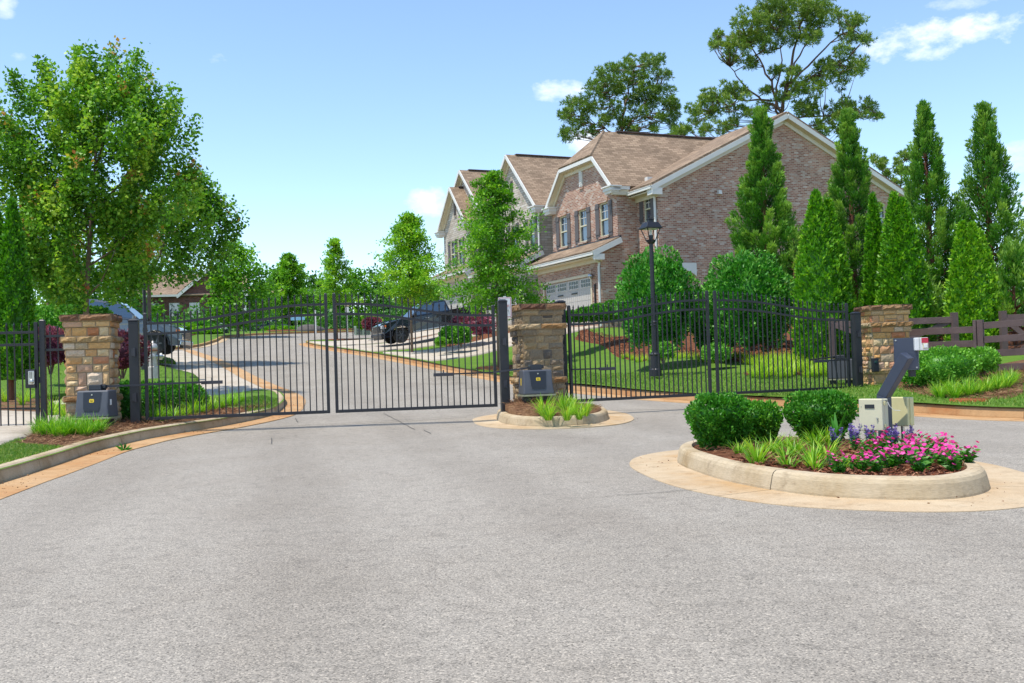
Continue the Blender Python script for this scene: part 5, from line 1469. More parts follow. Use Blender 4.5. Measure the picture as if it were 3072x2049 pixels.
# red brick house far up the street
fb = (UX(585, 122), 122.0)
fh = thing('brick_house', 'low red brick house with three white framed windows far up the street', 'house', (fb[0], fb[1], 0), rad(8))
z0 = U(585, 972, 122).z
w = MB(); wall_holes(w, 0, 'y', -7, 6, z0 - 2, z0 + 3.6, [(-5.2 + k * 2.35, -4.0 + k * 2.35, z0 + .5, z0 + 2.6) for k in range(4)], depth=.15)
w.poly([(-1.5, 0, z0 + 3.6), (6, 0, z0 + 3.6), (2.25, 0, z0 + 6.6)]); w.poly([(6, 0, z0 - 2), (6, 9, z0 - 2), (6, 9, z0 + 3.6), (6, 0, z0 + 3.6)])
w.poly([(6, 4, z0 - 2), (10, 4, z0 - 2), (10, 4, z0 + 3), (6, 4, z0 + 3)]); w.build('wall', mt['brickred'], fh, recalc=False)
for k in range(4): window(fh, 0, 'y', -5.2 + k * 2.35, -4.0 + k * 2.35, z0 + .5, z0 + 2.6, frame='trim')
r = MB(); r.slab([(-1.9, -.4, z0 + 3.4), (2.25, -.4, z0 + 6.9), (2.25, 9, z0 + 6.9), (-1.9, 9, z0 + 3.4)][::-1], .15); r.slab([(6.4, -.4, z0 + 3.4), (2.25, -.4, z0 + 6.9), (2.25, 9, z0 + 6.9), (6.4, 9, z0 + 3.4)], .15)
r.slab([(-8, -.4, z0 + 3.5), (6, -.4, z0 + 3.5), (6, 6, z0 + 6.6), (-8, 6, z0 + 6.6)], .15); r.slab([(5.5, 3.6, z0 + 2.9), (10.5, 3.6, z0 + 2.9), (10.5, 8, z0 + 5), (5.5, 8, z0 + 5)], .15); r.build('roof', mt['shingle'], fh)
m = MB(); m.beam((-1.9, -.42, z0 + 3.25), (2.25, -.42, z0 + 6.75), .05, .35); m.beam((6.4, -.42, z0 + 3.25), (2.25, -.42, z0 + 6.75), .05, .35); m.box((-4.5, -.3, z0 + 3.45), (6, .3, .25)); m.box((8, 3.7, z0 + 2.8), (5, .3, .3)); m.build('fascia', mt['trim'], fh)
m = MB(); m.box((2.25, -.05, z0 + 4.9), (.5, .1, .9)); m.build('gable_vent', mt['trim'], fh)
m = MB(); m.tube([(6.1, -.1, z0 + 3.3), (6.1, -.1, z0)], .08, 6); m.build('downspout', mt['trim'], fh)

# ------------------------------------------------------------------ vehicles
def wheel_parts(parent, x, y, r, sgn):
    m = MB(); m.lathe([(r * .62, -.12), (r * .93, -.13), (r, -.08), (r, .08), (r * .93, .13), (r * .62, .12)], (x, y, r), 28, axis='y'); wh = m.build('wheel', mt['tyre'], parent)
    m = MB(); yy = y + sgn * .07
    m.lathe([(.0, -.01), (r * .62, -.01), (r * .62, .01), (.0, .012)], (x, yy - sgn * .03, r), 20, axis='y', mi=1)
    for k in range(6):
        th = k * PI / 3 + .2; c, s_ = math.cos(th), math.sin(th)
        m.beam((x + c * .05, yy + sgn * .03, r + s_ * .05), (x + c * r * .6, yy + sgn * .035, r + s_ * r * .6), .05, .06)
    m.lathe([(.0, -.03), (.06, -.03), (.06, .03), (.0, .035)], (x, yy + sgn * .02, r), 12, axis='y')
    m.lathe([(r * .58, -.02), (r * .63, -.02), (r * .63, .03), (r * .58, .03)], (x, yy + sgn * .02, r), 24, axis='y')
    m.build('rim', [mt['rim'], mt['opdark']], wh)
def pickup(name, label, loc, rz, pitch, paint):
    t = thing(name, label, 'pickup truck', loc, rz); t.rotation_euler = (0, pitch, rz)
    pm = mt[paint]
    def arch(cx, r): return [(cx + r * math.cos(th), .42 + r * math.sin(th)) for th in np.linspace(0, PI, 9)]
    prof = [(-2.92, .62), (-2.94, 1.22), (-2.9, 1.30), (-1.0, 1.30), (-.9, 1.24), (1.12, 1.24), (1.9, 1.235), (2.55, 1.16), (2.82, 1.06), (2.93, .86), (2.95, .60), (2.90, .44), (2.5, .40)] + arch(1.95, .50) + [(1.43, .42), (-1.26, .42)] + arch(-1.78, .50) + [(-2.3, .42), (-2.7, .5)]
    m = MB(); n = len(prof); ws = []
    for yy, k in ((-1.0, 1), (1.0, 1)):
        pass
    V = []
    for yy, ins in ((-.90, 1), (-.99, 0), (.99, 0), (.90, 1)):
        for x, z in prof:
            k = .97 if ins else 1
            V.append((x * (1 if not ins else .985), yy, z if not ins or z < .7 else z + .0))
    # upper edge turned in a little
    for i, (x, z) in enumerate(prof):
        for r_, s_ in ((1, -1), (2, 1)):
            a = V[r_ * n + i]; V[r_ * n + i] = (a[0], a[1] * (1 - .05 * max(0, (z - .8)) / .5), a[2])
        for r_ in (0, 3):
            a = V[r_ * n + i]; V[r_ * n + i] = (a[0], a[1] * (1 - .03 * max(0, (z - .8)) / .5), a[2] + (.015 if z > 1.0 else 0))
    fs = [tuple(range(n)), tuple(range(3 * n, 4 * n))[::-1]]
    for r_ in range(3):
        for i in range(n): fs.append((r_ * n + i, r_ * n + (i + 1) % n, (r_ + 1) * n + (i + 1) % n, (r_ + 1) * n + i))
    m.add(V, fs); m.build('body', pm, t, bevel=.03)
    m = MB(); m.box((2.2, 0, 1.235), (1.2, 1.1, .03), top=.9); m.box((-1.95, 0, 1.30), (1.75, 1.6, .02), mi=1); m.build('hood_bulge', [pm, mt['opdark']], t, bevel=.01)
    # cab
    b = [(-1.08, .90), (1.22, .90)]; tp_ = [(-.86, .70), (.38, .70)]
    def ring(xs, y, z): return [(xs[0], -y, z), (xs[1], -y, z), (xs[1], y, z), (xs[0], y, z)]
    m = MB(); V = ring((-1.0, 1.30), .93, 1.22) + ring((-.84, .42), .74, 1.84) + ring((-.72, .25), .66, 1.89)
    m.add(V, [(8, 9, 10, 11)] + [(r * 4 + k, r * 4 + (k + 1) % 4, (r + 1) * 4 + (k + 1) % 4, (r + 1) * 4 + k) for r in range(2) for k in range(4)]); m.build('cab', pm, t, bevel=.03)
    def lerp(a, b_, k): return tuple(a[i] + (b_[i] - a[i]) * k for i in range(3))
    def quadpane(A, B, C, D, nm, u0, u1, v0, v1, off, par=t):
        A, B, C, D = map(Vector, (A, B, C, D)); nn = (B - A).cross(D - A).normalized() * off
        P = lambda u, v: (A.lerp(B, u)).lerp(D.lerp(C, u), v) + nn
        m = MB(); m.slab([P(u0, v0), P(u1, v0), P(u1, v1), P(u0, v1)], .006); return m.build(nm, mt['carglass'], par)
    for sg in (-1, 1):
        A, B = (-1.0, sg * .93, 1.22), (1.30, sg * .93, 1.22); D, C = (-.84, sg * .74, 1.84), (.42, sg * .74, 1.84)
        if sg < 0:
            quadpane(A, B, C, D, 'side_window', .06, .46, .12, .90, .008); quadpane(A, B, C, D, 'side_window', .50, .94, .12, .90, .008)
        else:
            quadpane(B, A, D, C, 'side_window', .06, .50, .12, .90, .008); quadpane(B, A, D, C, 'side_window', .54, .94, .12, .90, .008)
        m = MB(); m.box((1.05, sg * 1.10, 1.33), (.10, .24, .20)); m.box((1.05, sg * .98, 1.27), (.06, .12, .05)); m.build('mirror', pm, t, bevel=.03)
        for x in (-.72, .38):
            m = MB(); m.box((x, sg * .985, 1.08), (.22, .03, .04)); m.build('door_handle', mt['chrome'], t, bevel=.01)
        m = MB(); m.box((.05, sg * 1.0, .47), (2.5, .10, .08)); m.build('running_board', mt['chrome'], t, bevel=.02)
        m = MB(); m.box((2.80, sg * .78, .97), (.22, .34, .18)); m.box((2.74, sg * .92, 1.0), (.16, .10, .10), mi=1); m.build('headlight', [mt['lamp'], mt['amber']], t, bevel=.02)
        m = MB(); m.box((2.86, sg * .78, .66), (.14, .30, .10)); m.build('fog_light', mt['chrome'], t, bevel=.02)
        wheel_parts(t, 1.95, sg * .86, .405, sg); wheel_parts(t, -1.78, sg * .86, .405, sg)
        for cx in (1.95, -1.78):
            m = MB(); pts = [(cx + .5 * math.cos(th), sg * .995, .42 + .5 * math.sin(th)) for th in np.linspace(0, PI, 12)]; m.tube(pts, .022, 6)
            m.build('arch_trim', mt['opdark'], t)
        m = MB(); m.box((-.02, sg * .99, .82), (.012, .008, .72)); m.box((-1.0, sg * .985, .9), (.012, .008, .64)); m.box((1.15, sg * .985, .85), (.012, .008, .7)); m.build('door_gap', mt['opdark'], t)
    quadpane((1.30, -.93, 1.22), (1.30, .93, 1.22), (.42, .74, 1.84), (.42, -.74, 1.84), 'windshield', .05, .95, .04, .96, .008)
    quadpane((-1.0, .93, 1.22), (-1.0, -.93, 1.22), (-.84, -.74, 1.84), (-.84, .74, 1.84), 'rear_window', .08, .92, .1, .9, .008)
    m = MB(); m.box((2.93, 0, .88), (.06, 1.25, .34))
    for k in range(5): m.box((2.965, 0, .75 + .065 * k), (.03, 1.2, .022), mi=1)
    m.build('grille', [mt['opdark'], mt['rim']], t)
    m = MB(); m.box((2.95, 0, .55), (.16, 1.94, .20)); m.build('front_bumper', mt['chrome'] if paint == 'paintgrey' else mt['opdark'], t, bevel=.04)
    m = MB(); m.box((2.9, 0, .40), (.14, 1.5, .12)); m.build('skid_plate', mt['opdark'], t)
    m = MB(); m.box((-2.98, 0, .6), (.14, 1.9, .2)); m.build('rear_bumper', mt['chrome'], t, bevel=.03)
    return t
wpt = U(1205, 1029, 53.0)
fwd = (-WV).normalized(); ang = math.atan2(fwd.y, fwd.x)
c = Vector((wpt.x, wpt.y, wpt.z)) - fwd * 1.95
pk = pickup('pickup_truck', 'shiny black pickup truck parked nose down on the sloping driveway', (c.x + .86 * UV.x, c.y + .86 * UV.y, c.z + 1.95 * .14 + .02), ang, rad(8.5), 'paintblack')
wp2 = U(466, 1062, 40.0)
a2 = rad(7); f2 = Vector((math.cos(a2), math.sin(a2)))
pickup('pickup_truck', 'dark grey pickup truck behind the tan pillar, nose toward the street', (wp2.x - f2.x * 1.95 - f2.y * .86, wp2.y - f2.y * 1.95 + f2.x * .86, wp2.z + 1.95 * .14), a2, rad(8), 'paintgrey')
# dark blue car up the street
cb = U(818, 1003, 108)
cr = thing('parked_car', 'dark blue car parked far up the street behind low shrubs', 'car', (cb.x, cb.y, cb.z + .05), rad(4))
m = MB(); pr = [(-2.3, .3), (-2.32, .8), (-2.1, .95), (-1.2, 1.0), (.9, .98), (1.9, .85), (2.3, .65), (2.32, .3)]
m.prism(pr, -.88, .88, 'y'); m.build('body', mt['paintblue'], cr, bevel=.08)
m = MB(); m.prism([(-2.05, .95), (-1.75, 1.38), (-1.2, 1.5), (.0, 1.48), (.45, 1.35), (1.1, .97)], -.76, .76, 'y'); m.build('cabin', mt['paintblue'], cr, bevel=.05)
for sg in (-1, 1):
    m = MB(); m.prism([(-1.6, 1.02), (-1.45, 1.34), (-.5, 1.42), (-.5, 1.02)], sg * .765, sg * .775, 'y'); m.build('side_window', mt['carglass'], cr)
    m = MB(); m.prism([(-.42, 1.02), (-.42, 1.42), (.0, 1.4), (.35, 1.3), (.75, 1.02)], sg * .765, sg * .775, 'y'); m.build('side_window', mt['carglass'], cr)
    for x in (-1.4, 1.45): wheel_parts(cr, x, sg * .78, .33, sg)

# far street furniture
def sign(label, px, py, Y, w_, h_, panel, n2=None):
    b = U(px, py, Y); s = thing('road_sign', label, 'sign', (b.x, b.y, b.z), rad(5), None)
    m = MB(); m.box((0, .03, -1.5), (.08, .05, 3.4)); m.build('pole', mt['silver'], s)
    m = MB(); m.box((0, 0, 0), (w_, .03, h_)); m.build('panel', mt[panel], s, bevel=.01)
    if n2:
        m = MB(); m.box((0, 0, h_ * .5 + .25), (w_ * 1.3, .03, .4)); m.build('upper_panel', mt[n2], s)
    return s
sign('small white sign on a thin pole left of the parked blue car', 738, 937, 92, .55, .75, 'whiteplastic')
sign('white sign with a tan plate above it, between two young trees', 1041, 929, 72, .26, .36, 'whiteplastic', 'kerb')
sign('light blue street name board on a pole behind the blue car', 891, 956, 98, 1.5, .3, 'skyblue')
mp_ = U(946, 970, 80); pz = thing('marker_post', 'plain pale marker post at the bend of the road', 'post', (mp_.x, mp_.y, mp_.z), 0)
m = MB(); m.box((0, 0, -.2), (.14, .12, 2.4)); m.box((0, 0, 1.0), (.16, .14, .06)); m.build('shaft', mt['trim'], pz)
for px, lb in ((1076, 'pale green utility cabinet nearer the bend of the road'), (1098, 'pale green utility cabinet nearer the black pickup')):
    b = U(px, 992, 70); ub = thing('utility_cabinet', lb, 'utility box', (b.x, b.y, b.z), rad(20), 'pale green utility cabinets')
    m = MB(); m.box((0, 0, .0), (.55, .5, .62)); m.build('cabinet', mt['pale_green'], ub, bevel=.02)
    m = MB()
    for k in range(5): m.box((-.28, 0, -.2 + .1 * k), (.03, .4, .03))
    for k in range(5): m.box((0, -.26, -.2 + .1 * k), (.42, .03, .03))
    m.build('louvre', mt['opbox'], ub)
b = U(672, 978, 78); mb_ = thing('mailbox', 'white mailbox on a short dark pedestal on the far grass', 'mailbox', (b.x, b.y, b.z), 0)
m = MB(); m.box((0, 0, 0), (.5, .5, .55)); m.build('box', mt['whiteplastic'], mb_, bevel=.06)
m = MB(); m.box((0, 0, -.5), (.6, .3, .55)); m.build('pedestal', mt['opdark'], mb_)
# ------------------------------------------------------------------ plants
def crown_mesh(name, parts, material, parent):
    V, F, T, o = [], [], [], 0
    for v, f, t in parts:
        V.append(v); F.append(f + o); T.append(np.broadcast_to(np.asarray(t, float), (len(f),))); o += len(v)
    return npmesh(name, np.concatenate(V), np.concatenate(F), np.clip(np.concatenate(T), 0, 1), material, parent)
def nrm(*s): return rng.normal(size=s)
def base_at(px, Y, g):
    x = UX(px, Y); return Vector((x, Y, float(np.atleast_1d(g(x, Y))[0])))
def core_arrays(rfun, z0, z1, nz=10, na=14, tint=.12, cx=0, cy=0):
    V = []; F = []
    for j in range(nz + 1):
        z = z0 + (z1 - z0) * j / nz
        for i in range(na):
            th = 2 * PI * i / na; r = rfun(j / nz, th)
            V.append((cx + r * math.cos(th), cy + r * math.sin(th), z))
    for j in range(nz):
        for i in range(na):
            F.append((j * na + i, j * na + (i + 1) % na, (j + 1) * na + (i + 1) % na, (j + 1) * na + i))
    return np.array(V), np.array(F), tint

def broadleaf(name, label, base, env, z0, z1, ncl, per, leaf, material, group=None, lean=(0, 0), trunk_r=.09, up=.8, clen=.55, csp=.17, tint=.5, tvar=.14, red=0.0, limbs=9, bark='bark', shell=.42, lumps=.16, aspect=.75, cat='tree', extra=()):
    t = thing(name, label, cat, base, 0, group)
    ph = rng.uniform(0, 6.28, 6)
    E = np.array(env)
    def rad_(f, th): return np.interp(f, E[:, 0], E[:, 1]) * (1 + lumps * np.sin(3 * th + ph[0] + 4 * f) + lumps * .7 * np.sin(5 * th + ph[1] - 7 * f) + lumps * .5 * np.sin(8 * th + 11 * f + ph[2]))
    f = rng.beta(1.15, 1.0, ncl); th = rng.uniform(0, 2 * PI, ncl)
    w = np.interp(f, E[:, 0], E[:, 1]); keep = rng.uniform(0, 1, ncl) < .25 + .75 * w / E[:, 1].max()
    f, th = f[keep], th[keep]; n = len(f)
    rr = rad_(f, th) * (shell + (1 - shell) * rng.uniform(0, 1, n) ** .45)
    C = np.stack([rr * np.cos(th) + lean[0] * f, rr * np.sin(th) + lean[1] * f, z0 + (z1 - z0) * f], 1)
    out = np.stack([np.cos(th), np.sin(th), np.zeros(n)], 1)
    A = unit(out * (1 - .5 * f[:, None]) + np.array([0, 0, up]) + nrm(n, 3) * .3)
    if len(extra):
        X = np.array(extra, float); C = np.concatenate([C, X]); A = np.concatenate([A, unit(np.column_stack([X[:, 0] * .12, X[:, 1] * .12, np.ones(len(X))]))]); n = len(C)
    L = clen * rng.uniform(.6, 1.3, n); sp = csp * rng.uniform(.8, 1.3, n); ct = tint + rng.normal(0, tvar, n)
    k = np.repeat(np.arange(n), per); N = len(k)
    tt = rng.uniform(-.55, .6, N)
    P = C[k] + A[k] * (L[k] * tt)[:, None] + nrm(N, 3) * (sp[k] * (1 - .55 * np.clip(tt, 0, 1)))[:, None]
    D = A[k] * .35 + nrm(N, 3) * .75 + np.array([0, 0, -.15])
    V, F = leaf_arrays(P, D, leaf * rng.uniform(.65, 1.3, N), aspect, .14, 1.5)
    T = np.minimum(ct[k] + rng.normal(0, .13, N) + .1 * tt, .88)
    if red:
        tip = (tt > .38) & (rng.uniform(0, 1, n)[k] < red); T = np.where(tip, rng.uniform(.9, 1.0, N), T)
    crown_mesh('crown', [(V, F, T)], material, t)
    # trunk and limbs
    m = MB(); hz = z1 - z0
    ax = lambda ff: Vector((lean[0] * max(0, ff), lean[1] * max(0, ff), z0 + hz * ff))
    m.tube([(0, 0, -.4), (0, 0, .02), (0, 0, z0 * .6)] + [ax(q) for q in (.0, .2, .4, .6, .8, .95)], [trunk_r * 1.35, trunk_r * 1.2, trunk_r, trunk_r * .95, trunk_r * .75, trunk_r * .55, trunk_r * .4, trunk_r * .25, trunk_r * .1], 9)
    for i in range(limbs):
        q = random.uniform(.0, .65); a = random.uniform(0, 6.28); p0 = ax(q)
        q2 = min(1, q + random.uniform(.15, .35)); r2 = float(rad_(q2, a)) * .75
        p2 = Vector((r2 * math.cos(a), r2 * math.sin(a), 0)) + ax(q2); p1 = p0.lerp(p2, .5) + Vector((0, 0, -.04 * hz))
        m.tube([p0, p1, p2], [trunk_r * .38, trunk_r * .26, trunk_r * .1], 6)
    m.build('trunk', mt[bark], t, smooth=True)
    return t

def layered(label, base, zc, H_, R0, material, nb=46, per=26, leaf=.12, group=None, trunk_r=.055, tint=.5, low=.75):
    """young pyramidal street tree: separate tiers of ascending boughs with gaps between them"""
    t = thing('street_tree', label, 'tree', base, 0, group)
    m = MB(); m.tube([(0, 0, -.4), (0, 0, zc), (0, 0, zc + (H_ - zc) * .5), (0, 0, H_ - .1)], [trunk_r * 1.25, trunk_r, trunk_r * .6, .012], 8)
    parts = []
    for i in range(nb):
        f = (i + random.random()) / nb; a = i * 2.4 + random.uniform(-.5, .5)
        prof = min(1, low + f * 1.6) * (1 - f) ** .78
        ln = R0 * prof * random.uniform(.62, 1.12) + .12
        p0 = Vector((0, 0, zc + (H_ - zc) * f * .96)); up_ = .22 + .55 * f
        d = Vector((math.cos(a), math.sin(a), up_)).normalized(); p1 = p0 + d * ln + Vector((0, 0, -.08 * ln))
        m.tube([p0, p0 + d * ln * .5, p1], [trunk_r * .35 * (1 - f * .6), trunk_r * .2, .006], 5)
        nc = max(3, int(3 + ln * 3.2))
        for j in range(nc):
            s_ = .22 + .86 * (j + random.random()) / nc
            c = np.array(p0 + d * ln * s_) + nrm(3) * np.array([.16, .16, .09]) * (.6 + ln * .45)
            n = int(per * random.uniform(.7, 1.4))
            P = c + nrm(n, 3) * np.array([.14, .14, .075]) * (1.15 if ln > .8 else .8)
            D = np.array(d) * .5 + nrm(n, 3) * .7
            V, F = leaf_arrays(P, D, leaf * rng.uniform(.7, 1.3, n), .5, .1, 1.5)
            parts.append((V, F, tint + random.gauss(0, .13) + rng.normal(0, .12, n)))
    crown_mesh('crown', parts, material, t)
    m.build('trunk', mt['bark'], t, smooth=True)
    return t

def crypto(label, base, H_, R0, npl=120, per=95, leaf=.17, tint=.45, sparse=0.0, trunk_r=.12, group='tall feathery conifers'):
    t = thing('conifer', label, 'tree', base, 0, group)
    m = MB(); m.tube([(0, 0, -.5), (0, 0, H_ * .4), (0, 0, H_ * .75), (0, 0, H_ * .98)], [trunk_r * 1.2, trunk_r * .8, trunk_r * .4, .015], 9)
    parts = []
    for i in range(npl):
        f = .02 + .95 * (i + random.random()) / npl; f = f ** 1.12; a = i * 2.399 + random.uniform(-.6, .6)
        R_ = R0 * min(1, .86 + f * .8) * (1 - f) ** .98 * random.uniform(.7, 1.15)
        inner = random.random() < .10
        rr = R_ * (.35 if inner else random.uniform(.62, .95))
        o_ = np.array([math.cos(a), math.sin(a), 0])
        c = o_ * rr + np.array([0, 0, H_ * f])
        ax = o_ * (.85 - .62 * f) + np.array([0, 0, .62 + .75 * f]) + nrm(3) * .12; ax /= np.linalg.norm(ax)
        L = (.80 - .55 * f) * (R0 / 1.3) * random.uniform(.75, 1.25) + .22
        n = int(per * (1 - .35 * f) * random.uniform(.8, 1.25))
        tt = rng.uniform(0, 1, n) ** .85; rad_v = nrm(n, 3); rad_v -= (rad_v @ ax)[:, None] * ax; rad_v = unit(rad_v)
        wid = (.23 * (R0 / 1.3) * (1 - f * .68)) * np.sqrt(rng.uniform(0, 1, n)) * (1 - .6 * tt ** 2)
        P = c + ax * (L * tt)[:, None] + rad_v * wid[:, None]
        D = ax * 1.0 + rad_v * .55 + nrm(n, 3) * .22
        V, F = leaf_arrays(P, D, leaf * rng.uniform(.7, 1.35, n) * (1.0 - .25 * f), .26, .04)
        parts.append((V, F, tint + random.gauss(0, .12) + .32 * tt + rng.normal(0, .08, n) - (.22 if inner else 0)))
        if sparse or i % 3 == 0:
            p0 = Vector((0, 0, max(.1, H_ * f - rr * .45))); m.tube([p0, Vector(c)], [.028, .012], 5)
    crown_mesh('crown', parts, mt['L_crypto'], t)
    m.build('trunk', mt['cbark'], t, smooth=True)
    return t

def arbor(label, base, cones, n=9000, leaf=.12, tint=.48, material=None, group='dense narrow evergreens'):
    t = thing('arborvitae', label, 'tree', base, 0, group)
    parts = []
    tot = sum(c[2] * c[3] for c in cones)
    for (cx, cy, h, r) in cones:
        nn = int(n * h * r / tot); ph = rng.uniform(0, 6.28, 4)
        prof = lambda f: np.interp(f, [0, .08, .25, .55, .8, .93, 1], [.80, .98, 1, .80, .44, .20, .03])
        lump = lambda f, th: .5 * np.sin(9 * th + 6 * f * h + ph[0]) + .5 * np.sin(5 * th - 11 * f * h + ph[1]) + .45 * np.sin(14 * th + 19 * f * h + ph[2])
        f = rng.beta(1.0, 1.25, nn); th = rng.uniform(0, 2 * PI, nn); lu = lump(f, th)
        rr = r * prof(f) * (1 + .15 * lu) * (1 - .12 * rng.uniform(0, 1, nn) ** 2)
        P = np.stack([cx + rr * np.cos(th), cy + rr * np.sin(th), h * f], 1)
        D = np.stack([np.cos(th) * .55, np.sin(th) * .55, np.full(nn, .8)], 1) + nrm(nn, 3) * .42
        V, F = leaf_arrays(P, D, leaf * rng.uniform(.6, 1.35, nn), .55, .10)
        parts.append((V, F, tint + .16 * lu + rng.normal(0, .13, nn)))  # tint follows the lumps: lit bulges and shaded hollows put into leaf colour
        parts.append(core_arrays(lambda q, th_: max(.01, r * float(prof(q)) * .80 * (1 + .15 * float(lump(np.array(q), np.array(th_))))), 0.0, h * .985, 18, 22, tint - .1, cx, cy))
    crown_mesh('crown', parts, material or mt['L_arbor'], t)
    m = MB(); m.tube([(0, 0, -.4), (0, 0, .5)], [.07, .06], 8); m.build('trunk', mt['cbark'], t)
    return t

def bush(label, base, rx, ry, h, n, leaf, material, name='shrub', group=None, flare=0.0, p=2.4, lumps=.08, tint=.48, lift=.0, aspect=.62, cat='shrub', core=True):
    t = thing(name, label, cat, base, 0, group)
    d = unit(nrm(n, 3)); d[:, 2] = np.where(d[:, 2] < -.75, -d[:, 2], d[:, 2])
    sc = (np.abs(d[:, 0]) ** p + np.abs(d[:, 1]) ** p + np.abs(d[:, 2]) ** p) ** (-1 / p)
    ph = rng.uniform(0, 6.28, 6); th = np.arctan2(d[:, 1], d[:, 0]); el = d[:, 2]
    lu = np.sin(4 * th + 3 * el + ph[0]) * .5 + np.sin(7 * th - 6 * el + ph[1]) * .5 + np.sin(11 * th + 9 * el + ph[2]) * .4
    s = sc * (1 + lumps * lu) * (1 - .20 * rng.uniform(0, 1, n) ** 2)
    P = d * s[:, None]; zf = np.clip((P[:, 2] + 1) / 2, 0, 1); k = 1 - flare * (1 - np.clip(zf * 1.5, 0, 1))
    P = np.stack([P[:, 0] * rx * k, P[:, 1] * ry * k, lift + (P[:, 2] + 1) / 2 * h], 1)
    D = d * .7 + np.array([0, 0, .5]) + nrm(n, 3) * .55
    V, F = leaf_arrays(P, D, leaf * rng.uniform(.6, 1.4, n), aspect, .12, .8)
    parts = [(V, F, tint + .13 * lu + rng.normal(0, .15, n))]
    if core:
        def rc(q, th_):
            z = 2 * q - 1; kk = 1 - flare * (1 - min(1, q * 1.5)); r_ = max(.02, (1 - min(1, abs(z)) ** p) ** (1 / p)) * kk * .80
            return r_ * (rx * ry) / math.sqrt((ry * math.cos(th_)) ** 2 + (rx * math.sin(th_)) ** 2)
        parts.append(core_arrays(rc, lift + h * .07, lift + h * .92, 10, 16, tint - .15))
    crown_mesh('foliage', parts, material, t)
    m = MB()
    for i in range(4):
        a = random.uniform(0, 6.28); m.tube([(.02 * math.cos(a), .02 * math.sin(a), -.12), (.35 * rx * math.cos(a), .35 * ry * math.sin(a), lift + h * .45)], [.018, .01], 5)
    m.build('stem', mt['bark'], t)
    return t

def pine(label, base, H_, stems, clumps, tuft=.42, tint=.45):
    """stems: polylines in local metres; clumps: (x, y, z, radius)"""
    t = thing('pine_tree', label, 'tree', base, 0, 'tall pines behind the house')
    m = MB(); pts_all = []
    for pl, r0, r1 in stems:
        P = [Vector(p) for p in pl]; k = len(P)
        fine = []
        for i in range(k - 1):
            for j in range(4): fine.append(P[i].lerp(P[i + 1], j / 4) + Vector((random.gauss(0, .08), random.gauss(0, .08), random.gauss(0, .04))))
        fine.append(P[-1]); K = len(fine)
        m.tube(fine, [.62 * (r0 + (r1 - r0) * i / (K - 1)) for i in range(K)], 8); pts_all += fine[3:]
    parts = []
    for (x, y, z, r) in clumps:
        c = Vector((x, y, z)); q = min(pts_all, key=lambda p: (p - c).length + (4 * max(0, p.z - c.z)))
        mid = q.lerp(c, .5) + Vector((random.gauss(0, .15), random.gauss(0, .15), -.05 * (c - q).length)); m.tube([q, mid, c], [.04, .03, .012], 5)
        nt_ = max(8, int(40 * (r / .8) ** 1.6)); u = unit(nrm(nt_, 3)); rr_ = r * rng.uniform(.25, 1, nt_) ** .5
        C = np.array(c) + u * rr_[:, None] * np.array([1.1, 1.1, .85])
        for k in range(nt_):
            nn = 14; d = unit(nrm(nn, 3) * .75 + u[k] * .6 + np.array([0, 0, .65]))
            V, F = leaf_arrays(np.repeat(C[k][None], nn, 0), d, tuft * rng.uniform(.7, 1.2, nn), .17, .02)
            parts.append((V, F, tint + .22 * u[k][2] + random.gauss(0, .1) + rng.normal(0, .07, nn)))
    crown_mesh('crown', parts, mt['L_pine'], t)
    m.build('trunk', mt['pinebark'], t, smooth=True)
    return t

# ---- the big red maple on the left
GBs = lambda x, y: GBack(x, y)
mb0 = base_at(262, 28, GBs)
EM = .94
env_m = [(0, 1.0), (.03, 1.45), (.085, 1.7), (.19, 1.92), (.33, 2.0), (.5, 2.05), (.605, 2.15), (.71, 2.15), (.8, 1.85), (.88, 1.4), (.95, .9), (1.0, .35)]
zc0 = U(262, 895, 28).z - mb0.z; zc1 = U(262, 160, 28).z - mb0.z
shoots = []
for px, py in ((235, 160), (250, 190), (310, 150), (330, 175), (300, 200), (395, 160), (430, 190), (410, 210), (140, 200), (160, 225), (70, 230), (90, 260), (480, 275), (505, 300), (535, 335), (40, 300), (22, 352), (60, 380), (560, 410), (570, 470), (545, 520), (575, 560), (110, 520), (100, 600), (590, 640), (120, 690)):
    for k in range(2):
        q = U(px + random.gauss(0, 8), py + 48 + random.gauss(0, 12), 28) - mb0; shoots.append((q.x, random.uniform(-.9, .9), q.z))
broadleaf('maple_tree', 'big full maple with reddish leaf tips rising behind the tan left pillar', mb0, [(f_, r_ * EM) for f_, r_ in env_m], zc0, zc1 - .75, 330, 165, .112, mt['L_maple'], None, (.55, 0), .082, 1.1, .95, .135, .50, .15, .12, 18, aspect=.8, lumps=.24, shell=.5, extra=shoots)
b = base_at(452, 42, GBs)
broadleaf('street_tree', 'darker maple behind the big one, its boughs reaching right over the drive', b, [(0, 1.2), (.08, 2.0), (.3, 2.3), (.55, 2.0), (.75, 1.4), (.9, .8), (1, .3)], U(548, 838, 42).z - b.z, U(560, 540, 42).z - b.z, 230, 70, .17, mt['L_maple'], None, (1.9, 0), .08, .7, .7, .22, .36, .12, .06, 10, lumps=.25)
b = base_at(150, 46, GBs)
broadleaf('street_tree', 'hazy green tree showing left of the big maple crown', b, [(0, .9), (.1, 1.9), (.3, 2.2), (.6, 1.9), (.85, 1.1), (1, .3)], 1.6, U(110, 560, 46).z - b.z, 150, 55, .18, mt['L_maple'], None, (-.3, 0), .08, .7, .7, .22, .46, .12, .08, 8, lumps=.22)
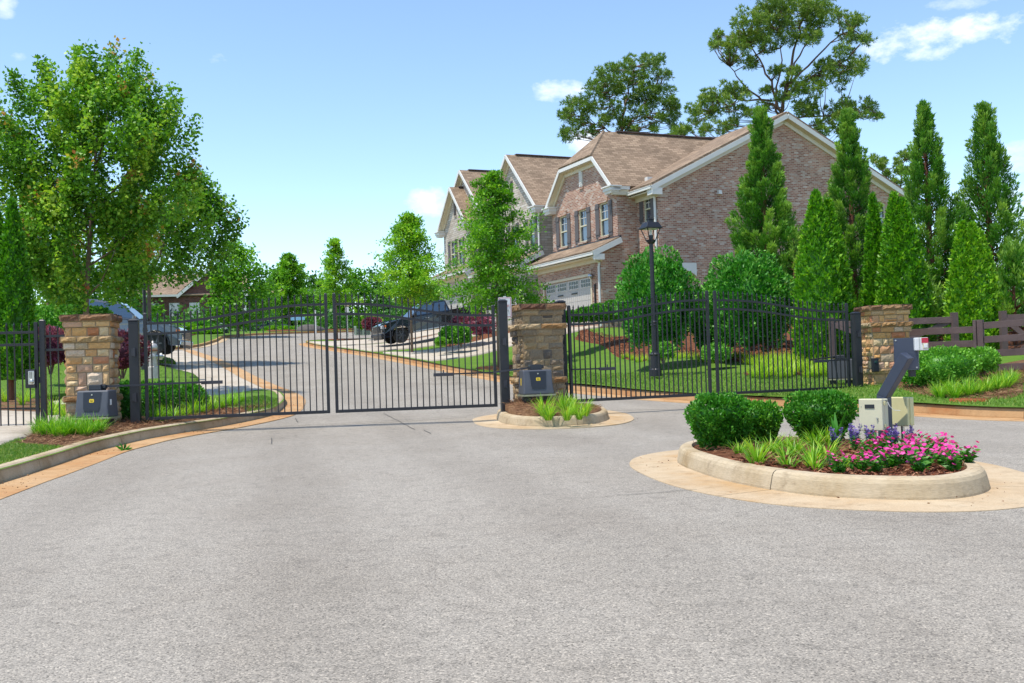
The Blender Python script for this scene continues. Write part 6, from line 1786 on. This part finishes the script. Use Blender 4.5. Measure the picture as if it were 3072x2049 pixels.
# ---- young pyramidal street trees
ST = 'young street trees along the road'
b = base_at(1497, 37.2, GRight); layered('bright green young tree in front of the pale brick gables', b, U(1490, 945, 37.2).z - b.z, U(1480, 505, 37.2).z - b.z, 2.15, mt['L_oak'], 58, 62, .118, ST, .06, .40, .95)
b = base_at(1237, 47.2, GRight); layered('yellow green young tree growing between the driveways beside the black pickup', b, U(1230, 915, 47.2).z - b.z, U(1222, 640, 47.2).z - b.z, 1.95, mt['L_oak'], 50, 54, .138, ST, .055, .62, .95)
b = base_at(1013, 65.5, GRight); layered('slim young tree with open tiers above the gate centre posts', b, U(1015, 910, 65.5).z - b.z, U(1018, 714, 65.5).z - b.z, 1.45, mt['L_oak'], 36, 36, .17, ST, .06, .55, .9)
b = base_at(872, 92, GFar); layered('rounded open street tree behind the light blue street name board', b, 1.6, U(868, 758, 92).z - b.z, 2.6, mt['L_oak'], 56, 34, .24, ST, .1, .42, .95)
b = base_at(716, 72, GFar); broadleaf('street_tree', 'round topped leafy street tree right of the far red brick house', b, [(0, 1.1), (.12, 2.0), (.35, 2.2), (.6, 1.8), (.85, 1.0), (1, .35)], .9, U(716, 732, 72).z - b.z, 170, 48, .24, mt['L_oak'], ST, (0, 0), .1, .9, .8, .26, .36, .14, 0, 8, lumps=.2)

# ---- woods behind the street
WD = 'trees of the wood at the end of the street'
wood = [(640, 140, 838, 5.6, 0), (560, 138, 800, 5.2, 1), (470, 138, 790, 5.5, 0), (770, 126, 842, 4.6, 1), (830, 132, 800, 4.6, 2), (905, 128, 845, 4.4, 0), (952, 130, 826, 4.2, 2), (1075, 128, 820, 4.8, 1), (1135, 134, 815, 4.4, 2), (1190, 126, 835, 4.6, 0), (1260, 130, 850, 5.0, 1), (1330, 124, 850, 5.2, 0), (1000, 124, 862, 4.0, 1), (700, 140, 850, 4.2, 2), (380, 116, 800, 6, 1), (250, 112, 790, 6, 0), (110, 108, 800, 6, 1), (-20, 104, 780, 6, 2), (1420, 128, 850, 5, 1)]
wl2 = ['broad mid green tree', 'rounded yellow green tree', 'narrow dark green tree']
where = ['behind the red brick house', 'left of the red brick house roof', 'far left of the brick house', 'behind the round leafy street tree', 'rising highest in the dark group', 'just left of the gate centre posts', 'exactly behind the gate centre posts', 'right of the slim tiered tree', 'taller one right of the slim tree', 'left of the yellow green young tree', 'behind the yellow green young tree', 'below the far pale townhouse corner', 'low one behind the slim tiered tree', 'beside the brick house chimneyless gable', 'showing through the big maple crown', 'low behind the big maple trunk', 'behind the left evergreen column', 'at the extreme left edge', 'hidden low behind the pale townhouses']
for (px, Y, pt, r, k), wh in zip(wood, where):
    b = base_at(px, Y, GFar); b.z -= .3; h = U(px, pt, Y).z - b.z
    broadleaf('wood_tree', wl2[k] + ' of the wood ' + wh, b, [(0, r * .55), (.15, r * .62), (.4, r * .6), (.7, r * .42), (.9, r * .22), (1, r * .06)] if k != 2 else [(0, r * .4), (.3, r * .45), (.6, r * .36), (.9, r * .14), (1, .1)], .2, h, 110, 34, .42, mt['L_far'] if k != 1 else mt['L_oak'], WD, (0, 0), .16, .7, 1.1, .42, [.42, .34, .28][k], .13, 0, 3, lumps=.2)
# leafy undergrowth mass along the wood edge
P = scatter([(-48, 103), (12, 103), (12, 112), (-48, 112)], 14000, GFar, 130); P[:, 2] += rng.uniform(0, 1, len(P)) ** 1.3 * (2.6 + 1.2 * np.sin(P[:, 0] * .9)) - .2
V, F = leaf_arrays(P, nrm(len(P), 3) + np.array([0, -.3, .4]), .42 * rng.uniform(.6, 1.3, len(P)), .7, .12)
tag(npmesh('undergrowth', V, F, np.clip(.3 + rng.normal(0, .16, len(P)) + .1 * np.sin(P[:, 0] * .5), 0, 1), mt['L_far']), kind='stuff')

# ---- pines behind the house
b = Vector((UX(1880, 78), 78, 3.0)); s = 78 / FPX
def pc(px, py, dy=0, Y=78, base=None):
    p = U(px, py, Y + dy); q = p - base; return (q.x, q.y, q.z)
def make_pine(label, px0, Y, spx, cl, tuft, tint, gz=3.0):
    b = Vector((UX(px0, Y), Y, gz)); f = lambda px, py, dy=0: pc(px, py, dy, Y, b)
    stems = [([(0, 0, -.5)] + [f(*q) for q in pl], r0, r1) if root else ([f(*q) for q in pl], r0, r1) for (pl, r0, r1, root) in spx]
    clumps = []
    for (px, py, rp) in cl:
        for k in range(5):
            p = f(px + random.gauss(0, rp * .45), py + random.gauss(0, rp * .38), random.uniform(-2.6, 2.6)); clumps.append((*p, rp * Y / FPX * random.uniform(.48, .85)))
    return make_pine_done(label, b, stems, clumps, tuft, tint)
def make_pine_done(label, b, stems, clumps, tuft, tint): return pine(label, b, 20, stems, clumps, tuft, tint)
p1 = [(1845, 205, 26), (1890, 190, 26), (1940, 185, 28), (1965, 190, 24), (1800, 225, 24), (1830, 245, 26), (1880, 235, 30), (1930, 225, 28), (1985, 225, 26), (1770, 262, 24), (1810, 285, 26), (1860, 280, 28), (1915, 270, 30), (1970, 262, 28), (2005, 275, 22), (1745, 300, 24), (1790, 325, 28), (1850, 325, 30), (1905, 315, 30), (1960, 308, 28), (2010, 310, 24), (2032, 322, 16), (1715, 318, 22), (1760, 350, 26), (1820, 360, 26), (1875, 368, 26), (1935, 350, 24), (1985, 345, 22), (2020, 345, 18), (1700, 352, 18), (1735, 385, 22), (1708, 405, 20), (1780, 392, 18), (1900, 395, 18), (1960, 385, 18), (2020, 370, 16), (2045, 392, 18), (1690, 340, 14), (1697, 395, 14)]
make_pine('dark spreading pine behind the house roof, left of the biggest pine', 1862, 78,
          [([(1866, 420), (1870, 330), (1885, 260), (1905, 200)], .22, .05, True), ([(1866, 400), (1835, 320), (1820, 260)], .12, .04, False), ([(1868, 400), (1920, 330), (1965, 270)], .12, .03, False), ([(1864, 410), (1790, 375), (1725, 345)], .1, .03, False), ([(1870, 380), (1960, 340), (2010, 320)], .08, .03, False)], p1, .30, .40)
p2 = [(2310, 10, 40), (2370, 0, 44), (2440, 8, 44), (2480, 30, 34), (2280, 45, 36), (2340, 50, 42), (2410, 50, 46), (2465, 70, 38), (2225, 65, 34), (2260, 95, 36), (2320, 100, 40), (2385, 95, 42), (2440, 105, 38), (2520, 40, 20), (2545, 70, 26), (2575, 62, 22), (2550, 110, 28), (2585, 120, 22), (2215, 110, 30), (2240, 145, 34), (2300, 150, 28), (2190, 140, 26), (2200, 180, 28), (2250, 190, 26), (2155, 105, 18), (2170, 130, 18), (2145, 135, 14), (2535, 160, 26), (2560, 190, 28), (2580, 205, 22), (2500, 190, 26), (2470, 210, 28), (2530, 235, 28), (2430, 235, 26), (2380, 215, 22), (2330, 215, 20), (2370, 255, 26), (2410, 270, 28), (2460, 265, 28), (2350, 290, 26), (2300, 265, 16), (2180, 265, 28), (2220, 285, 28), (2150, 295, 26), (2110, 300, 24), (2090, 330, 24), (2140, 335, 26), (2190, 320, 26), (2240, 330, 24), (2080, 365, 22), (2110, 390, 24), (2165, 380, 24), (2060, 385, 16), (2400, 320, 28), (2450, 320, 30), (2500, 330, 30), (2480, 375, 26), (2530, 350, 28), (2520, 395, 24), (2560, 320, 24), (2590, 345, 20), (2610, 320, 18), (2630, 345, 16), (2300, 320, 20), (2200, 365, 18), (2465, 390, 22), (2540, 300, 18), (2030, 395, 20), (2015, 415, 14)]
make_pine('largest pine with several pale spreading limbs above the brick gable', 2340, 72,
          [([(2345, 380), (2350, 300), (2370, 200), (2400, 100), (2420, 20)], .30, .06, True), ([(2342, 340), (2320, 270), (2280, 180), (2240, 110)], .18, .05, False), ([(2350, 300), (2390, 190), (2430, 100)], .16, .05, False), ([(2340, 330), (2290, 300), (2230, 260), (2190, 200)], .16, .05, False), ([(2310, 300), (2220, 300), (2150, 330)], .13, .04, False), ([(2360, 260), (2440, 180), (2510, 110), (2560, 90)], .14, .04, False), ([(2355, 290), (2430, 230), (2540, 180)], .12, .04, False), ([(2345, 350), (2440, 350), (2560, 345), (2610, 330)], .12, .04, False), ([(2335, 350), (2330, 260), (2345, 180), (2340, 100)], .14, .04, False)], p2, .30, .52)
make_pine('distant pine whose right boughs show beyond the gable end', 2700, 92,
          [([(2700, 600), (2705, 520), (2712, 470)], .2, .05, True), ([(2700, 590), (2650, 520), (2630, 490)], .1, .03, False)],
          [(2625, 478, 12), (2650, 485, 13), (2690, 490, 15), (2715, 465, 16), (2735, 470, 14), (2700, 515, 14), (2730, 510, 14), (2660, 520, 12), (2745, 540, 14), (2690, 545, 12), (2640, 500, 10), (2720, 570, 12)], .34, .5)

# ---- conifers on the bank, right
def cz(px, Y, pyb):  return Vector((UX(px, Y), Y, U(px, pyb, Y).z))
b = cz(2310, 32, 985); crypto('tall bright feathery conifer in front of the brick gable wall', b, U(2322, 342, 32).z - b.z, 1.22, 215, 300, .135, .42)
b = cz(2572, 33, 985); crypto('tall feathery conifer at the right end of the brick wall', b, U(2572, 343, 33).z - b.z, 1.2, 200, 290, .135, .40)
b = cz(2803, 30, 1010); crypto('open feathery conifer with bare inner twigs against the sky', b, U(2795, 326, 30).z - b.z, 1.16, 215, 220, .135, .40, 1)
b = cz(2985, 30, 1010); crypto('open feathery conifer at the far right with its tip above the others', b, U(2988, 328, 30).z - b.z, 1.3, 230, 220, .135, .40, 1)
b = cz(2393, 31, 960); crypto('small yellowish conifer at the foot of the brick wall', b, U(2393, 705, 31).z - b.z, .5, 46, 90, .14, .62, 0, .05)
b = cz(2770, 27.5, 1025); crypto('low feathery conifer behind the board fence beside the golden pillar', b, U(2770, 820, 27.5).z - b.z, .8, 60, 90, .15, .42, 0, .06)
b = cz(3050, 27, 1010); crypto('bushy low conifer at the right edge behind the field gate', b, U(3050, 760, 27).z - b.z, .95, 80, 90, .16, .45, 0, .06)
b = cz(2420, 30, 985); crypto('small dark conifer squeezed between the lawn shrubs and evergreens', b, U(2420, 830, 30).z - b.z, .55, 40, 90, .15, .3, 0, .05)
# ---- dense arborvitae
def ab(label, px, Y, pyb, cones, n=9000, tint=.46):
    b = cz(px, Y, pyb); cs = []
    for (cpx, ptop, wpx) in cones:
        cs.append((UX(cpx, Y) - b.x, random.uniform(-.15, .15), U(cpx, ptop, Y).z - b.z, wpx / 2 * Y / FPX))
    arbor(label, b, cs, int(n * 1.4), .10 * Y / 26, tint)
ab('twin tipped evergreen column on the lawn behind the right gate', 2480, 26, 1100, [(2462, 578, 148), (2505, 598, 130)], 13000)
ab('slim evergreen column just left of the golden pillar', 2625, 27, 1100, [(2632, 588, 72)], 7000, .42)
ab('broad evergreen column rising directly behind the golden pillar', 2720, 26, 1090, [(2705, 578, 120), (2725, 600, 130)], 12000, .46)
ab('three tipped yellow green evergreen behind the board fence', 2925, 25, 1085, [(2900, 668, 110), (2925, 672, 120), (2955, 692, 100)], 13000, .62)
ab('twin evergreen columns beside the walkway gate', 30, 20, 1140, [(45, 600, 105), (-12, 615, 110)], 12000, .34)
# ---- big round shrubs on the lawn
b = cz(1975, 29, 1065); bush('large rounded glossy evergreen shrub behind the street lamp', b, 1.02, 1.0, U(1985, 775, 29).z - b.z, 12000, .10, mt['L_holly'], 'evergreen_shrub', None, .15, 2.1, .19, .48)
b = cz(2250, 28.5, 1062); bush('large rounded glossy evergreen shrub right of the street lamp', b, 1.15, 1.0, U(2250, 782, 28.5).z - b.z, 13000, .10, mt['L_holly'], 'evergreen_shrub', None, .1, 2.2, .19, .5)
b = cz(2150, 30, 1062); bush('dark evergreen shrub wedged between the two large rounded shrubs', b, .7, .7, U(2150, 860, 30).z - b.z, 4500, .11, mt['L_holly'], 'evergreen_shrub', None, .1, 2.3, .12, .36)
b = cz(1990, 27, 1078); bush('small light green mound shrub at the foot of the street lamp', b, .30, .3, .42, 900, .07, mt['L_box'], 'shrub', 'small mound shrubs', 0, 2.2, .08, .75)
b = cz(2150, 27.2, 1085); bush('small light green mound shrub under the two large shrubs', b, .38, .35, .45, 1000, .07, mt['L_box'], 'shrub', 'small mound shrubs', 0, 2.2, .08, .7)
# hedge row by the garage
for i, (px, pt) in enumerate(((1722, 935), (1760, 925), (1800, 915), (1842, 905), (1885, 903), (1925, 908))):
    b = base_at(px, 38.5 + .3 * i, GRight); pyb = 968
    b.z = U(px, pyb, b.y).z; bush(['low clipped hedge shrub nearest the garage drive', 'second low hedge shrub from the garage drive', 'third low hedge shrub from the garage drive', 'hedge shrub fourth from the drive, slightly taller', 'hedge shrub beside the house downspout', 'hedge shrub tucked behind the street lamp pole'][i], b, .36, .4, U(px, pt, b.y).z - b.z, 1300, .085, mt['L_box'], 'hedge_shrub', 'clipped hedge row before the brick house', .1, 2.6, .1, .55)
# purple loropetalum and green balls by the drives
for (px, Y, pb_, pt, rx, mat_, lb, tn) in ((1440, 47, 1010, 948, .75, 'loro', 'larger purple leaved shrub beside the young tree trunk', .7), (1395, 48, 1006, 952, .65, 'loro', 'purple leaved shrub between the hedge ball and the driveway', .6),
        (1120, 62, 990, 957, .55, 'loro', 'purple leaved shrub in front of the black pickup nose', .5), (1350, 45, 1034, 985, .42, 'box', 'dark green clipped ball near the pickup rear', .4), (1385, 44.5, 1034, 980, .42, 'box', 'lighter clipped ball next to the dark one', .62), (1325, 44, 1035, 1018, .22, 'box', 'tiny white flowering mound at the driveway edge', .9),
        (150, 21, 1105, 1000, .42, 'loro', 'purple shrub between the walkway gate and the tan pillar', .55), (365, 20.5, 1118, 1000, .5, 'loro', 'dark purple shrub right of the tan pillar', .3), (140, 23.5, 1085, 985, .5, 'loro', 'pinkish purple shrub further behind the walkway fence', .75)):
    b = cz(px, Y, pb_); bush(lb, b, rx, rx, U(px, pt, Y).z - b.z, 1800, .07 * max(1, Y / 28), mt['L_' + mat_], 'shrub', None, .1, 2.2, .12, tn)
# bright hedge behind the pillar, left
for i, px in enumerate((120, 165, 210, 255, 300)):
    b = cz(px, 30, 1010); bush(['bright green hedge shrub behind the walkway post', 'second bright hedge shrub left of the pillar', 'bright hedge shrub directly behind the pillar cap', 'bright hedge shrub at the maple trunk', 'bright hedge shrub under the grey pickup window'][i], b, .36, .4, U(px, 925 + random.uniform(-4, 6), 30).z - b.z, 1500, .085, mt['L_holly'], 'hedge_shrub', 'bright hedge behind the left pillar', 0, 2.6, .1, .68)
# boxwoods under the left gate
for i, (px, Y, pb_, pt, rx) in enumerate(((365, 17.6, 1280, 1150, .24), (420, 18.4, 1262, 1152, .34), (490, 18.8, 1256, 1150, .36), (560, 19.2, 1250, 1158, .34))):
    b = cz(px, Y, pb_); bush(['dark clipped shrub between the tan pillar and the black post', 'clipped shrub behind the hinge of the left gate', 'clipped shrub in the middle of the row under the left gate', 'clipped shrub ending the row under the left gate'][i], b, rx, rx, U(px, pt, Y).z - b.z, 2600, .05, mt['L_box'], 'boxwood', 'clipped row under the left gate', .1, 2.5, .1, [.30, .5, .55, .52][i])
# shrubs right of the golden pillar
b = cz(2832, 19.2, 1165); bush('wide light green shrub in front of the board fence', b, .58, .5, U(2832, 1047, 19.2).z - b.z, 4500, .05, mt['L_box'], 'boxwood', None, .1, 2.4, .09, .72)
b = cz(2760, 19.4, 1162); bush('lower part of green shrub against the pillar base', b, .34, .4, U(2760, 1085, 19.4).z - b.z, 1800, .05, mt['L_box'], 'boxwood', None, .1, 2.3, .1, .6)
b = cz(2945, 19.8, 1122); bush('smaller bright shrub right of the wide one, below a fence post', b, .32, .32, U(2945, 1047, 19.8).z - b.z, 2200, .05, mt['L_box'], 'boxwood', None, .15, 2.2, .09, .8)
# island boxwoods
def ib(label, px0, px1, pt, pb_, Y, n, tn, fl=.42):
    px = (px0 + px1) / 2; b = Vector((UX(px, Y, 1250), Y, float(GIF(2.5, Y)) - .02)); r = (px1 - px0) / 2 * Y / FPX * .87
    bush(label, b, r, r * .85, (U(px, pt, Y).z - b.z) * .93, n, .034, mt['L_box'], 'boxwood', 'boxwoods on the front island', fl, 3.4, .12, tn, .0)
ib('dark boxwood at the left end of the front island', 2056, 2262, 1182, 1330, 10.1, 7500, .42)
ib('lighter boxwood peeping out behind the dark one on the island', 2195, 2350, 1205, 1320, 10.75, 5000, .6)
ib('flat topped vase shaped boxwood left of the entry pedestal', 2352, 2572, 1172, 1320, 10.3, 7500, .46, .5)

# ---- strap leaved lilies
def lily_mesh(nb, ln, tn):
    az = rng.uniform(0, 2 * PI, nb); P = np.stack([.05 * np.cos(az) * rng.uniform(.2, 1, nb), .05 * np.sin(az) * rng.uniform(.2, 1, nb), np.full(nb, -.02)], 1)
    V, F = blade_arrays(P, az, ln * rng.uniform(.55, 1.15, nb), np.full(nb, .0135) * rng.uniform(.7, 1.2, nb), rng.uniform(.1, .75, nb), rng.uniform(.3, 1.5, nb))
    return V, F, np.clip(np.tile(tn + rng.normal(0, .2, nb), 3), 0, 1)
LV = []
def lily(label, loc, group, ln=.42, nb=90, tn=.5, name='daylily', share=None):
    o = npmesh(name, *[*lily_mesh(nb, ln, tn)], mt['L_lily'], loc=loc)
    return tag(o, label, 'plant', group)
def lily_rows(label, pts, group, ln, nb, tn, name='daylily'):
    protos = [lily(label, (0, 0, 0), group, ln, nb, tn, name) for _ in range(min(3, len(pts)))]
    for i, p in enumerate(pts):
        if i < len(protos): o = protos[i]
        else: o = protos[i % 3].copy(); COL.objects.link(o)
        o.location = p; o.rotation_euler = (0, 0, random.uniform(0, 6.28)); s = random.uniform(.8, 1.2); o.scale = (s, s, s)
def gpt(px, py, h, off):
    x, y = GR(px, py, off); return (x, y, float(np.atleast_1d(h(x, y))[0]))
lily_rows('arching strap leaved lily on the straw mound before the middle cabinet', [gpt(px, py, GIM, .25) for px, py in ((1630, 1232), (1645, 1236), (1720, 1228), (1700, 1236), (1738, 1234), (1755, 1228), (1712, 1222), (1690, 1224))], 'lilies on the middle island', .36, 85, .55)
lily_rows('yellow green lily clump on the left end of the front island', [(float(x), float(y), float(GIF(x, y))) for x, y in ((2.02, 8.55), (2.2, 8.25), (2.35, 8.05), (2.1, 8.95), (2.3, 8.7), (2.45, 8.4), (2.55, 8.0), (2.05, 9.35), (2.45, 8.95), (2.62, 8.6), (2.5, 9.4), (2.75, 9.35), (2.9, 9.5), (2.3, 9.2))], 'lilies on the front island', .22, 50, .5)
lily_rows('dense green liriope tuft at the foot of the left gate cabinet', [(UX(px, Y), Y, float(GLeft(UX(px, Y), Y)[0])) for px, Y in ((110, 14.9), (135, 14.6), (160, 14.5), (185, 14.4), (205, 14.55), (225, 14.7), (250, 14.5), (270, 14.7), (290, 14.9), (150, 15.1), (190, 15.1), (230, 15.2), (120, 15.2), (175, 14.8), (212, 14.95), (262, 15.05))], 'liriope under the left cabinet', .33, 120, .38, 'liriope')
lily_rows('lily tuft growing beneath the left gate rail', [(UX(px, Y), Y, float(GLeft(UX(px, Y), Y)[0])) for px, Y in ((455, 17.0), (485, 17.1), (515, 17.4), (545, 17.8), (575, 18.3), (605, 18.8), (635, 19.4), (665, 20.2), (470, 16.9), (690, 21.0), (720, 21.8), (700, 21.4))], 'lilies under the left gate', .36, 90, .5)
lily_rows('bright liriope tuft along the foot of the board fence shrubs', [(x, y, float(GRight(x, y)[0])) for x, y in ((7.35, 17.55), (7.5, 17.3), (7.62, 17.7), (7.75, 17.35), (7.85, 17.75), (7.95, 17.45), (8.05, 17.9), (8.2, 17.65), (8.3, 18.0), (8.45, 17.8), (8.55, 18.2), (8.7, 18.0), (8.8, 18.4), (8.95, 18.3), (9.1, 18.6), (9.2, 18.8), (7.45, 17.9), (7.7, 18.0))], 'liriope along the right bank', .34, 110, .5, 'liriope')
pts = []
for px, py in [(x, 1128 + random.uniform(-18, 8)) for x in np.linspace(2255, 2495, 34)] + [(x, 1108 + random.uniform(-8, 6)) for x in np.linspace(2270, 2500, 26)] + [(x, 1092 + random.uniform(-5, 3)) for x in np.linspace(2240, 2420, 16)]:
    x, y = gp(px, py); pts.append((x, y, float(GRight(x, y)[0])))
lily_rows('bright yellow green liriope in the thick patch behind the right gate', pts, 'liriope patch behind the right gate', .42, 75, .72, 'liriope')
pts = []
for px in np.linspace(1870, 2240, 30):
    x, y = gp(px, 1078 + 6 * math.sin(px * .03) + random.uniform(-5, 5)); pts.append((x, y, float(GRight(x, y)[0])))
lily_rows('yellow green liriope edging the big lawn shrubs', pts, 'liriope edging the lawn shrubs', .34, 60, .75, 'liriope')
pts = [(x, y, float(np.atleast_1d(GBack(x, y))[0]) + .06) for x, y in ((-11.6, 22.6), (-12.2, 22.2), (-12.6, 23.2), (-11.2, 23.2), (-13, 22.5), (-13.4, 23.3), (-12, 24), (-12.8, 24.2), (-13.8, 24.2), (-11.6, 24.3), (-14.3, 23.4))] + [(x, y, float(GLeft(x, y)[0])) for x, y in ((-10.0, 17.2), (-10.5, 17.5), (-9.8, 17.8), (-11, 17.3), (-10.8, 18.1), (-10.2, 16.7), (-11.4, 17.9), (-9.7, 16.9), (-8.3, 18.3), (-8.0, 18.9), (-8.5, 18.9), (-7.9, 17.9))]
lily_rows('loose lily tuft on the slope behind the walkway gate', pts, 'lilies behind the walkway gate', .45, 80, .62)

# ---- bedding flowers on the front island
def vinca_parts():
    LP, LD, FP_, = [], [], []
    V_, F_, T_ = [], [], []
    nst = 9; off = 0
    fv, ff_, ft = [], [], []; fo = 0
    for s_ in range(nst):
        a = rng.uniform(0, 6.28); ln = rng.uniform(.10, .21); d = np.array([math.cos(a) * .5, math.sin(a) * .5, 1.0]); d /= np.linalg.norm(d)
        n = 16; t_ = rng.uniform(.1, 1, n); P = d * (ln * t_)[:, None]
        az = rng.uniform(0, 6.28, n); D = np.stack([np.cos(az), np.sin(az), rng.uniform(-.1, .7, n)], 1)
        V, F = leaf_arrays(P, D, rng.uniform(.045, .07, n), .42, .08); V_.append(V); F_.append(F + off); off += len(V); T_.append(rng.normal(.5, .2, n))
        if rng.uniform() < .9:
            for q in range(rng.integers(2, 5)):
                c = d * ln + nrm(3) * .024 + np.array([0, 0, .018]); nn = d * .4 + nrm(3) * .4 + np.array([0, -.35, .7]); nn /= np.linalg.norm(nn)
                e1 = np.cross(nn, [.3, .2, .9]); e1 /= np.linalg.norm(e1); e2 = np.cross(nn, e1)
                th = np.arange(5) * 2 * PI / 5 + rng.uniform(0, 6)
                D = np.cos(th)[:, None] * e1 + np.sin(th)[:, None] * e2 + nn * .12; S = np.cross(nn, D); r = .0165
                P0 = np.repeat(c[None], 5, 0); V = np.stack([P0, P0 + D * r * .7 + S * r * .55, P0 + D * r * 1.15, P0 + D * r * .7 - S * r * .55], 1).reshape(-1, 3)
                fv.append(V); ff_.append(np.arange(20).reshape(5, 4) + fo); fo += 20; ft.append(np.full(5, rng.uniform(.2, 1)))
    return (np.concatenate(V_), np.concatenate(F_), np.clip(np.concatenate(T_), 0, 1)), (np.concatenate(fv), np.concatenate(ff_), np.concatenate(ft))
vpos = [(2.72, 7.72), (2.9, 7.9), (3.02, 7.62), (3.15, 7.85), (3.28, 7.65), (3.35, 7.95), (3.45, 8.2), (3.55, 8.05), (3.2, 8.15), (3.05, 8.1), (2.78, 8.15), (2.62, 7.8), (3.4, 8.5), (3.55, 8.45), (3.25, 8.45), (2.92, 8.4), (3.62, 8.75), (3.45, 8.8), (2.45, 7.75), (3.1, 8.7)]
prot = []
for i, (x, y) in enumerate(vpos):
    loc = (x, y, float(GIF(x, y)))
    lab = 'bushy plant with magenta pink five petalled flowers in the island bed'
    if i < 5:
        A, B = vinca_parts(); t = thing('bedding_plant', lab, 'flowers', loc, 0, 'pink bedding plants')
        npmesh('foliage', *A, mt['L_vinca'], t); npmesh('blossom', *B, mt['petal_pink'], t); prot.append(t)
    else: dup(prot[i % 5], loc, random.uniform(0, 6.28), scale=random.uniform(.72, 1.0))
def angel_parts():
    V_, F_, T_, fv, ff_, ft = [], [], [], [], [], []; off = fo = 0
    for s_ in range(6):
        a = rng.uniform(0, 6.28); ln = rng.uniform(.15, .24); d = np.array([math.cos(a) * .25, math.sin(a) * .25, 1.0]); d /= np.linalg.norm(d)
        n = 22; P = d * (ln * rng.uniform(.05, .65, n))[:, None]; az = rng.uniform(0, 6.28, n); D = np.stack([np.cos(az), np.sin(az), rng.uniform(.1, .9, n)], 1)
        V, F = leaf_arrays(P, D, rng.uniform(.03, .055, n), .25, .05); V_.append(V); F_.append(F + off); off += len(V); T_.append(rng.normal(.45, .2, n))
        n = 38; P = d * (ln * rng.uniform(.5, 1, n))[:, None]; az = rng.uniform(0, 6.28, n); D = np.stack([np.cos(az), np.sin(az), rng.uniform(-.2, .5, n)], 1)
        V, F = leaf_arrays(P, D, rng.uniform(.014, .022, n), .9, .1); fv.append(V); ff_.append(F + fo); fo += len(V); ft.append(rng.uniform(0, 1, n))
    return (np.concatenate(V_), np.concatenate(F_), np.clip(np.concatenate(T_), 0, 1)), (np.concatenate(fv), np.concatenate(ff_), np.concatenate(ft))
prot = []
for i, (x, y) in enumerate([(2.95, 8.85), (3.12, 8.95), (3.3, 8.9), (2.8, 8.9), (3.05, 9.15), (3.22, 9.2), (3.55, 9.2), (3.45, 9.35), (3.35, 9.05)]):
    loc = (x, y, float(GIF(x, y)))
    if i < 4:
        A, B = angel_parts(); t = thing('bedding_plant', 'airy plant with violet flower spikes behind the pink flowers', 'flowers', loc, 0, 'violet bedding plants')
        npmesh('foliage', *A, mt['L_vinca'], t); npmesh('blossom', *B, mt['petal_purple'], t); prot.append(t)
    else: dup(prot[i % 4], loc, random.uniform(0, 6.28), scale=random.uniform(.9, 1.15))
# broad leaved plant behind the flowers and the little weed in the gutter
az = rng.uniform(0, 6.28, 14); V, F = blade_arrays(np.zeros((14, 3)), az, rng.uniform(.22, .36, 14), np.full(14, .06), rng.uniform(.1, .6, 14), rng.uniform(.2, .9, 14))
tag(npmesh('broad_leaf_plant', V, F, np.full(42, .45), mt['L_vinca'], loc=(2.98, 9.45, float(GIF(2.98, 9.45)))), 'broad leaved green plant under the cream access cabinet', 'plant')
gx, gy = GR(370, 1352); P = np.zeros((16, 3)); V, F = leaf_arrays(P, np.stack([nrm(16), nrm(16), np.abs(nrm(16)) * .5], 1), .13, .3, .1)
tag(npmesh('weed', V, F, rng.uniform(.2, .7, 16), mt['L_vinca'], loc=(gx, gy, R(gx, gy) + .01)), 'small weed sprouting from the clay stained gutter', 'plant')
# low shrubs and mounds up the street
for (px, Y, pb_, pt, rx, lb) in ((545, 78, 1004, 968, 1.2, 'round green shrub in front of the far brick house'), (620, 76, 1012, 985, 1.1, 'yellowish shrub on the far mulch bed'), (600, 92, 985, 968, 1.2, 'dark rounded shrub under the brick house windows'), (822, 88, 1000, 990, .8, 'small yellow green shrub before the blue car front'), (858, 89, 1000, 987, .8, 'small yellow green shrub nearer the blue car rear'), (470, 74, 1010, 965, 1.3, 'large dark shrub left of the far mulch bed'), (505, 70, 1015, 975, .9, 'leafy shrub behind the grey pickup nose'), (720, 90, 984, 945, 1.2, 'leafy green shrub beside the white mailbox'), (770, 122, 965, 940, 2.0, 'green shrub behind the blue car'), (1110, 66, 985, 955, .8, 'small green shrub behind the utility cabinets')):
    b = cz(px, Y, pb_); bush(lb, b, rx, rx, max(.5, U(px, pt, Y).z - b.z), 1500, .2, mt['L_box'] if 'dark' in lb else mt['L_oak'], 'shrub', None, 0, 2.2, .12, .45)
for (px, Y, lb, s) in ((929, 84, 'dark boulder mound left at the bend of the road', 1.0), (953, 85, 'smaller dark boulder beside the marker post', .7)):
    x = UX(px, Y); t = thing('boulder', lb, 'boulder', (x, Y, R(x, Y) + .1), 0, 'dark boulders at the bend'); m = MB()
    prof_ = [(.0, .75), (.4, .7), (.75, .5), (.95, .25), (1.0, 0), (.9, -.3)]
    m.lathe([(r * s * 1.1 * random.uniform(.92, 1.08), z * s * .8) for r, z in prof_][::-1], n=11); m.build('rock', mt['boulder'], t, smooth=True)
